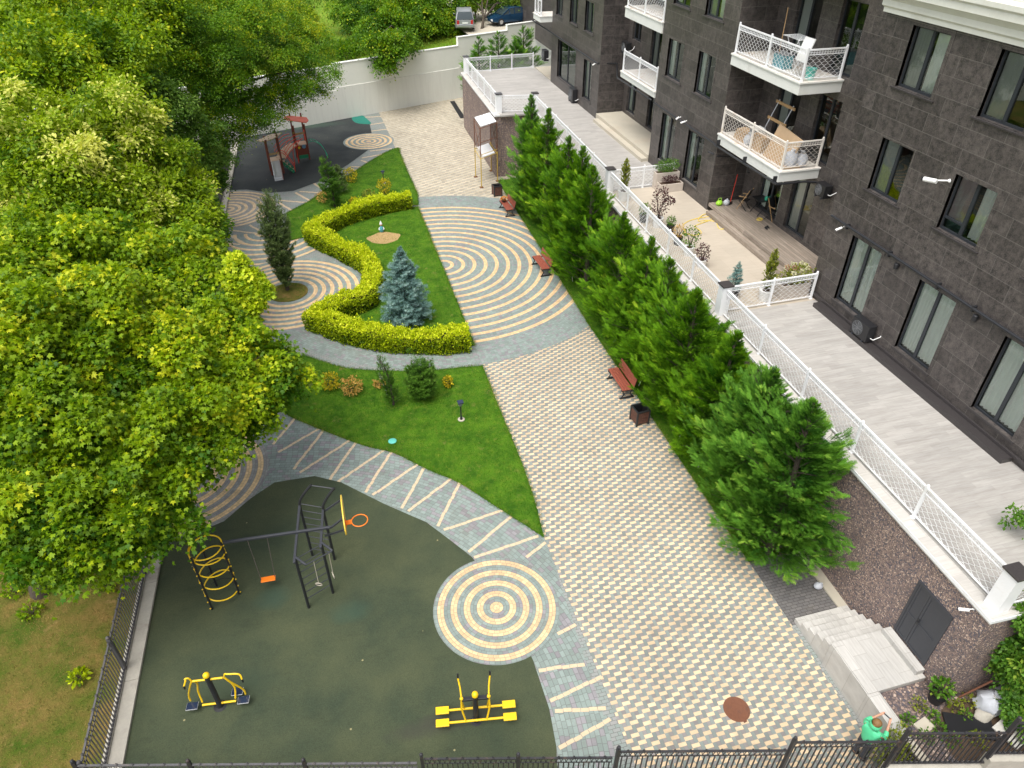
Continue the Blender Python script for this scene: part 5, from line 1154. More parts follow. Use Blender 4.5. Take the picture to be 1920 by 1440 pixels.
# panels
m = M(); m.bar(B4[0]+U*.75, B4[1]+U*.75, .03, .7); pn = m.build('play_panel', MAT['brown_wood'], ps)
m = M(); q = B4[0].lerp(B4[1], .2)+U*.98+Vector((0, -.03, 0)); m.tube([q, q+Vector((.01, -.03, 0))], .09, 12); m.build('panel_sun', MAT['yellow'], pn)
m = M(); q = B4[0].lerp(B4[1], .65)+U*1.02+Vector((0, -.03, 0)); m.tube([q, q+Vector((.01, -.03, 0))], .14, 12); m.build('panel_cloud', plain('pale_blue_paint', (.12, .25, .38), .5), pn)
m = M(); m.bar(B4[0]+U*1.95, B4[1]+U*1.95, .03, .12); m.bar(A4[0]+U*1.45, A4[1]+U*1.45, .03, .14); m.build('safety_board', MAT['plywood'], ps)
for a, b in ((B4[1], B4[2]),):
    m = M(); m.bar(a+U*1.6, b+U*1.6, .035, .7); m.build('side_panel', MAT['red'], ps)
m = M(); m.bar(B4[0]+U*.3, B4[1]+U*.3, .05, .25); m.build('skirt_board', MAT['green_enamel'], ps)
# arched bridge with red rails
a, b = A4[1].lerp(A4[2], .5), B4[0].lerp(B4[3], .5)
m = M(); n = 13; wv = Vector((-(b-a).y, (b-a).x, 0)).normalized()*.36
for i in range(n):
    t0 = (i+.08)/n; t1 = (i+.9)/n; p, q = a.lerp(b, t0)+U*(.93+.2*t0+.16*math.sin(math.pi*t0)), a.lerp(b, t1)+U*(.93+.2*t1+.16*math.sin(math.pi*t1))
    m.hexa([p-wv, p+wv, q+wv, q-wv, p-wv+U*.04, p+wv+U*.04, q+wv+U*.04, q-wv+U*.04])
br = m.build('bridge', MAT['tan_board'], ps)
for s in (-1, 1):
    for hz in ((0.0, .28, .5, .72)):
        m = M(); m.tube([a.lerp(b, t)+wv*s+U*(.9+.2*t+hz+(.16+.12*hz)*math.sin(math.pi*t)) for t in np.linspace(0, 1, 12)], .022, 6); m.build('bridge_rail', MAT['red'], br, smooth=True)
# slide
m = M(); a, b = A4[0].lerp(A4[1], .5)+U*.95, Vector((-3.03, 49.72, .06)); d = (b-a); sv = Vector((.26, .06, 0))
pts = [a, a.lerp(b, .12)-U*0.02, a.lerp(b, .82)+U*.02, b+Vector((-.02, .28, .05)), b]
for p, q in zip(pts[:-1], pts[1:]): m.hexa([p-sv-U*.02, p+sv-U*.02, q+sv-U*.02, q-sv-U*.02, p-sv, p+sv, q+sv, q-sv])
sl_ = m.build('slide', MAT['steel'], ps)
for s in (-1, 1): m = M(); [m.bar(p+sv*s*1.06+U*.05, q+sv*s*1.06+U*.05, .04, .14) for p, q in zip(pts[:-1], pts[1:])]; m.build('slide_side', MAT['brown_wood'] if s > 0 else MAT['white_metal'], sl_)
# stair flight and arched rails, green climber
m = M(); a, b = A4[1]+U*.9, Vector((-2.0, 51.0, .1)); 
for s in (0, .5): m.bar(a+Vector((0, s, -.12)), b+Vector((0, s, -.02)), .05, .20)
m.build('stair_stringer', MAT['green_enamel'], ps)
for k in range(4): m = M(); p = a.lerp(b, (k+.5)/4); m.box((p.x-.1, p.y-.02, p.z-.03), (p.x+.1, p.y+.52, p.z)); m.build('tread', MAT['tan_board'], ps)
for s in (0, .5):
    m = M(); m.tube(smooth_line([a+Vector((0, s, .55)), a.lerp(b, .35)+Vector((0, s, .75)), a.lerp(b, .75)+Vector((0, s, .6)), b+Vector((.05, s, .35)), b+Vector((.05, s, 0))], 5), .024, 6); m.build('stair_rail', MAT['red'], ps, smooth=True)
for s in (0, 1):
    o = B4[1].lerp(B4[2], .15+.6*s); m = M(); pp = smooth_line([o+U*1.15, o+Vector((.45, 0, 1.28)), o+Vector((.95, -.05, .95)), o+Vector((1.25, -.1, .4)), o+Vector((1.32, -.1, 0))], 5); m.tube(pp, .026, 6); m.build('climber_rail', MAT['mint_enamel'], ps, smooth=True)
    if s == 0: keep = pp
    else:
        for k in (4, 8, 12, 16, 19): m = M(); m.tube([keep[k], pp[k]], .02, 6); m.build('climber_rung', MAT['mint_enamel'], ps, smooth=True)
o = A4[2]+Vector((.3, .6, 0)); m = M()
for s in (0, .28): m.tube(smooth_line([o+Vector((.6+s, s, 0)), o+Vector((.62+s, s, .9)), o+Vector((.8+s, s, 1.5)), o+Vector((1.15+s, s, 1.75))], 5), .026, 6)
m.build('arched_ladder', MAT['red'], ps, smooth=True)

# ------------------------------------------------------------------ benches, bins, garden lamps (built at the origin, then copied)
def place(proto, first, loc, rz, label, group):
    o = proto if first else copy_tree(proto); o.location = loc; o.rotation_euler = (0, 0, rz); o['label'] = label; o['group'] = group; return o
bn = thing('park_bench', 'x', 'bench')
L2 = .80
for k in range(4): m = M(); m.box((-.22+.115*k, -L2, .43), (-.12+.115*k, L2, .465)); m.build('seat_slat', MAT['slat'], bn, bevel=.006)
for k in range(3):
    m = M(); z = .52+.13*k; x = .25+.035*k
    m.hexa([(x, -L2, z), (x+.03, -L2, z), (x+.03, L2, z), (x, L2, z), (x+.03, -L2, z+.115), (x+.06, -L2, z+.115), (x+.06, L2, z+.115), (x+.03, L2, z+.115)]); m.build('back_slat', MAT['slat'], bn, bevel=.006)
for y in (-.72, .72):
    m = M(); m.box((-.24, y-.035, .37), (.26, y+.035, .428)); m.hexa([(.27, y-.03, .3), (.31, y-.03, .3), (.31, y+.03, .3), (.27, y+.03, .3), (.375, y-.03, .9), (.41, y-.03, .9), (.41, y+.03, .9), (.375, y+.03, .9)])
    m.tube([(-.20, y, .38), (-.10, y, .2), (-.22, y, .02)], .028, 6); m.tube([(.24, y, .40), (.16, y, .2), (.28, y, .02)], .028, 6); m.box((-.28, y-.04, 0), (.34, y+.04, .03)); m.build('leg', MAT['black_metal'], bn)
BG = 'red slatted benches along the conifer row'
bpos = []
for i, (s, e, lab) in enumerate((((1136, 690), (1168, 738), 'red slatted bench nearest the street, beside the dark wooden bin'), ((994, 478), (1018, 510), 'red slatted bench alone beside the big mosaic circle'), ((934, 375), (950, 397), 'red slatted bench with a bunch of orange flowers on its seat'))):
    p, q = G(*s, .45), G(*e, .45); c = (p+q)/2; d = (q-p); rz = math.atan2(d.y, d.x)+math.pi/2; c = c+Vector((.26, 0, 0)); bpos.append((c, rz))
    place(bn, i == 0, (c.x, c.y, .035), rz, lab, BG)
c, rz = bpos[2]
of = thing('flower_bunch', 'bunch of orange flowers lying on the farthest red bench', 'flowers', (c.x-.05, c.y+.45, .5)); m = M(); x, y, z = c.x-.05, c.y+.45, .5
m.lathe([(.08, 0), (.13, .05), (.15, .16), (.12, .18)], (x, y, z), 10); m.build('wrap', MAT['black_plastic'], of, smooth=True); bush_leaves(of, (x, y, z+.22), .20, .18, .12, 130, .07, 'orange_fl', 'round', 'petals')
c = G(487, 574, .45); o = place(bn, False, (c.x-.2, c.y, .02), math.pi*.93, 'red slatted bench half hidden by the yellow maple branch near the pine', 'benches on the tree side')
wb = thing('waste_bin', 'x', 'bin')
for k in range(4):
    a = k*math.pi/2; ca, sa = math.cos(a), math.sin(a)
    for j in range(4):
        m = M(); z = .08+.135*j; m.obox((.255*ca, .255*sa, z+.065), (.03, .46, .125), (0, 0, a)); m.build('slat', MAT['bin_slat'], wb, bevel=.005)
    m = M(); q = (.265*math.cos(a+math.pi/4)*1.37, .265*math.sin(a+math.pi/4)*1.37); m.box((q[0]-.03, q[1]-.03, 0), (q[0]+.03, q[1]+.03, .68)); m.build('corner_post', MAT['black_metal'], wb)
m = M()
for k in range(4): a = k*math.pi/2; m.obox((.255*math.cos(a), .255*math.sin(a), .665), (.06, .57, .04), (0, 0, a))
m.build('rim', MAT['black_metal'], wb); m = M(); m.box((-.23, -.23, .05), (.23, .23, .07)); 
for k in range(4): a = k*math.pi/2; m.obox((.225*math.cos(a), .225*math.sin(a), .35), (.01, .44, .58), (0, 0, a))
m.build('liner', MAT['black_plastic'], wb)
for i, (p, lab, g) in enumerate(((G(1198, 790), 'dark wooden waste bin beside the nearest red bench', 'wooden waste bins'), (G(932, 366), 'dark wooden waste bin between the yellow scaffold and the farthest bench', 'wooden waste bins'), (G(418, 424), 'dark wooden waste bin by the iron fence at the far half circle', 'wooden waste bins'))):
    place(wb, i == 0, (p.x, p.y, .012), (.10, .05, .3)[i], lab, g)
gl = thing('garden_lamp', 'x', 'lamp')
m = M(); m.lathe([(.14, 0), (.14, .03), (.02, .032)], (0, 0, 0), 12); m.build('footing', MAT['pale_concrete'], gl)
m = M(); m.lathe([(.055, .03), (.055, .10), (.03, .13), (.026, .66), (.045, .69), (.02, .70)], (0, 0, 0), 10); m.build('pole', MAT['black_metal'], gl, smooth=True)
m = M(); m.lathe([(.05, .70), (.085, .74), (.10, .86), (.075, .87)], (0, 0, 0), 8); m.build('lantern', MAT['grey_plastic'], gl, smooth=True)
m = M(); m.box((-.115, -.115, .871), (.115, .115, .905)); m.box((-.09, -.09, .906), (.09, .09, .912)); m.build('solar_cap', MAT['lens'], gl, bevel=.008)
for i, (p, lab) in enumerate(((G(865, 788), 'black solar garden lamp on the lower lawn near the paved plaza'), (G(537, 428), 'black solar garden lamp by the columnar pine at the lawn corner'), (G(720, 344), 'black solar garden lamp on the upper lawn behind a golden shrub'))):
    o = place(gl, i == 0, (p.x, p.y, .03), .35*i, lab, 'black solar garden lamps')
    if i: o.scale = (.95, .95, .92)
# covers in the ground
mh = thing('manhole_cover', 'round rusty brown manhole cover in the checkered paving', 'manhole', G(1381, 1330, .004)); c = G(1381, 1330); m = M()
m.lathe([(.345, .004), (.345, .012), (.30, .014), (.29, .012), (.02, .016)], tuple(c), 32); m.build('lid', MAT['rust'], mh, smooth=True)
m = M(); m.obox(c+Vector((.05, -.345, .012)), (.10, .06, .014), (0, 0, .2)); m.obox(c+Vector((.02, .2, .016)), (.08, .03, .006)); m.build('lift_tab', MAT['rust'], mh)
vc = thing('valve_cover', 'small round turquoise plastic cover in the lower lawn', 'valve cover', G(736, 829, .05)); c = G(736, 829); m = M()
m.lathe([(.15, .03), (.16, .06), (.13, .075), (.02, .08)], tuple(c), 20); m.build('lid', MAT['teal_plastic'], vc, smooth=True); m = M(); m.lathe([(.13, -.05), (.14, .05)], tuple(c), 16); m.build('sleeve', MAT['teal_plastic'], vc)
# small garden figure on the mulch disc
p = G(716, 436); gn = thing('garden_figure', 'small garden figure in blue and white standing on the pale mulch disc', 'figure', (p.x, p.y, .05)); m = M()
m.lathe([(.10, 0), (.13, .05), (.12, .22), (.08, .33), (.05, .36)], (p.x, p.y, .05), 12); m.build('body', plain('teal_ceramic', (.08, .33, .38), .4), gn, smooth=True)
m = M(); m.sphere((p.x, p.y, .50), .085, 10, 8); m.build('head', MAT['skin'], gn, smooth=True); m = M(); m.lathe([(.09, .54), (.07, .60), (.03, .70), (.005, .74)], (p.x, p.y, 0), 10); m.build('hat', MAT['pot_white'], gn, smooth=True)
for s in (-1, 1): m = M(); m.tube([(p.x+.1*s, p.y, .34), (p.x+.15*s, p.y-.05, .25), (p.x+.10*s, p.y-.11, .22)], .03, 6); m.build('arm', MAT['pot_white'], gn, smooth=True)
# scaffold by the terrace wall
sf = thing('scaffold', 'narrow yellow and brown mobile scaffold with two white boards at the terrace wall', 'scaffold', (10.6, 45.2, .01))
f0, f1 = G(903, 352), G(933, 340); b0 = f0+Vector((-.75, 2.2, 0)); b0 = G(892, 332); b1 = b0+(f1-f0)
for a in (f0, f1, b0, b1):
    m = M(); m.tube([a+U*.04, a+U*2.05], .03, 6); s_ = m.build('lower_upright', MAT['yellow_old'], sf); m = M(); m.box((a.x-.12, a.y-.12, .01), (a.x+.12, a.y+.12, .05)); m.build('base_plate', MAT['rust'], s_)
    m = M(); m.tube([a+U*2.05, a+U*3.95], .028, 6); m.build('upper_upright', MAT['rust'], sf)
for a, b, z in ((f0, f1, 1.95), (f0, f1, 2.2), (b0, b1, 1.95), (f0, b0, 1.9), (f1, b1, 1.9)): m = M(); m.tube([a+U*z, b+U*z], .022, 5); m.build('ledger', MAT['yellow_old'], sf)
for a, b, z in ((f0, f1, 3.9), (b0, b1, 3.9), (f0, b0, 3.85), (f1, b1, 3.85), (f0, f1, 3.0)): m = M(); m.tube([a+U*z, b+U*z], .02, 5); m.build('ledger', MAT['rust'], sf)
for a, b in ((f0, b0), (f1, b1)): m = M(); m.tube([a+U*2.1, b+U*3.7], .018, 5); m.tube([b+U*2.1, a+U*3.7], .018, 5); m.build('diagonal_brace', MAT['rust'], sf)
for z, w0, w1 in ((3.98, .04, .48), (3.98, .52, .96), (1.98, .15, .85)):
    p0, p1, p2, p3 = f0.lerp(f1, w0), f0.lerp(f1, w1), b0.lerp(b1, w1), b0.lerp(b1, w0)
    m = M(); m.hexa([q+U*z for q in (p0, p1, p2, p3)]+[q+U*(z+.05) for q in (p0, p1, p2, p3)]); m.build('board', MAT['white_metal'], sf)

# ------------------------------------------------------------------ air-conditioning units
def ac(label, c, size, face='-X', group='air-conditioning units on the building'):
    t = thing('air_conditioner', label, 'air conditioner', c, group); x, y, z = c; w_, d_, h_ = size
    m = M(); m.box((x-d_/2, y-w_/2, z), (x+d_/2, y+w_/2, z+h_)); m.build('casing', MAT['black_plastic'], t, bevel=.02)
    m = M(); cx_ = x-d_/2-.006; r = h_*.40
    for k in range(5): m.ring((cx_, y+w_*.12, z+h_*.5), r*(1-.19*k), .006, 24, 4, nrm=(1, 0, 0))
    for k in range(8): a = k*math.pi/4; m.tube([(cx_, y+w_*.12, z+h_*.5), (cx_, y+w_*.12+r*math.cos(a), z+h_*.5+r*math.sin(a))], .005, 4)
    m.build('fan_grille', MAT['grey_plastic'], t)
    m = M(); m.tube([(x+.02, y-w_/2, z+.15), (x+.03, y-w_/2-.12, z+.16), (x+d_/2+.05, y-w_/2-.2, z+.3), (x+d_/2+.12, y-w_/2-.2, z+.45)], .018, 6); m.build('hose', MAT['white_plastic'], t, smooth=True)
    m = M()
    for s in (-.3, .3): m.box((x-d_/2-.02, y+w_*s-.03, z-.05), (x+d_/2+.06, y+w_*s+.03, z+.001))
    m.build('bracket', MAT['grey_metal'], t)
ac('black air conditioner standing on the dark step between two curtained doors', (17.28, 17.08, TZ+.21), (.86, .32, .62))
ac('black air conditioner standing at the foot of the farthest block', (17.3, 48.1, TZ+.05), (.9, .34, .85))
c = AX(1173, 87, 18.9); ac('black air conditioner hung high in the far recess', (18.95, c.y, c.z-.35), (.8, .32, .6))
c = AX(1533, 353, 18.95); ac('black air conditioner hung under the lower balcony beside the deck', (18.98, 23.0, AY(1533, 368, 23.0).z), (.62, .36, .5))
c = AX(1026, 108, 18.2); ac('black air conditioner on the dark corner beyond the farthest block', (17.2, 54.3, 5.6), (.7, .34, .7))

# ------------------------------------------------------------------ things on the terrace
def pot(t, c, r, h, mt='pot_white', taper=.8, n=18):
    m = M(); m.lathe([(r*taper, 0), (r, h*.9), (r*1.06, h*.92), (r*1.06, h), (r*.9, h), (r*.88, h*.93)], c, n); m.build('pot', MAT[mt], t, smooth=True)
    m = M(); m.lathe([(r*.87, h*.925), (.01, h*.94)], c, n); m.build('soil', MAT['soil'], t)
def pot_conifer(name, label, p, h, r, mats, pr=.24, ph=.42, nb=80, per=12, kind='frond', fs=.13, up=.9, mt='pot_white', prof=None, tip=1.0):
    t = conifer(name, label, (p[0], p[1], TZ+ph*.9), h, r, mats, None, nb, per, kind, fs, up, prof, cat='potted plant', tip=tip); pot(t, (p[0], p[1], TZ), pr, ph, mt); return t
slim = lambda s: (0.55+.45*min(1, s*5))*(1-s)**.6
p = G(1168, 375, TZ); pot_conifer('potted_cypress', 'slim yellow-green potted cypress in a white pot by the middle railing end', (p.x, p.y), 1.65, .26, 'olive', .27, .5, 90, 14, 'leaf', .09, 1.0, prof=slim)
p = G(1433, 562, TZ); pot_conifer('potted_cypress', 'slim yellow-green cypress in a round white pot behind the dividing railing', (p.x, p.y), 1.75, .27, 'olive', .26, .45, 100, 14, 'leaf', .085, 1.0, prof=slim)
p = G(1373, 558, TZ); pot_conifer('potted_spruce', 'small blue spruce in a pot beside the white pillar', (p.x, p.y), 1.25, .34, 'spruce', .22, .35, 90, 14, 'needles', .085, .35, 'black_plastic')
p = G(1232, 425, TZ); t = shrub('potted_maple', 'dark purple-leaved potted shrub behind the middle railing', (p.x, p.y, TZ+.4), .42, 1.5, 520, .085, 'purple', 'leaf', cat='potted plant'); pot(t, (p.x, p.y, TZ), .24, .45, 'pot_white'); bush_leaves(t, (p.x+.45, p.y+.0, TZ+1.2), .28, .2, .16, 150, .085, 'purple')
p = G(1215, 420, TZ); t = shrub('potted_box', 'round green potted box bush left of the purple shrub', (p.x-.1, p.y+.3, TZ+.3), .28, .6, 420, .05, 'box', 'round', cat='potted plant'); pot(t, (p.x-.1, p.y+.3, TZ), .22, .36, 'black_plastic')
p = G(1243, 432, TZ); t = shrub('potted_box', 'small ball-clipped potted box bush right of the purple shrub', (p.x+.22, p.y-.25, TZ+.3), .22, .45, 380, .045, 'box', 'round', cat='potted plant'); pot(t, (p.x+.22, p.y-.25, TZ), .18, .34, 'black_plastic')
p = G(1290, 478, TZ); t = shrub('potted_rose', 'loose leafy potted rose bush behind the middle railing', (p.x, p.y, TZ+.35), .36, .95, 260, .085, 'box', 'leaf', cat='potted plant'); pot(t, (p.x, p.y, TZ), .22, .4, 'pot_white')
p = G(1270, 458, TZ); t = shrub('potted_rose', 'small reddish potted plant between the clipped box and the rose bush', (p.x, p.y, TZ+.3), .28, .6, 200, .07, 'peach_shrub', 'leaf', cat='potted plant'); pot(t, (p.x, p.y, TZ), .2, .36, 'black_plastic')
p = G(1318, 500, TZ); t = shrub('potted_rose', 'dark leafy potted plant nearest the pillar behind the middle railing', (p.x-.1, p.y, TZ+.3), .30, .7, 240, .08, 'purple', 'leaf', cat='potted plant'); pot(t, (p.x-.1, p.y, TZ), .2, .36, 'pot_white')
# two-tier planter
t = thing('planter_box', 'two-tier beige planter box with a green bush above and purple heather below', 'planter', (16.85, 31.9, TZ)); m = M()
def trough(m, x0, y0, x1, y1, z0, z1, w_=.05):
    m.box((x0, y0, z0), (x1, y0+w_, z1)); m.box((x0, y1-w_, z0), (x1, y1, z1)); m.box((x0, y0+w_, z0), (x0+w_, y1-w_, z1)); m.box((x1-w_, y0+w_, z0), (x1, y1-w_, z1)); m.box((x0+w_, y0+w_, z0), (x1-w_, y1-w_, z1-.06))
trough(m, 16.15, 31.85, 17.42, 32.25, TZ, TZ+.85); m.build('tall_trough', MAT['pot_stone'], t, bevel=.01); m = M(); trough(m, 16.2, 31.40, 17.46, 31.84, TZ, TZ+.42); m.build('low_trough', MAT['pot_stone'], t, bevel=.01)
m = M(); m.box((16.2, 31.9, TZ+.8), (17.38, 32.2, TZ+.83)); m.box((16.25, 31.45, TZ+.37), (17.4, 31.8, TZ+.4)); m.build('soil', MAT['soil'], t)
bush_leaves(t, (16.8, 32.05, TZ+1.15), .66, .30, .34, 900, .075, 'box', 'leaf', 'green_bush', shell=.3); bush_leaves(t, (16.82, 31.62, TZ+.58), .56, .16, .22, 600, .06, 'purple', 'leaf', 'heather', shell=.2)
t = thing('planter_box', 'grey planter box of cream hydrangeas behind the dividing railing', 'planter', (16.9, 20.6, TZ)); m = M(); trough(m, 16.15, 20.35, 17.4, 20.85, TZ, TZ+.55); m.build('trough', MAT['pot_stone'], t, bevel=.01); m = M(); m.box((16.2, 20.4, TZ+.49), (17.35, 20.8, TZ+.52)); m.build('soil', MAT['soil'], t)
bush_leaves(t, (16.85, 20.6, TZ+.88), .70, .36, .38, 800, .09, 'olive', 'leaf', 'leaves', shell=.3)
for k in range(11): bush_leaves(t, (16.35+.1*k+.05*math.sin(k*3), 20.6+.22*math.sin(k*2.1), TZ+1.14+.10*math.cos(k*1.7)), .085, .085, .075, 55, .05, 'flower' if k % 3 else 'pink', 'round', 'flower_head')
# garden hose
hp_ = [(1377, 394), (1352, 402), (1320, 408), (1300, 412), (1283, 420), (1281, 428), (1287, 438), (1302, 442), (1315, 437), (1306, 428), (1303, 424), (1325, 416), (1340, 411), (1347, 428), (1357, 430), (1360, 425), (1346, 417), (1325, 414), (1309, 415), (1316, 405), (1338, 397)]
t = thing('garden_hose', 'yellow garden hose lying in loops on the beige terrace', 'hose', G(1320, 412, TZ)); m = M()
m.tube([p+U*(.022+.008*math.sin(i)) for i, p in enumerate(smooth_line([G(x, y, TZ) for x, y in hp_], 6))], .021, 6); m.build('tube', MAT['hose'], t, smooth=True)
m = M(); q = G(1335, 409, TZ); m.tube([q+U*.03, q+Vector((.25, .02, .04))], .03, 7); m.tube([q+Vector((.22, .02, .04)), q+Vector((.26, -.08, .03))], .02, 6); m.build('spray_nozzle', MAT['black_plastic'], t, smooth=True)
t = thing('garden_hose', 'small yellow coil of hose on the grey deck', 'hose', (18.75, 25.9, TZ+.37)); m = M(); c = G(1424, 413, TZ+.36)
m.tube([c+Vector((.13*math.cos(a)*(1+.1*math.sin(a*.3)), .11*math.sin(a), .02+.004*a)) for a in np.linspace(0, 15, 60)], .014, 5); m.build('tube', MAT['hose'], t, smooth=True)
# folding table, chairs, cleaning things, shoes
DZ = TZ+.365
def foldchair(c, rz, lab, g='folding garden chairs on the deck'):
    t = thing('folding_chair', lab, 'chair', c, g); R_ = Matrix.Rotation(rz, 3, 'Z'); c = Vector(c)
    T = lambda x, y, z: c+R_ @ Vector((x, y, z))
    for y in (-.22, .22):
        m = M(); m.bar(T(.22, y, .0), T(-.24, y, 1.0), .035, .025); m.build('back_leg', MAT['plywood'], t); m = M(); m.bar(T(-.24, y, 0), T(.20, y, .47), .035, .025); m.build('front_leg', MAT['black_metal'], t)
        m = M(); m.bar(T(-.15, y, .66), T(.22, y, .63), .05, .025); m.build('armrest', MAT['plywood'], t)
    m = M(); m.hexa([T(-.2, -.2, .43), T(.22, -.2, .46), T(.22, .2, .46), T(-.2, .2, .43), T(-.2, -.2, .45), T(.22, -.2, .48), T(.22, .2, .48), T(-.2, .2, .45)]); m.build('seat', MAT['black_plastic'], t)
    m = M(); m.hexa([T(-.10, -.2, .55), T(-.08, -.2, .55), T(-.08, .2, .55), T(-.10, .2, .55), T(-.25, -.2, .96), T(-.23, -.2, .96), T(-.23, .2, .96), T(-.25, .2, .96)]); m.build('backrest', MAT['black_plastic'], t)
p = G(1385, 393, DZ); foldchair((p.x+.25, p.y+.05, DZ), 2.2, 'black folding chair with wooden arms left of the small deck table')
p = G(1408, 402, DZ); tb = thing('folding_table', 'small black folding table on the grey deck', 'table', (p.x+.4, p.y, DZ)); c = Vector((p.x+.4, p.y, DZ)); m = M(); m.box((c.x-.3, c.y-.38, c.z+.70), (c.x+.3, c.y+.38, c.z+.725)); m.build('table_top', MAT['black_plastic'], tb, bevel=.01)
for s in (-.3, .3): m = M(); m.bar(c+Vector((-.27, s, 0)), c+Vector((.24, s, .7)), .03, .02); m.build('leg', MAT['black_metal'], tb); m = M(); m.bar(c+Vector((.27, s*.93, 0)), c+Vector((-.24, s*.93, .7)), .03, .02); m.build('leg', MAT['black_metal'], tb)
foldchair((c.x+.2, c.y-.75, DZ), -1.2, 'second folding chair, partly behind the small deck table by the glass door')
t = thing('watering_can', 'pale green watering can standing on the small deck table', 'watering can', (c.x+.1, c.y-.2, c.z+.725)); q = Vector((c.x+.1, c.y-.2, c.z+.726)); m = M(); m.lathe([(.07, 0), (.075, .14), (.05, .17)], tuple(q), 12); m.build('can', MAT['mint_enamel'], t, smooth=True); m = M(); m.tube([q+Vector((.06, 0, .04)), q+Vector((.17, 0, .17))], [.018, .01], 6); m.build('spout', MAT['mint_enamel'], t); m = M(); m.tube([q+Vector((-.06, 0, .04)), q+Vector((-.12, 0, .11)), q+Vector((-.04, 0, .18))], .01, 5); m.build('handle', MAT['mint_enamel'], t)
p = G(1358, 381, DZ); p = Vector((min(p.x, 18.2), 28.45, DZ))
t = thing('carry_bag', 'lime green bag with handles at the left end of the deck', 'bag', (17.85, 28.45, DZ)); q = Vector((17.85, 28.45, DZ)); m = M(); m.sphere(tuple(q+U*.12), .17, 12, 8, sc=(1, .7, .75)); m.build('pouch', MAT['lime_plastic'], t, smooth=True); m = M(); m.tube([q+Vector((-.1, 0, .2)), q+Vector((-.06, 0, .36)), q+Vector((.06, 0, .36)), q+Vector((.1, 0, .2))], .016, 6); m.build('handle', MAT['lime_plastic'], t, smooth=True)
t = thing('plastic_sack', 'small white plastic sack beside the lime green bag', 'sack', (18.2, 28.4, DZ)); q = Vector((18.2, 28.4, DZ)); m = M(); m.sphere(tuple(q+U*.13), .16, 12, 8, sc=(1, .8, .95)); m.tube([q+U*.22, q+Vector((.02, 0, .32))], [.06, .03], 8); m.build('sack', MAT['sack'], t, smooth=True)
t = thing('broom', 'broom with a red handle leaning against the dark side wall', 'broom', (18.45, 28.5, DZ)); q = Vector((18.4, 28.4, DZ)); m = M(); m.tube([q+U*.12, q+Vector((.35, .38, 1.3))], .014, 6); m.build('handle', MAT['red'], t); m = M(); m.obox(q+U*.07, (.3, .06, .13), (0, 0, .4)); m.build('brush', MAT['black_plastic'], t, bevel=.01)
t = thing('slippers', 'pair of black slippers on the grey deck', 'slippers', G(1438, 428, DZ)); c = G(1438, 428, DZ)
for s in (-1, 1):
    m = M(); m.sphere(tuple(c+Vector((.07*s, .04*s, .025))), .13, 10, 6, sc=(.42, 1, .2)); m.sphere(tuple(c+Vector((.07*s, .04*s+.05, .05))), .07, 8, 6, sc=(.75, .9, .5)); m.build('slipper', MAT['black_plastic'], t, smooth=True)
# lower balcony clutter, upper balcony rack
BZ = 7.88
t = thing('trestle', 'wooden trestle with two planks and metal legs on the lower balcony', 'trestle', (18.3, 26.4, BZ)); m = M()
a, b = Vector((18.0, 26.75, BZ)), Vector((18.0, 25.75, BZ)); tp = Vector((.75, .0, 1.9))
for q in (a, b): mm = M(); mm.tube([q, q+tp], .022, 6); mm.build('leg', MAT['alum'], t)
for z in (.62, .95): mm = M(); p0, p1 = a+tp*z+Vector((0, .17, 0)), b+tp*z-Vector((0, .17, 0)); mm.bar(p0, p1, .05, .11); mm.build('plank', MAT['plywood'], t)
t = thing('cardboard_sheet', 'large brown cardboard sheet leaning inside the lower balcony', 'cardboard', (18.0, 24.9, BZ)); m = M(); m.hexa([(17.75, 25.7, BZ+.02), (17.80, 25.7, BZ+.02), (17.95, 24.1, BZ+.02), (17.90, 24.1, BZ+.02), (18.25, 25.7, BZ+1.25), (18.3, 25.7, BZ+1.25), (18.35, 24.1, BZ+1.05), (18.3, 24.1, BZ+1.05)]); m.build('sheet', MAT['card'], t); m = M(); m.box((17.72, 24.0, BZ+.01), (18.4, 25.6, BZ+.05)); m.build('loose_flap', MAT['card'], t)
t = thing('cardboard_box', 'pale cardboard box behind the lower balcony railing', 'box', (17.85, 26.1, BZ)); m = M(); m.obox((17.9, 26.3, BZ+.33), (.42, .75, .62), (0, 0, .1)); m.build('carton', MAT['card'], t, bevel=.01); m = M(); m.obox((17.9, 26.3, BZ+.65), (.44, .3, .02), (0, .2, .1)); m.build('flap', MAT['card'], t)
t = thing('cardboard_box', 'flat pile of cardboard at the left end of the lower balcony', 'box', (17.85, 27.7, BZ))
for k in range(4): m = M(); m.obox((17.95+.02*k, 27.6, BZ+.06+.12*k), (.5, 1.0-.1*k, .10), (0, 0, .1*k-.1)); m.build('folded_carton', MAT['card'], t)
for i, (x, y, s, lab) in enumerate(((18.1, 24.25, .28, 'white woven rubble sack in the right corner of the lower balcony'), (18.55, 24.2, .24, 'smaller white sack beside the rubble sack on the lower balcony'), (17.85, 27.1, .20, 'crumpled pale sack among the cardboard on the lower balcony'))):
    t = thing('rubble_sack', lab, 'sack', (x, y, BZ), 'white sacks on the lower balcony'); m = M(); m.lathe([(s*.75, 0), (s, s*.5), (s*.95, s*1.3), (s*.7, s*1.9), (s*.3, s*2.2), (s*.38, s*2.5)], (x, y, BZ+.005), 12); m.v = [(a+.03*math.sin(c*23+b*9), b+.03*math.cos(c*19+a*11), c) for a, b, c in m.v]; m.build('sack_body', MAT['sack'], t, smooth=True); m = M(); m.ring((x, y, BZ+s*2.2), s*.34, .012, 12, 5); m.build('tie', MAT['rope'], t)
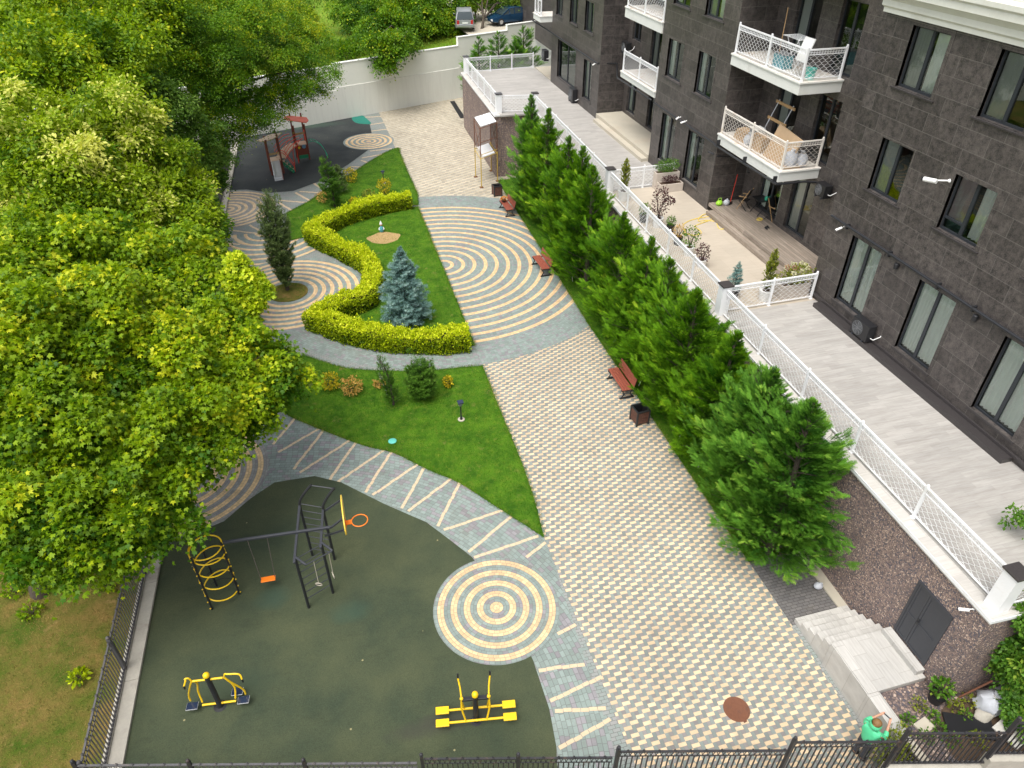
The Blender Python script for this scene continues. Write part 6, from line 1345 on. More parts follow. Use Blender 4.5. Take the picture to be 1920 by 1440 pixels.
t = thing('storage_bin', 'grey storage tub with a white lid behind the lower balcony railing', 'tub', (18.0, 26.9, BZ)); m = M(); m.obox((18.1, 26.95, BZ+.35), (.45, .45, .7)); m.build('tub', MAT['grey_plastic'], t, bevel=.02); m = M(); m.obox((18.1, 26.95, BZ+.72), (.5, .5, .05)); m.build('lid', MAT['white_plastic'], t, bevel=.015)
UZ = 11.22
t = thing('drying_rack', 'white laundry drying rack on the upper balcony', 'rack', (18.1, 25.4, UZ)); 
for s in (-.35, .35): m = M(); m.tube([(17.8, 25.4+s, UZ), (18.4, 25.4+s, UZ+1.15)], .014, 5); m.tube([(18.4, 25.4+s, UZ), (17.8, 25.4+s, UZ+1.15)], .014, 5); m.build('leg', MAT['white_metal'], t)
m = M()
for k in range(9): x = 17.75+.085*k; m.tube([(x, 24.95, UZ+1.2), (x, 25.95, UZ+1.2)], .008, 4)
m.tube([(17.72, 24.95, UZ+1.2), (18.45, 24.95, UZ+1.2)], .014, 5); m.tube([(17.72, 25.95, UZ+1.2), (18.45, 25.95, UZ+1.2)], .014, 5); m.build('wires', MAT['white_metal'], t)
t = thing('towel', 'white towel hanging over the drying rack on the upper balcony', 'towel', (18.1, 24.9, UZ+1.2)); m = M(); m.hexa([(17.72, 24.9, UZ+.55), (17.74, 24.9, UZ+.55), (17.74, 24.3, UZ+.55), (17.72, 24.3, UZ+.55), (17.95, 24.9, UZ+1.33), (18.0, 24.9, UZ+1.33), (18.0, 24.3, UZ+1.33), (17.95, 24.3, UZ+1.33)]); m.build('cloth', MAT['white_plastic'], t)
t = thing('bucket', 'turquoise bucket behind the upper balcony side railing', 'bucket', (18.0, 24.2, UZ)); m = M(); m.lathe([(.15, 0), (.20, .36), (.21, .37), (.18, .36), (.14, .03)], (18.05, 24.25, UZ+.003), 16); m.build('pail', MAT['teal_plastic'], t, smooth=True); m = M(); m.tube([(18.05+.2*math.cos(a), 24.25, UZ+.36+.16*math.sin(a)) for a in np.linspace(0, math.pi, 9)], .008, 4); m.build('handle', MAT['alum'], t)
t = thing('storage_box', 'blue and grey storage box behind the upper balcony front railing', 'box', (17.95, 26.0, UZ)); m = M(); m.obox((18.0, 26.05, UZ+.25), (.45, .7, .5)); m.build('crate', plain('dusty_blue_plastic', (.12, .30, .34), .5), t, bevel=.02); m = M(); m.obox((18.0, 26.05, UZ+.52), (.48, .74, .04)); m.build('lid', MAT['grey_plastic'], t, bevel=.01)
t = thing('wooden_pole', 'thin wooden pole standing on the upper balcony', 'pole', (17.9, 26.2, UZ)); m = M(); m.tube([(17.9, 26.25, UZ), (17.85, 26.2, UZ+2.1)], .016, 6); m.build('shaft', MAT['plywood'], t); m = M(); m.tube([(17.85, 26.2, UZ+2.1), (17.85, 26.2, UZ+2.13)], .02, 6); m.build('end_cap', MAT['black_plastic'], t)

# ------------------------------------------------------------------ hedge, spruce, pines and shrubs in the lawns
ctr = arc(*BC, 8.25, 268, 213, 60)+arc(*TC, 4.35, -42, 42, 60)+arc(*BC, 8.25, 147, 91, 60)
ctr = [Vector((p[0], p[1], 0)) for p in smooth_line([(p[0], p[1], 0) for p in ctr[::6]], 6)]
hd = thing('hedge', 'winding golden-yellow clipped hedge curling round the blue spruce lawn', 'hedge', (1.2, 34, 0.03))
cl = np.array([(p.x, p.y) for p in ctr]); sl_ = np.linalg.norm(np.diff(cl, axis=0), axis=1); cum = np.concatenate([[0], np.cumsum(sl_)]); LT = cum[-1]
def on_curve(s): return np.stack([np.interp(s, cum, cl[:, 0]), np.interp(s, cum, cl[:, 1])], 1)
n = 110000; s = RNG.random(n)*LT; c2 = on_curve(s); e2 = on_curve(np.minimum(s+.05, LT))-on_curve(np.maximum(s-.05, 0)); e2 = unit(e2); nrm = np.stack([-e2[:, 1], e2[:, 0]], 1)
sec = RNG.random(n)*3.05; hw, hh = .48, .88                   # walk the section: side, top, side
lump = 1+.10*np.sin(s*5.3+7*np.sin(sec*2.2))*np.sin(sec*6+s*2.7)+.06*np.sin(s*1.3+1)+.05*np.sin(s*2.1)+.04*np.sin(s*5.7+2)+.035*np.sin(s*11+sec*5)
u = np.where(sec < 1, -hw, np.where(sec < 2.05, (sec-1)/1.05*2*hw-hw, hw)); z = np.where(sec < 1, sec*hh, np.where(sec < 2.05, hh, (3.05-sec)*hh))
rnd = (np.abs(u)/hw)**6*(z/hh)**6*.10; u = u*(1-rnd)*lump*(1-.10*(1-z/hh)); z = (z-rnd)*lump
inw = RNG.random(n)**2*.16; P = np.column_stack([c2+nrm*(u*(1-inw/hw))[:, None], .04+z*(1-inw*.5)+.02*RNG.normal(size=n)+np.where((np.abs(sec-1.52) < .52) & (RNG.random(n) < .16), .26*RNG.random(n)**1.5*(.4+.6*np.sin(s*7.3)**2), 0)])
outd = np.column_stack([nrm*(np.where(np.abs(sec-1.52) < .52, .25*u/hw, np.sign(u)))[:, None], np.where(np.abs(sec-1.52) < .52, 1.0, .35)])
A = outd+.55*RNG.normal(size=(n, 3)); N = outd+.6*RNG.normal(size=(n, 3))+np.array([0, 0, .4])
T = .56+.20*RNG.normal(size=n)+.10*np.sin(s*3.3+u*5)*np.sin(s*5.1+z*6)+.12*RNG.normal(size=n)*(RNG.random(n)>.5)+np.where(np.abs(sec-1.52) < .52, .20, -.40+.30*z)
keep = np.sin(s*9.1+4*sec)*np.sin(s*6.3-5*sec+1) < .62+.3*RNG.random(n); P, A, N, T, n = P[keep], A[keep], N[keep], T[keep], int(keep.sum())
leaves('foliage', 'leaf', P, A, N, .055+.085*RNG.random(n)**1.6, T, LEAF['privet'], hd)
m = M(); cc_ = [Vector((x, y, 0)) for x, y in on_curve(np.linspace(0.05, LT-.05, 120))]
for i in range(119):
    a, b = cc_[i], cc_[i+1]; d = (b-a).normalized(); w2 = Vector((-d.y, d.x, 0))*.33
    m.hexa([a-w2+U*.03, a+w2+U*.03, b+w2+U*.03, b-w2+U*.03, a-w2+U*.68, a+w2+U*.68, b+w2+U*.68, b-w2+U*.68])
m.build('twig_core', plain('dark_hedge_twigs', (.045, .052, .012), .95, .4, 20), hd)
p = G(764, 603)
conifer('blue_spruce', 'blue-grey spruce standing on the lawn inside the yellow hedge', (p.x, p.y, .03), 3.95, 1.38, 'spruce', None, 240, 46, 'needles', .145, .05, lambda s: (1-s)**.75*(.70+.30*min(1, s*5)), tip=1.35)
p = G(540, 545)
conifer('columnar_pine', 'tall slim dark pine in the round bed of the mosaic circle', (p.x, p.y, .05), 4.75, .86, 'pine', None, 210, 46, 'needles', .14, 1.0, lambda s: (.35+.65*min(1, s*3.2))*(1-s)**.38, wide=(1, 1), t0=.05)
p = G(628, 388); conifer('pine_tree', 'loose young pine beside an orange bush on the upper lawn', (p.x, p.y, .03), 3.0, .80, 'pine_green', None, 70, 34, 'needles', .16, .7, lambda s: (1-s)**.55*(.5+.5*min(1, s*4)), lean=(-.25, 0))
p = G(610, 372); conifer('pine_tree', 'low bushy pine right behind the young pine on the upper lawn', (p.x+1.0, p.y+.6, .03), 1.9, .75, 'pine', None, 60, 30, 'needles', .15, .6)
p = G(792, 748); conifer('dwarf_pine', 'round green dwarf pine on the lower lawn', (p.x, p.y, .03), 1.45, .62, 'pine_green', None, 170, 40, 'needles', .13, .75, lambda s: (1-s**2.2)**.5*(.75+.25*min(1, s*5)))
p = G(738, 760); conifer('young_cypress', 'thin leaning young cypress tied to a wooden stake on the lower lawn', (p.x, p.y, .03), 2.45, .36, 'pine_green', None, 80, 14, 'frond', .16, .8, lambda s: (.35+.65*(1-s))*(1-.35*math.sin(s*7)), lean=(-.3, -.1))
a = G(729, 742); st = thing('garden_stake', 'pale wooden stake beside the thin young cypress', 'stake', (a.x, a.y, 0)); m = M(); m.tube([(a.x, a.y, -.1), (a.x-.28, a.y-.05, 1.25)], .03, 7); m.build('stake', MAT['plank'], st); m = M(); m.ring((a.x-.2, a.y, .95), .07, .012, 12, 5); m.build('tie', MAT['rope'], st)
SH = [(620, 729, .42, .68, 430, 'gold_shrub', 'rounded orange-gold bush at the left end of the lower lawn', 'low shrubs on the lawns'), (660, 738, .46, .72, 460, 'peach_shrub', 'peach-coloured bush right of the orange-gold one on the lower lawn', 0),
      (712, 726, .26, .30, 160, 'peach_shrub', 'tiny peach bush just left of the staked young cypress', 0), (840, 726, .20, .52, 220, 'gold_shrub', 'small upright yellow bush between dwarf pine and garden lamp', 0),
      (658, 342, .46, .98, 520, 'gold_shrub', 'golden bush at the paved edge of the upper lawn', 0), (722, 364, .46, 1.0, 480, 'gold_shrub', 'golden bush below the lamp on the upper lawn', 0),
      (693, 376, .46, .68, 420, 'olive', 'yellow-green bush in the middle of the upper lawn', 0), (664, 386, .26, .52, 240, 'gold_shrub', 'smallest golden bush behind the hedge on the upper lawn', 0),
      (607, 380, .42, .7, 300, 'peach_shrub', 'orange bush left of the young pine on the upper lawn', 0)]
for x, y, r, h, n, mt, lab, g in SH: p = G(x, y); shrub('golden_shrub' if 'gold' in mt else 'lawn_shrub', lab, (p.x, p.y, .03), r, h, n, .085, mt, 'round', 'low shrubs on the lawns')
# ------------------------------------------------------------------ conifer row along the terrace wall
TIPS = [(1003, 173, 43.6, 'cypress_blue'), (1024, 200, 40.6, 'cypress'), (1068, 252, 37.6, 'cypress'), (1092, 272, 34.9, 'cypress'), (1114, 310, 32.2, 'cypress'), (1176, 396, 29.4, 'cypress'),
        (1222, 444, 26.6, 'cypress'), (1268, 484, 24.0, 'cypress'), (1320, 540, 21.3, 'cypress'), (1386, 616, 18.6, 'cypress'), (1464, 686, 15.2, 'cypress_blue'), (1541, 752, 12.55, 'cypress_blue')]
names = ['farthest', 'second farthest', 'third farthest', 'fourth farthest', 'fifth farthest', 'sixth farthest', 'sixth nearest', 'fifth nearest', 'fourth nearest', 'third nearest', 'second nearest', 'nearest and largest']
for i, (x, y, Y, mt) in enumerate(TIPS):
    tipp = AX(x, y, 12.05 if i < 10 else 11.95); Yb = tipp.y; h = min(tipp.z, 7.2); bx = 12.05-.012*(30-Yb)
    if i == 0: bx = 11.9
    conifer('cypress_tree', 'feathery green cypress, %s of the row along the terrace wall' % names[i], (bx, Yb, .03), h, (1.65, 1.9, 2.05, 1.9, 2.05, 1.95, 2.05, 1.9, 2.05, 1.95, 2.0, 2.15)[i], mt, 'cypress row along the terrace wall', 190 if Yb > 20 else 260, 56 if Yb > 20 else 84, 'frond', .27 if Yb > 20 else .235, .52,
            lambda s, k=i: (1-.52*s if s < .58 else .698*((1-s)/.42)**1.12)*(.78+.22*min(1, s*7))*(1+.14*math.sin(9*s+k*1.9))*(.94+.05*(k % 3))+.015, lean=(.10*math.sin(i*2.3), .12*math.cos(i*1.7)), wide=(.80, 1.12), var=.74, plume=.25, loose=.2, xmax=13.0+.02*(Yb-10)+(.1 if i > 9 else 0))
for x, y, rz in ((1001, 393, .9), (1020, 421, .6), (1034, 452, .7), (1074, 527, .8), (1105, 579, .9), (1145, 642, .3), (1197, 722, .5), (1258, 800, .2), (1273, 821, .8), (1310, 873, .6)):
    p = G(x, y, .03); st = thing('garden_stake', 'short pale tree stake in the grass strip at the foot of the cypress row', 'stake', p, 'tree stakes along the cypress row'); d = Vector((.25*math.sin(rz*7), -.32, .42)); m = M(); m.tube([p-U*.1, p+d], .022, 6); m.build('stake', MAT['plank'], st); m = M(); m.tube([p+d*.9, (12.0, p.y+.15, .9)], .006, 4); m.build('guy_string', MAT['rope'], st)
# little cypresses beyond the far terrace end
for i, (x, y, r, lab) in enumerate(((897, 68, 1.3, 'leftmost'), (934, 57, 1.45, 'second from the left'), (966, 74, 1.2, 'third from the left'), (982, 48, 1.45, 'rightmost'))):
    q = AY(x, y, 61.5+.9*i); conifer('cypress_tree', 'small dark cypress, %s of four behind the far railing' % lab, (q.x, q.y, 1.2), q.z-1.2, r*1.3, 'cypress_blue', 'small cypresses behind the far railing', 70, 26, 'frond', .46, .35, var=.9, plume=.22)

# ------------------------------------------------------------------ broad-leaved trees
OUT = 'trees outside the iron fence'
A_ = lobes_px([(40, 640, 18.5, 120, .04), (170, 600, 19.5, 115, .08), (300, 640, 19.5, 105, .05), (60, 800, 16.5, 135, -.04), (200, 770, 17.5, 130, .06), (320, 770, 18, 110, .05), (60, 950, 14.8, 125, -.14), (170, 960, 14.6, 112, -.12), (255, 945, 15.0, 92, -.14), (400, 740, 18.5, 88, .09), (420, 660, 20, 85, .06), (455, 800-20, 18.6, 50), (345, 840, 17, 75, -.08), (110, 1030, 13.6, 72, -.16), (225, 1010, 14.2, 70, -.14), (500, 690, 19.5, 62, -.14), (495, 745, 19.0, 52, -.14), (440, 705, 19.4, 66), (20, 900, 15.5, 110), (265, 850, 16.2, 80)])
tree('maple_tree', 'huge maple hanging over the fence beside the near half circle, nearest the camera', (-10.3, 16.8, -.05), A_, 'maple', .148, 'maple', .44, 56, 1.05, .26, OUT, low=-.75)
GB = lobes_px([(446, 494, 21.9, 17, .12), (440, 520, 21.7, 20, .1), (470, 528, 21.5, 24, .1), (488, 545, 21.3, 19, .12), (452, 556, 21.4, 22, .05), (478, 572, 21.2, 16, .08), (462, 610, 21.0, 26, .06), (440, 640, 20.7, 32, .04), (475, 640, 20.8, 22, .1)])
tree('maple_tree', 'young bright yellow maple branch crown by the columnar pine', (-6.9+.0, 23.2, -.05), GB, 'maple', .14, 'gold', .26, 24, .8, .06, OUT, top=.5)
A2 = lobes_px([(370, 555, 23.5, 85, -.16), (300, 520, 24.5, 85), (200, 490, 25, 95), (90, 480, 24.5, 105), (20, 520, 23, 100), (420, 600, 22.2, 55, -.18), (360, 480, 26, 62, -.10)])  # negative tint shifts paint shade into the leaf colour of the lower branches
tree('maple_tree', 'maple with shade-darkened lower branches standing behind the huge one, above the pine circle', (-9.6, 24.8, -.05), A2, 'maple', .165, 'maple', .46, 34, 1.0, .2, OUT)
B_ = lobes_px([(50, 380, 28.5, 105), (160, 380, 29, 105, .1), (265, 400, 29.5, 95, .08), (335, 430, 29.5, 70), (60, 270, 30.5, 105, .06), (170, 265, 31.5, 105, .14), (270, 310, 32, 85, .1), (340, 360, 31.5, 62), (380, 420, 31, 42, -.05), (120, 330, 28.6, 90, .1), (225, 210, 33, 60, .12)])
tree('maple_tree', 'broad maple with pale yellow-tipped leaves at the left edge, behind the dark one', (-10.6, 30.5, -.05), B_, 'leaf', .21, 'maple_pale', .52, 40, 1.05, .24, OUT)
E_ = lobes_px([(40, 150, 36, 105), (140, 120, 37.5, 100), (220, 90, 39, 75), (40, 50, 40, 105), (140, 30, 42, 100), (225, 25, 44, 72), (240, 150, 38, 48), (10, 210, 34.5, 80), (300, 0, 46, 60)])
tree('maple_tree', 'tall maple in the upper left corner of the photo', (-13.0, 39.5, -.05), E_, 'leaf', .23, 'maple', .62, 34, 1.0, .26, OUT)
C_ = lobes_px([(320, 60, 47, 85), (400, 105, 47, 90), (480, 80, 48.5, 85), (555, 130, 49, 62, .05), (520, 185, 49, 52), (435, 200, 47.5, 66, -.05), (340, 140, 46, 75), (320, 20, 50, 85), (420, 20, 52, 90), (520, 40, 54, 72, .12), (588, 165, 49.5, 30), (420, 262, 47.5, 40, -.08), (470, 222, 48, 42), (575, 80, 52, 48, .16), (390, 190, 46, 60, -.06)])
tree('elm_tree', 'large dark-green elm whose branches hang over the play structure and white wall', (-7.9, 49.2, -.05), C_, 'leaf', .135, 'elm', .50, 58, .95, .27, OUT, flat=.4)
D_ = lobes_px([(320, 215, 38.5, 52), (285, 180, 39, 50), (365, 250, 39.5, 46), (345, 295, 39, 48), (400, 300, 41, 36), (300, 260, 38, 48), (395, 340, 41.5, 34, -.1)])
tree('acacia_tree', 'feathery fine-leaved tree between the pale maple and the dark elm', (-8.6, 39.3, -.05), D_, 'leaf', .15, 'feather', .42, 46, 1.0, .14, OUT, flat=.3)
for i, (x, y, Y, r, lab, mt) in enumerate(((378, 400, 36, 44, 'dark bush leaning on the fence by the far half circle', 'elm'), (385, 445, 33.5, 40, 'dark leafy bush on the fence left of the far half circle', 'elm'), (345, 470, 31.5, 55, 'shady bush behind the fence below the pale maple', 'maple'), (400, 500, 29, 34, 'small drooping bush at the fence left of the pine circle', 'elm'), (372, 520, 27.0, 46, 'leafy shadowed bush between the dark maple and the fence', 'maple'))):
    q = AY(x, y, Y); q.z = max(q.z, .6); r_ = r*mpp(q); lb = [(q.x, q.y, q.z, r_, -.08), (q.x-.6*r_, q.y+.4*r_, max(.5, q.z-.7*r_), r_*.8, -.05), (q.x+.1, q.y-.6*r_, max(.45, q.z-.8*r_), r_*.7, -.1)]
    tree('fence_bush', lab, (q.x-.3, q.y, -.05), lb, 'leaf', .16, mt, .36, 30, 1.0, .05, 'bushes along the iron fence', cat='bush')
def hill_z(x, y): s = y-WL(x)-.25; return 3.75+.018*s+.35*math.sin(x*.21+1)*math.sin(s*.13)*min(1, max(0, s)/8)+(.06*max(0, s-14) if x < 9 else 0)+.05*min(8, max(0, x-11))
BEH = 'trees beyond the white boundary wall'
def back_tree(nm, lab, rows, base, mt, size, r0, clump=.7, per=40, bark='bark', dens=1.0): 
    lb = lobes_px(rows); return tree(nm, lab, (base[0], base[1], hill_z(*base)-.1), lb, 'leaf', size, mt, clump, per, dens, r0, BEH, bark, flat=.4)
back_tree('linden_tree', 'leafy tree whose branch droops over the white wall', [(680, 35, 73, 44), (735, 55, 70, 52), (790, 40, 73, 50), (735, 92, 63.4, 34, -.03), (722, 120, 62.6, 17, -.06), (762, 82, 65, 26), (705, 84, 63, 24), (655, 10, 76, 40), (750, 10, 75, 50), (700, 62, 70, 34)], (9.6, 70.5), 'elm', .26, .19)
back_tree('apricot_tree', 'rounder tree right of the drooping one, with a thin trunk on the grass', [(820, 30, 75, 42, .06), (848, 60, 74, 26, .05), (800, 0, 77, 40), (860, 20, 76, 36, .06), (815, 66, 74, 22)], (11.55, 73.2), 'elm', .24, .13)
back_tree('apricot_tree', 'tree with a bare dark trunk standing between the two parked cars', [(905, -8, 80, 34, .1), (950, 0, 79, 34, .05), (930, -22, 81, 36), (975, 4, 79, 22), (880, 4, 80, 26, .1), (925, 10, 80, 20)], (16.25, 72.3), 'linden', .24, .17, top=1) if False else back_tree('apricot_tree', 'tree with a bare dark trunk standing between the two parked cars', [(905, -8, 77, 34, .1), (950, 0, 76, 34, .05), (930, -22, 77, 36), (975, 4, 76, 22), (880, 4, 77, 26, .1), (925, 6, 76, 20)], (16.45, 72.6), 'linden', .24, .17)
back_tree('meadow_tree', 'small pale round tree on the bright slope beyond the wall', [(568, 48, 86, 24, .05), (572, 28, 88, 22), (556, 34, 88, 18)], (1.7, 86.5), 'elm', .26, .10)
back_tree('meadow_tree', 'wide far tree at the top of the bright slope, left part', [(540, 5, 100, 44, .05), (600, 0, 102, 40, .08), (500, 20, 98, 36), (560, -12, 106, 40), (470, 0, 100, 40)], (1.0, 101), 'elm', .34, .2, .9, 34)
back_tree('meadow_tree', 'far light-green tree at the top of the bright slope behind the drooping one', [(640, -12, 108, 30, .2), (612, 6, 104, 18, .2), (680, -14, 108, 30, .2), (645, 6, 106, 14, .15), (720, -15, 104, 36), (780, -20, 104, 36), (840, -20, 104, 36)], (6.5, 103), 'linden', .34, .2, .9, 34)
for i, (x, y, lab) in enumerate(((650, 112, 'dark low bush on the slope just left of the drooping branch'), (628, 108, 'low bush on top of the wall by the elm tips'), (668, 104, 'low leafy bush at the wall foot of the bright slope'))):
    q = AY(x, y, 66.5+.7*i); shrub('slope_bush', lab, (q.x, q.y, hill_z(q.x, q.y)-.1), 1.05, 1.5, 700, .2, 'elm', 'leaf', 'low bushes on the slope')
# ------------------------------------------------------------------ yard beyond the wall: cars, hut, dogs
def loft(m, secs, mi=0):
    i0 = len(m.v); k = len(secs[0])
    for s in secs: m.v += s
    for a in range(len(secs)-1):
        for b in range(k): m.f.append((i0+a*k+b, i0+a*k+(b+1) % k, i0+(a+1)*k+(b+1) % k, i0+(a+1)*k+b)); m.m.append(mi)
    m.f.append(tuple(i0+k-1-b for b in range(k))); m.m.append(mi); m.f.append(tuple(i0+(len(secs)-1)*k+b for b in range(k))); m.m.append(mi)
def car(lab, nm, loc, rz, paint, L, Wd, lower, cabin, group='cars parked beyond the white wall'):
    """lower: (x, z bottom, z top, half width) stations; cabin: (x, z base, z top, half width base, half width top)."""
    t = thing(nm, lab, 'car', (0, 0, 0), group); m = M()
    loft(m, [[(x, -w_, zb+.05), (x, -w_*.98, zb), (x, w_*.98, zb), (x, w_, zb+.05), (x, w_, (zb+zt)/2), (x, w_*.93, zt), (x, -w_*.93, zt), (x, -w_, (zb+zt)/2)] for x, zb, zt, w_ in lower]); m.build('body', MAT[paint], t, smooth=True)
    m = M(); loft(m, [[(x, -w0, zb), (x, w0, zb), (x, w1, zt), (x, w1*.8, zt+.03), (x, -w1*.8, zt+.03), (x, -w1, zt)] for x, zb, zt, w0, w1 in cabin]); m.build('windows', MAT['car_glass'], t, smooth=True)
    m = M(); rf = [c for c in cabin if c[2] > max(q[2] for q in cabin)-.12]; loft(m, [[(x, -w1*1.03, zt+.012), (x, w1*1.03, zt+.012), (x, w1*.85, zt+.055), (x, -w1*.85, zt+.055)] for x, zb, zt, w0, w1 in rf])
    for i in range(len(cabin)-1):
        for s in (-1, 1):
            c0, c1 = cabin[i], cabin[i+1]
            if i in (0, len(cabin)-2): m.bar((c0[0], s*(c0[3]*.98 if c0[2]-c0[1] < .1 else c0[4]*1.0), c0[2]), (c1[0], s*(c1[3]*.98 if c1[2]-c1[1] < .1 else c1[4]), c1[2]), .07, .06)
    for x in [c[0] for c in cabin[1:-1]]:
        c0 = min(cabin, key=lambda q: abs(q[0]-x))
        for s in (-1, 1): m.bar((x, s*(c0[3]+.005), c0[1]), (x, s*(c0[4]+.012), c0[2]), .08, .03)
    m.build('roof', MAT[paint], t)
    xs = [q[0] for q in lower]; f, r = max(xs), min(xs)
    for x in (f-.85, r+.85):
        for s in (-1, 1):
            m = M(); m.tube([(x, s*(Wd/2-.2), .31), (x, s*(Wd/2+.01), .31)], .31, 16); wh = m.build('wheel', MAT['tyre'], t, smooth=True); m = M(); m.tube([(x, s*(Wd/2), .31), (x, s*(Wd/2+.022), .31)], .19, 12); m.build('rim', MAT['alum'], wh)
    zl = [q for q in lower if q[0] == r][0]; zf = [q for q in lower if q[0] == f][0]
    for s in (-1, 1):
        m = M(); m.box((r-.03, s*(zl[3]-.05), zl[2]-.42), (r+.12, s*(zl[3]-.26), zl[2]-.02)); m.build('tail_light', MAT['tail'], t, bevel=.02); m = M(); m.box((f-.14, s*(zf[3]-.02), zf[2]-.22), (f+.02, s*(zf[3]-.36), zf[2]-.05)); m.build('headlight', MAT['clear_lens'], t, bevel=.02)
        m = M(); q = max(c[0] for c in cabin[1:-1]); m.sphere((q+.1, s*(Wd/2+.08), cabin[1][1]+.08), .11, 8, 6, sc=(.6, 1, .7)); m.build('mirror', MAT[paint], t, smooth=True)
    m = M(); m.box((r-.06, -Wd*.44, zl[1]+.05), (r+.1, Wd*.44, zl[1]+.28)); m.build('rear_bumper', MAT[paint], t, bevel=.03); m = M(); m.box((r-.075, -.26, zl[1]+.33), (r-.01, .26, zl[1]+.44)); m.build('number_plate', MAT['white_plastic'], t)
    t.location = loc; t.rotation_euler = (0, 0, rz); return t
q = AY(880, 68, 72.6)
car('silver grey minivan seen from behind, parked beside the bare trunk', 'parked_car', (15.15, 73.6, 4.62-.03), math.radians(80), 'car_silver', 4.2, 1.75, [(-2.05, .32, .95, .80), (-1.95, .25, 1.0, .86), (-1, .25, 1.0, .88), (.9, .25, .98, .88), (1.6, .28, .88, .85), (2.1, .34, .72, .74)], [(-2.03, .98, .99, .80, .78), (-1.78, .98, 1.56, .80, .66), (-.6, .98, 1.62, .82, .68), (.5, .98, 1.58, .82, .66), (1.35, .96, .98, .80, .72)])
car('dark blue saloon car parked at an angle right of the bare trunk', 'parked_car', (19.7, 74.2, 4.64), math.radians(196), 'car_blue', 4.4, 1.74, [(-2.2, .36, .82, .74), (-2.0, .26, .90, .82), (-1.1, .25, .92, .86), (.8, .25, .90, .86), (1.7, .28, .78, .82), (2.2, .36, .62, .70)], [(-1.75, .88, .90, .78, .74), (-1.05, .90, 1.36, .78, .60), (-.2, .90, 1.42, .79, .62), (.35, .90, 1.36, .79, .60), (1.15, .87, .89, .78, .70)])
car('dark car half hidden behind the wall under the far balcony', 'parked_car', (22.1, 73.4, 4.7), math.radians(120), 'car_dark', 4.2, 1.72, [(-2.1, .36, .82, .74), (-1.9, .26, .90, .82), (-1.0, .25, .92, .86), (.8, .25, .90, .86), (1.6, .28, .78, .82), (2.1, .36, .62, .70)], [(-1.7, .88, .90, .78, .74), (-1.0, .90, 1.34, .78, .60), (-.2, .90, 1.40, .79, .62), (.35, .90, 1.34, .79, .60), (1.1, .87, .89, .78, .70)])
hz = 4.75; hu = thing('brick_hut', 'small terracotta-coloured hut at the back of the yard behind the cars', 'hut', (18.6, 83, hz)); m = M()
facade(m, 0, 0, 2.6, 0, 2.5, [(.5, 1.5, .1, 1.2)], .15); m.v = [(y+17.35, x+82.2, z+hz) for x, y, z in m.v]; m.f = [f[::-1] for f in m.f]; m.quad((19.95, 82.2, hz), (19.95, 84.6, hz), (19.95, 84.6, hz+2.5), (19.95, 82.2, hz+2.5)); m.quad((17.35, 84.6, hz), (17.35, 82.2, hz), (17.35, 82.2, hz+2.5), (17.35, 84.6, hz+2.5)); m.quad((19.95, 84.6, hz), (17.35, 84.6, hz), (17.35, 84.6, hz+2.5), (19.95, 84.6, hz+2.5)); m.build('wall', MAT['brick_red'], hu)
m = M(); m.hexa([(17.1, 81.9, hz+2.52), (20.2, 81.9, hz+2.52), (20.2, 84.9, hz+2.75), (17.1, 84.9, hz+2.75), (17.1, 81.9, hz+2.6), (20.2, 81.9, hz+2.6), (20.2, 84.9, hz+2.83), (17.1, 84.9, hz+2.83)]); m.build('roof', MAT['rust'], hu); m = M(); m.box((17.85, 82.3, hz+.1), (18.85, 82.33, hz+1.2)); m.build('door', MAT['black_plastic'], hu)
ws = thing('stone_wall', 'rough grey stone wall behind the blue car', 'wall', (23, 84, hz)); m = M(); m.box((20.3, 83.0, hz-.3), (31, 83.4, hz+3.0)); m.build('masonry', MAT['gravel'], ws); m = M(); m.box((20.25, 82.95, hz+3.001), (31, 83.45, hz+3.1)); m.build('coping', MAT['concrete'], ws)
def skin_body(t, name, chains, mat, parent_off=(0, 0, 0), sub=2, root=0):
    """one continuous surface grown from a skeleton: chains of (key, position, radius)."""
    bm = bmesh.new(); ly = bm.verts.layers.skin.verify(); V = {}
    for ch in chains:
        prev = None
        for key, p, r in ch:
            if key not in V:
                v = bm.verts.new(Vector(p)); v[ly].radius = (r, r) if not isinstance(r, tuple) else r; V[key] = v
                if len(V) == 1: v[ly].use_root = True
            if prev is not None and V[prev] is not V[key]:
                try: bm.edges.new((V[prev], V[key]))
                except ValueError: pass
            prev = key
    me = bpy.data.meshes.new(name); bm.to_mesh(me); bm.free(); me.materials.append(mat); o = bpy.data.objects.new(name, me); COL.objects.link(o); o.parent = t
    sk = o.modifiers.new('skin', 'SKIN'); sk.use_smooth_shade = True; s = o.modifiers.new('sub', 'SUBSURF'); s.levels = sub; s.render_levels = sub; return o
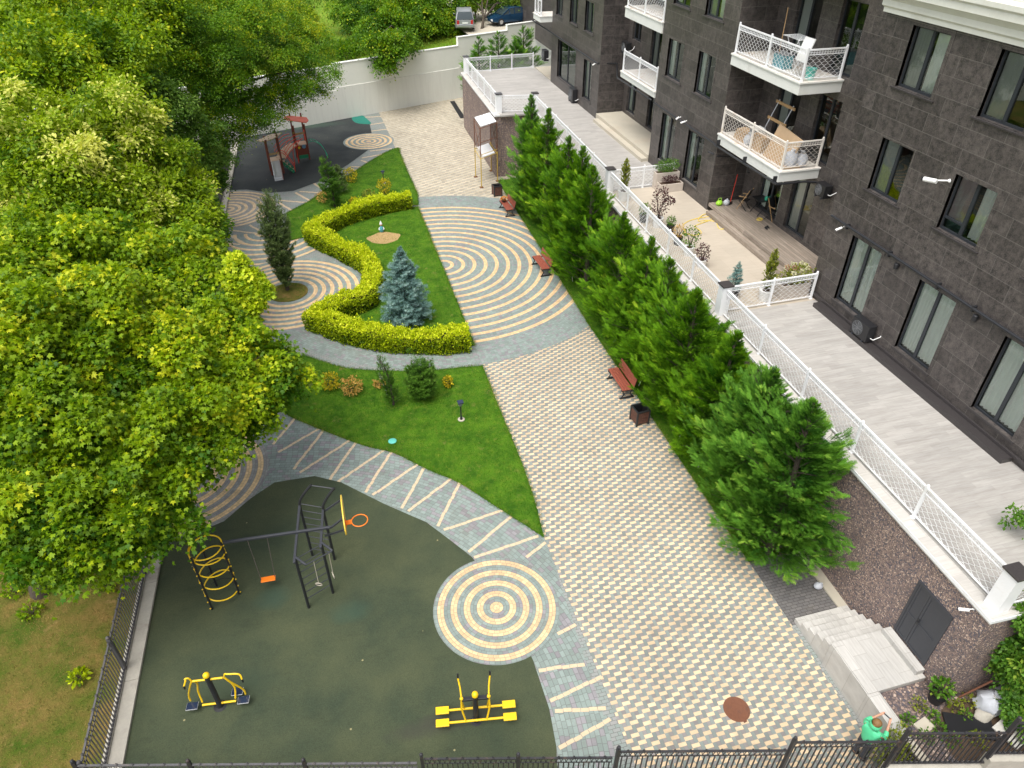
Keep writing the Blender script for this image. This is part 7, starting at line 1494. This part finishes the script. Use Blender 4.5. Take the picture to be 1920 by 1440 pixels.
def dog(lab, loc, rz, mt, sit=False, s=1.0):
    t = thing('dog', lab, 'dog', loc); t.rotation_euler = (0, 0, rz); t.scale = (s, s, s)
    if not sit:
        b = [[('hip', (-.30, 0, .52), .11), ('mid', (0, 0, .50), .105), ('chest', (.26, 0, .50), .14), ('neck', (.42, 0, .66), .075), ('head', (.53, 0, .80), .085), ('muz', (.68, 0, .76), .04)], [('hip', 0, 0), ('tail', (-.45, 0, .58), .03), ('tail2', (-.60, 0, .70), .018)], [('head', 0, 0), ('e1', (.50, .06, .92), .02)], [('head', 0, 0), ('e2', (.50, -.06, .92), .02)]]
        for sd in (-1, 1):
            b.append([('hip', 0, 0), ('hk%d' % sd, (-.26, .09*sd, .36), .06), ('hh%d' % sd, (-.38, .09*sd, .18), .03), ('hf%d' % sd, (-.34, .09*sd, .03), .028), ('hp%d' % sd, (-.27, .09*sd, .025), .025)])
            b.append([('chest', 0, 0), ('fe%d' % sd, (.26, .09*sd, .33), .05), ('fw%d' % sd, (.27, .09*sd, .16), .03), ('ff%d' % sd, (.27, .09*sd, .03), .028), ('fp%d' % sd, (.33, .09*sd, .025), .024)])
    else:
        b = [[('hip', (-.18, 0, .16), .14), ('mid', (-.06, 0, .34), .12), ('chest', (.06, 0, .48), .12), ('neck', (.10, 0, .64), .075), ('head', (.16, 0, .76), .085), ('muz', (.30, 0, .73), .04)], [('hip', 0, 0), ('tail', (-.36, 0, .06), .03), ('tail2', (-.5, 0, .04), .02)], [('head', 0, 0), ('e1', (.13, .06, .88), .02)], [('head', 0, 0), ('e2', (.13, -.06, .88), .02)]]
        for sd in (-1, 1):
            b.append([('chest', 0, 0), ('fe%d' % sd, (.10, .08*sd, .32), .05), ('fw%d' % sd, (.11, .08*sd, .15), .03), ('ff%d' % sd, (.12, .08*sd, .03), .03), ('fp%d' % sd, (.18, .08*sd, .025), .025)])
            b.append([('hip', 0, 0), ('hk%d' % sd, (.0, .14*sd, .16), .06), ('hf%d' % sd, (-.05, .14*sd, .03), .03), ('hp%d' % sd, (.06, .14*sd, .025), .026)])
    skin_body(t, 'body', b, MAT[mt])
q = AY(886, 44, 77.6); dog('brown dog standing sideways in the yard behind the silver minivan', (q.x, 77.6, 4.72), .15, 'fur', s=1.25)
q = AY(920, 41, 79); dog('black dog sitting in the yard left of the terracotta hut', (q.x, 79, 4.8), 1.4, 'fur_black', True, 1.15)
q = AY(938, 41, 78.4); dog('small tan dog sitting in front of the terracotta hut', (q.x+.1, 78.4, 4.76), 2.2, 'fur', True, .9)

# ------------------------------------------------------------------ bottom right corner: bags, pots, slabs, ivy
def gp_tag(nm, lab, cat, p): return thing(nm, lab, cat, p)
for i, (x, y, s, tw_, lab) in enumerate(((1828, 1304, .30, .25, 'left large white rubble sack leaning on the terrace wall corner'), (1866, 1296, .29, -.3, 'right large white rubble sack tied at the top, by the ivy bush'))):
    p = G(x, y, GZ); p.y = min(p.y, 6.0); t = thing('rubble_sack', lab, 'sack', (p.x, p.y, GZ), 'large white sacks at the terrace corner'); m = M()
    m.lathe([(s*.7, 0), (s, s*.35), (s*1.02, s*.9), (s*.85, s*1.5), (s*.42, s*1.9), (s*.22, s*2.0), (s*.34, s*2.25)], (p.x, p.y, 0), 18)
    m.v = [(a+.035*math.sin(c*17+b*15)+.02*math.sin(b*41+c*33)+.25*c*math.sin(tw_), b+.035*math.cos(c*19+a*16)+.02*math.sin(a*37)-.12*c, c+GZ+.005) for a, b, c in m.v]; m.build('sack_body', MAT['sack'], t, smooth=True); m = M(); m.ring((p.x+.25*s*2*math.sin(tw_), p.y-.12*s*2, GZ+s*1.97), s*.25, .02, 14, 5); m.build('tie', MAT['rope'], t)
t = thing('steel_bar', 'long dark steel bar leaning across the white sacks', 'bar', G(1845, 1300, 1.4)); a, b = G(1798, 1307, GZ+.06), G(1862, 1276, GZ+.85); m = M(); m.tube([a, b], .025, 6); m.build('bar', MAT['rust'], t); m = M(); m.tube([b, b+(b-a)*.02], .035, 8); m.build('end_cap', MAT['black_plastic'], t)
p = G(1752, 1313, GZ); t = shrub('potted_plant', 'leafy plant in a black pot at the foot of the stone-chip wall corner', (p.x, p.y, GZ+.3), .26, .5, 220, .11, 'box', 'leaf', cat='potted plant'); pot(t, (p.x, p.y, GZ), .2, .3, 'black_plastic')
for i, (x0, y0, x1, y1, w_, mt, lab) in enumerate(((1722, 1352, 1742, 1372, .42, 'pale_concrete', 'broken pale paving slab among weeds near the street fence'), (1770, 1355, 1862, 1372, .50, 'black_plastic', 'dark board lying on the soil behind the street fence'), (1880, 1388, 1925, 1350, .62, 'plank', 'light grey panel leaning near the lower right corner'), (1702, 1395, 1738, 1440, .22, 'pale_concrete', 'narrow pale slab strip seen through the street fence bars'))):
    a, b = G(x0, y0, GZ+.02), G(x1, y1, GZ+.02); t = thing('paving_slab' if mt == 'pale_concrete' else 'board', lab, 'slab' if mt == 'pale_concrete' else 'board', a); m = M(); m.bar(a+U*(.02+.03*i), b+U*(.02+.10*(i == 2)+.03*i), w_, .06); m.build('slab' if mt == 'pale_concrete' else 'sheet', MAT[mt], t, bevel=.008)
p = G(1842, 1345, GZ); t = thing('stone', 'rounded grey boulder beside the dark board', 'stone', p); m = M(); m.sphere((p.x, p.y, GZ+.1), .24, 14, 10, sc=(1.1, .75, .55)); m.v = [(x+.03*math.sin(y*19), y+.03*math.sin(z*23+x*9), z) for x, y, z in m.v]; m.build('stone', MAT['concrete'], t, smooth=True)
W_ = [(1720, 1325, .30), (1745, 1345, .26), (1700, 1352, .24), (1790, 1330, .28), (1760, 1368, .26), (1808, 1345, .22), (1690, 1375, .3), (1735, 1385, .3), (1780, 1390, .34), (1830, 1392, .36), (1660, 1395, .25), (1850, 1320, .35), (1815, 1318, .3)]
for i, (x, y, r) in enumerate(W_):
    p = G(x, y, GZ); shrub('weed', 'leafy green weeds sprouting from the soil behind the street fence', (p.x, p.y, GZ), r*.62, r*.7, 70, .085, 'box' if i % 3 else 'olive', 'leaf', 'weeds behind the street fence', 'weed')
shrub('street_bush', 'feathery green bush in front of the person at the street fence', (10.98, 5.72, .04), .40, 1.35, 800, .075, 'olive', 'leaf', None, 'bush')
iv = []
for x, y, r, sh in ((1908, 1210, 32, .1), (1900, 1262, 32, 0), (1912, 1312, 30, 0), (1945, 1240, 55, .05), (1872, 1186, 14, .15), (1885, 1232, 20, .05), (1925, 1345, 34, 0), (1965, 1180, 60, .1)): q = AX(x, y, 14.3); iv.append((q.x, q.y, q.z, r*mpp(q), sh))
tree('ivy_bush', 'glossy bright green climbing bush in the lower right corner by the sacks', (14.6, 5.9, GZ), iv, 'leaf', .13, 'box', .22, 34, 1.0, .05, None, cat='bush')
br_ = lobes_px([(1902, 958, 8.6, 8, .1), (1888, 976, 8.6, 5), (1912, 974, 8.5, 9), (1940, 975, 8.2, 22)])
t = thing('potted_shrub', 'leafy branch of a terrace shrub entering at the right frame edge', 'shrub', (16.6, 7.9, TZ)); m = M(); limbs(m, (16.6, 7.9, TZ+.3), br_, .03, .8, 3); m.build('stems', MAT['bark'], t); P, A, N, T = crown_data(br_, .10, 8, .7, .3, .5, low=-.9); leaves('foliage', 'leaf', P, A, N, .10*(.7+.6*RNG.random(len(P))), T, LEAF['box'], t); pot(t, (16.6, 7.9, TZ), .28, .5, 'pot_stone')
p = G(50+100, 1275, 0); shrub('meadow_plant', 'single bright green plant in the dry grass left of the iron fence', (p.x, p.y, -.03), .22, .32, 130, .13, 'privet', 'leaf', None, 'plant')
for x, y in ((30, 1110), (60, 1150), (110, 1095), (205, 1100)): p = G(x, y, 0); shrub('meadow_plant', 'low weed tuft in the dry grass below the huge maple', (p.x, p.y, -.03), .3, .3, 120, .12, 'maple', 'leaf', 'weed tufts in the dry grass', 'plant')
t = thing('glass_jar', 'small pale plastic bag by the kerb under the nearest cypress', 'bag', G(1533, 1102, .06)); p = G(1533, 1102, .06); m = M(); m.sphere((p.x, p.y, .16), .15, 12, 8, sc=(1, .8, .7)); m.tube([(p.x, p.y, .22), (p.x+.05, p.y-.05, .33)], [.06, .02], 7); m.build('sack', MAT['sack'], t, smooth=True); t.name = 'plastic_bag'

# ------------------------------------------------------------------ the person filming over the stairs' side wall
base = Vector((10.53, 6.08, 0)); t = thing('person', 'person in a mint green hooded coat holding up a phone beside the pale stair wall', 'person', base)
fw_ = Vector((.95, .30, 0)).normalized(); sd_ = Vector((fw_.y, -fw_.x, 0))     # facing the building, sd_ to the right
Pp = lambda f, s, z: tuple(fw_*f+sd_*s+U*z)
ch = [[('pel', Pp(0, 0, .88), .13), ('waist', Pp(0, 0, 1.03), .115), ('chest', Pp(.01, 0, 1.22), .135), ('neck0', Pp(.02, 0, 1.38), .065), ('neck', Pp(.035, 0, 1.43), .052), ('head', Pp(.06, 0, 1.53), .088), ('crown', Pp(.045, 0, 1.60), .070)],
      [('head', 0, 0), ('nose', Pp(.155, 0, 1.51), .014)], [('head', 0, 0), ('chin', Pp(.115, 0, 1.455), .032)]]
for s in (-1, 1):
    hnd = Pp(.47, .10*s, 1.40)
    ch.append([('chest', 0, 0), ('sh%d' % s, Pp(.0, .17*s, 1.33), .062), ('el%d' % s, Pp(.17, .25*s, 1.13), .045), ('wr%d' % s, Pp(.40, .14*s, 1.33), .028), ('ha%d' % s, Pp(.455, .112*s, 1.385), .033)])
    for k in range(4): a = [('ha%d' % s, 0, 0), ('k%d%d' % (k, s), Pp(.487+.004*k, (.104)*s, 1.372+.021*k), .010), ('m%d%d' % (k, s), Pp(.512, (.088-.002*k)*s, 1.374+.021*k), .009), ('t%d%d' % (k, s), Pp(.515, (.068+.003*abs(k-1))*s, 1.376+.021*k), .0075)]; ch.append(a)
    ch.append([('ha%d' % s, 0, 0), ('th%d' % s, Pp(.455, .085*s, 1.415), .011), ('tt%d' % s, Pp(.470, .062*s, 1.425), .009)])
    ch.append([('pel', 0, 0), ('hipj%d' % s, Pp(0, .09*s, .82), .085), ('kn%d' % s, Pp(.02, .10*s, .46), .056), ('an%d' % s, Pp(-.02, .10*s, .09), .038), ('to%d' % s, Pp(.13, .12*s, .035), .030)])
    ch.append([('head', 0, 0), ('ear%d' % s, Pp(.05, .092*s, 1.52), .016)])
skin_body(t, 'body', ch, MAT['skin'])
co = [[('pel', Pp(0, 0, .80), .19), ('waist', Pp(0, 0, 1.02), .165), ('chest', Pp(.0, 0, 1.22), .185), ('col', Pp(-.015, 0, 1.36), .115)]]
for s in (-1, 1): co.append([('chest', 0, 0), ('sh%d' % s, Pp(-.01, .17*s, 1.32), .088), ('el%d' % s, Pp(.165, .25*s, 1.13), .072), ('wr%d' % s, Pp(.30, .19*s, 1.25), .058)])
skin_body(t, 'coat', co, MAT['coat'])
m = M(); c = Vector(Pp(-.015, 0, 1.52)); n1, n2 = 14, 9      # hood: an open shell behind the head
i0 = len(m.v)
for th_ in (0, 1):
    for j in range(n2+1):
        for i in range(n1+1):
            az = math.radians(-125+250*i/n1); el = math.radians(-62+92*j/n2); r = .145-.012*th_; d = -fw_*math.cos(az)*math.cos(el)+sd_*math.sin(az)*math.cos(el)*.92+U*math.sin(el)*1.05; m.v.append(tuple(base+c+d*r+fw_*.01))
for th_ in (0, 1):
    for j in range(n2):
        for i in range(n1): a = i0+th_*(n1+1)*(n2+1)+j*(n1+1)+i; q = (a, a+1, a+n1+2, a+n1+1); m.f.append(q if th_ else q[::-1]); m.m.append(0)
m.build('hood', MAT['coat'], t, smooth=True)
tr_ = [[('w', Pp(0, 0, .93), .14), ('pel', Pp(0, 0, .84), .145)]]
for s in (-1, 1): tr_.append([('pel', 0, 0), ('hipj%d' % s, Pp(0, .095*s, .78), .10), ('kn%d' % s, Pp(.02, .10*s, .46), .072), ('an%d' % s, Pp(-.02, .10*s, .12), .058)])
skin_body(t, 'trousers', tr_, MAT['trousers'])
m = M()
for s in (-1, 1): m.sphere(tuple(base+Vector(Pp(.06, .112*s, .045))), .12, 10, 7, sc=(.75, .9, .42))
m.build('shoes', MAT['black_plastic'], t, smooth=True)
m = M(); m.sphere(tuple(base+Vector(Pp(.025, 0, 1.575))), .112, 14, 10, sc=(1, 1, .92)); m.sphere(tuple(base+Vector(Pp(-.05, 0, 1.50))), .085, 12, 8, sc=(1, 1, 1.1)); m.build('hair', MAT['hair'], t, smooth=True)
for s in (-1, 1): m = M(); m.sphere(tuple(base+Vector(Pp(.138, .034*s, 1.535))), .013, 8, 6); m.build('eye', MAT['white_plastic'], t, smooth=True); m = M(); m.sphere(tuple(base+Vector(Pp(.149, .034*s, 1.535))), .006, 6, 5); m.build('pupil', MAT['black_plastic'], t, smooth=True)
m = M(); m.obox(base+Vector(Pp(.142, 0, 1.478)), (.012, .045, .010), (0, 0, math.atan2(fw_.y, fw_.x))); m.build('mouth', MAT['red'], t)
t = thing('phone', 'dark phone held up in the hands of the person in green', 'phone', base+Vector(Pp(.50, 0, 1.41))); m = M(); cph = base+Vector(Pp(.498, 0, 1.405)); m.obox(cph, (.010, .155, .078), (0, -.35, math.atan2(fw_.y, fw_.x))); m.build('case', MAT['black_plastic'], t, bevel=.003); m = M(); m.obox(cph-fw_*.0062+U*.002, (.002, .145, .068), (0, -.35, math.atan2(fw_.y, fw_.x))); m.build('screen', MAT['lens'], t)
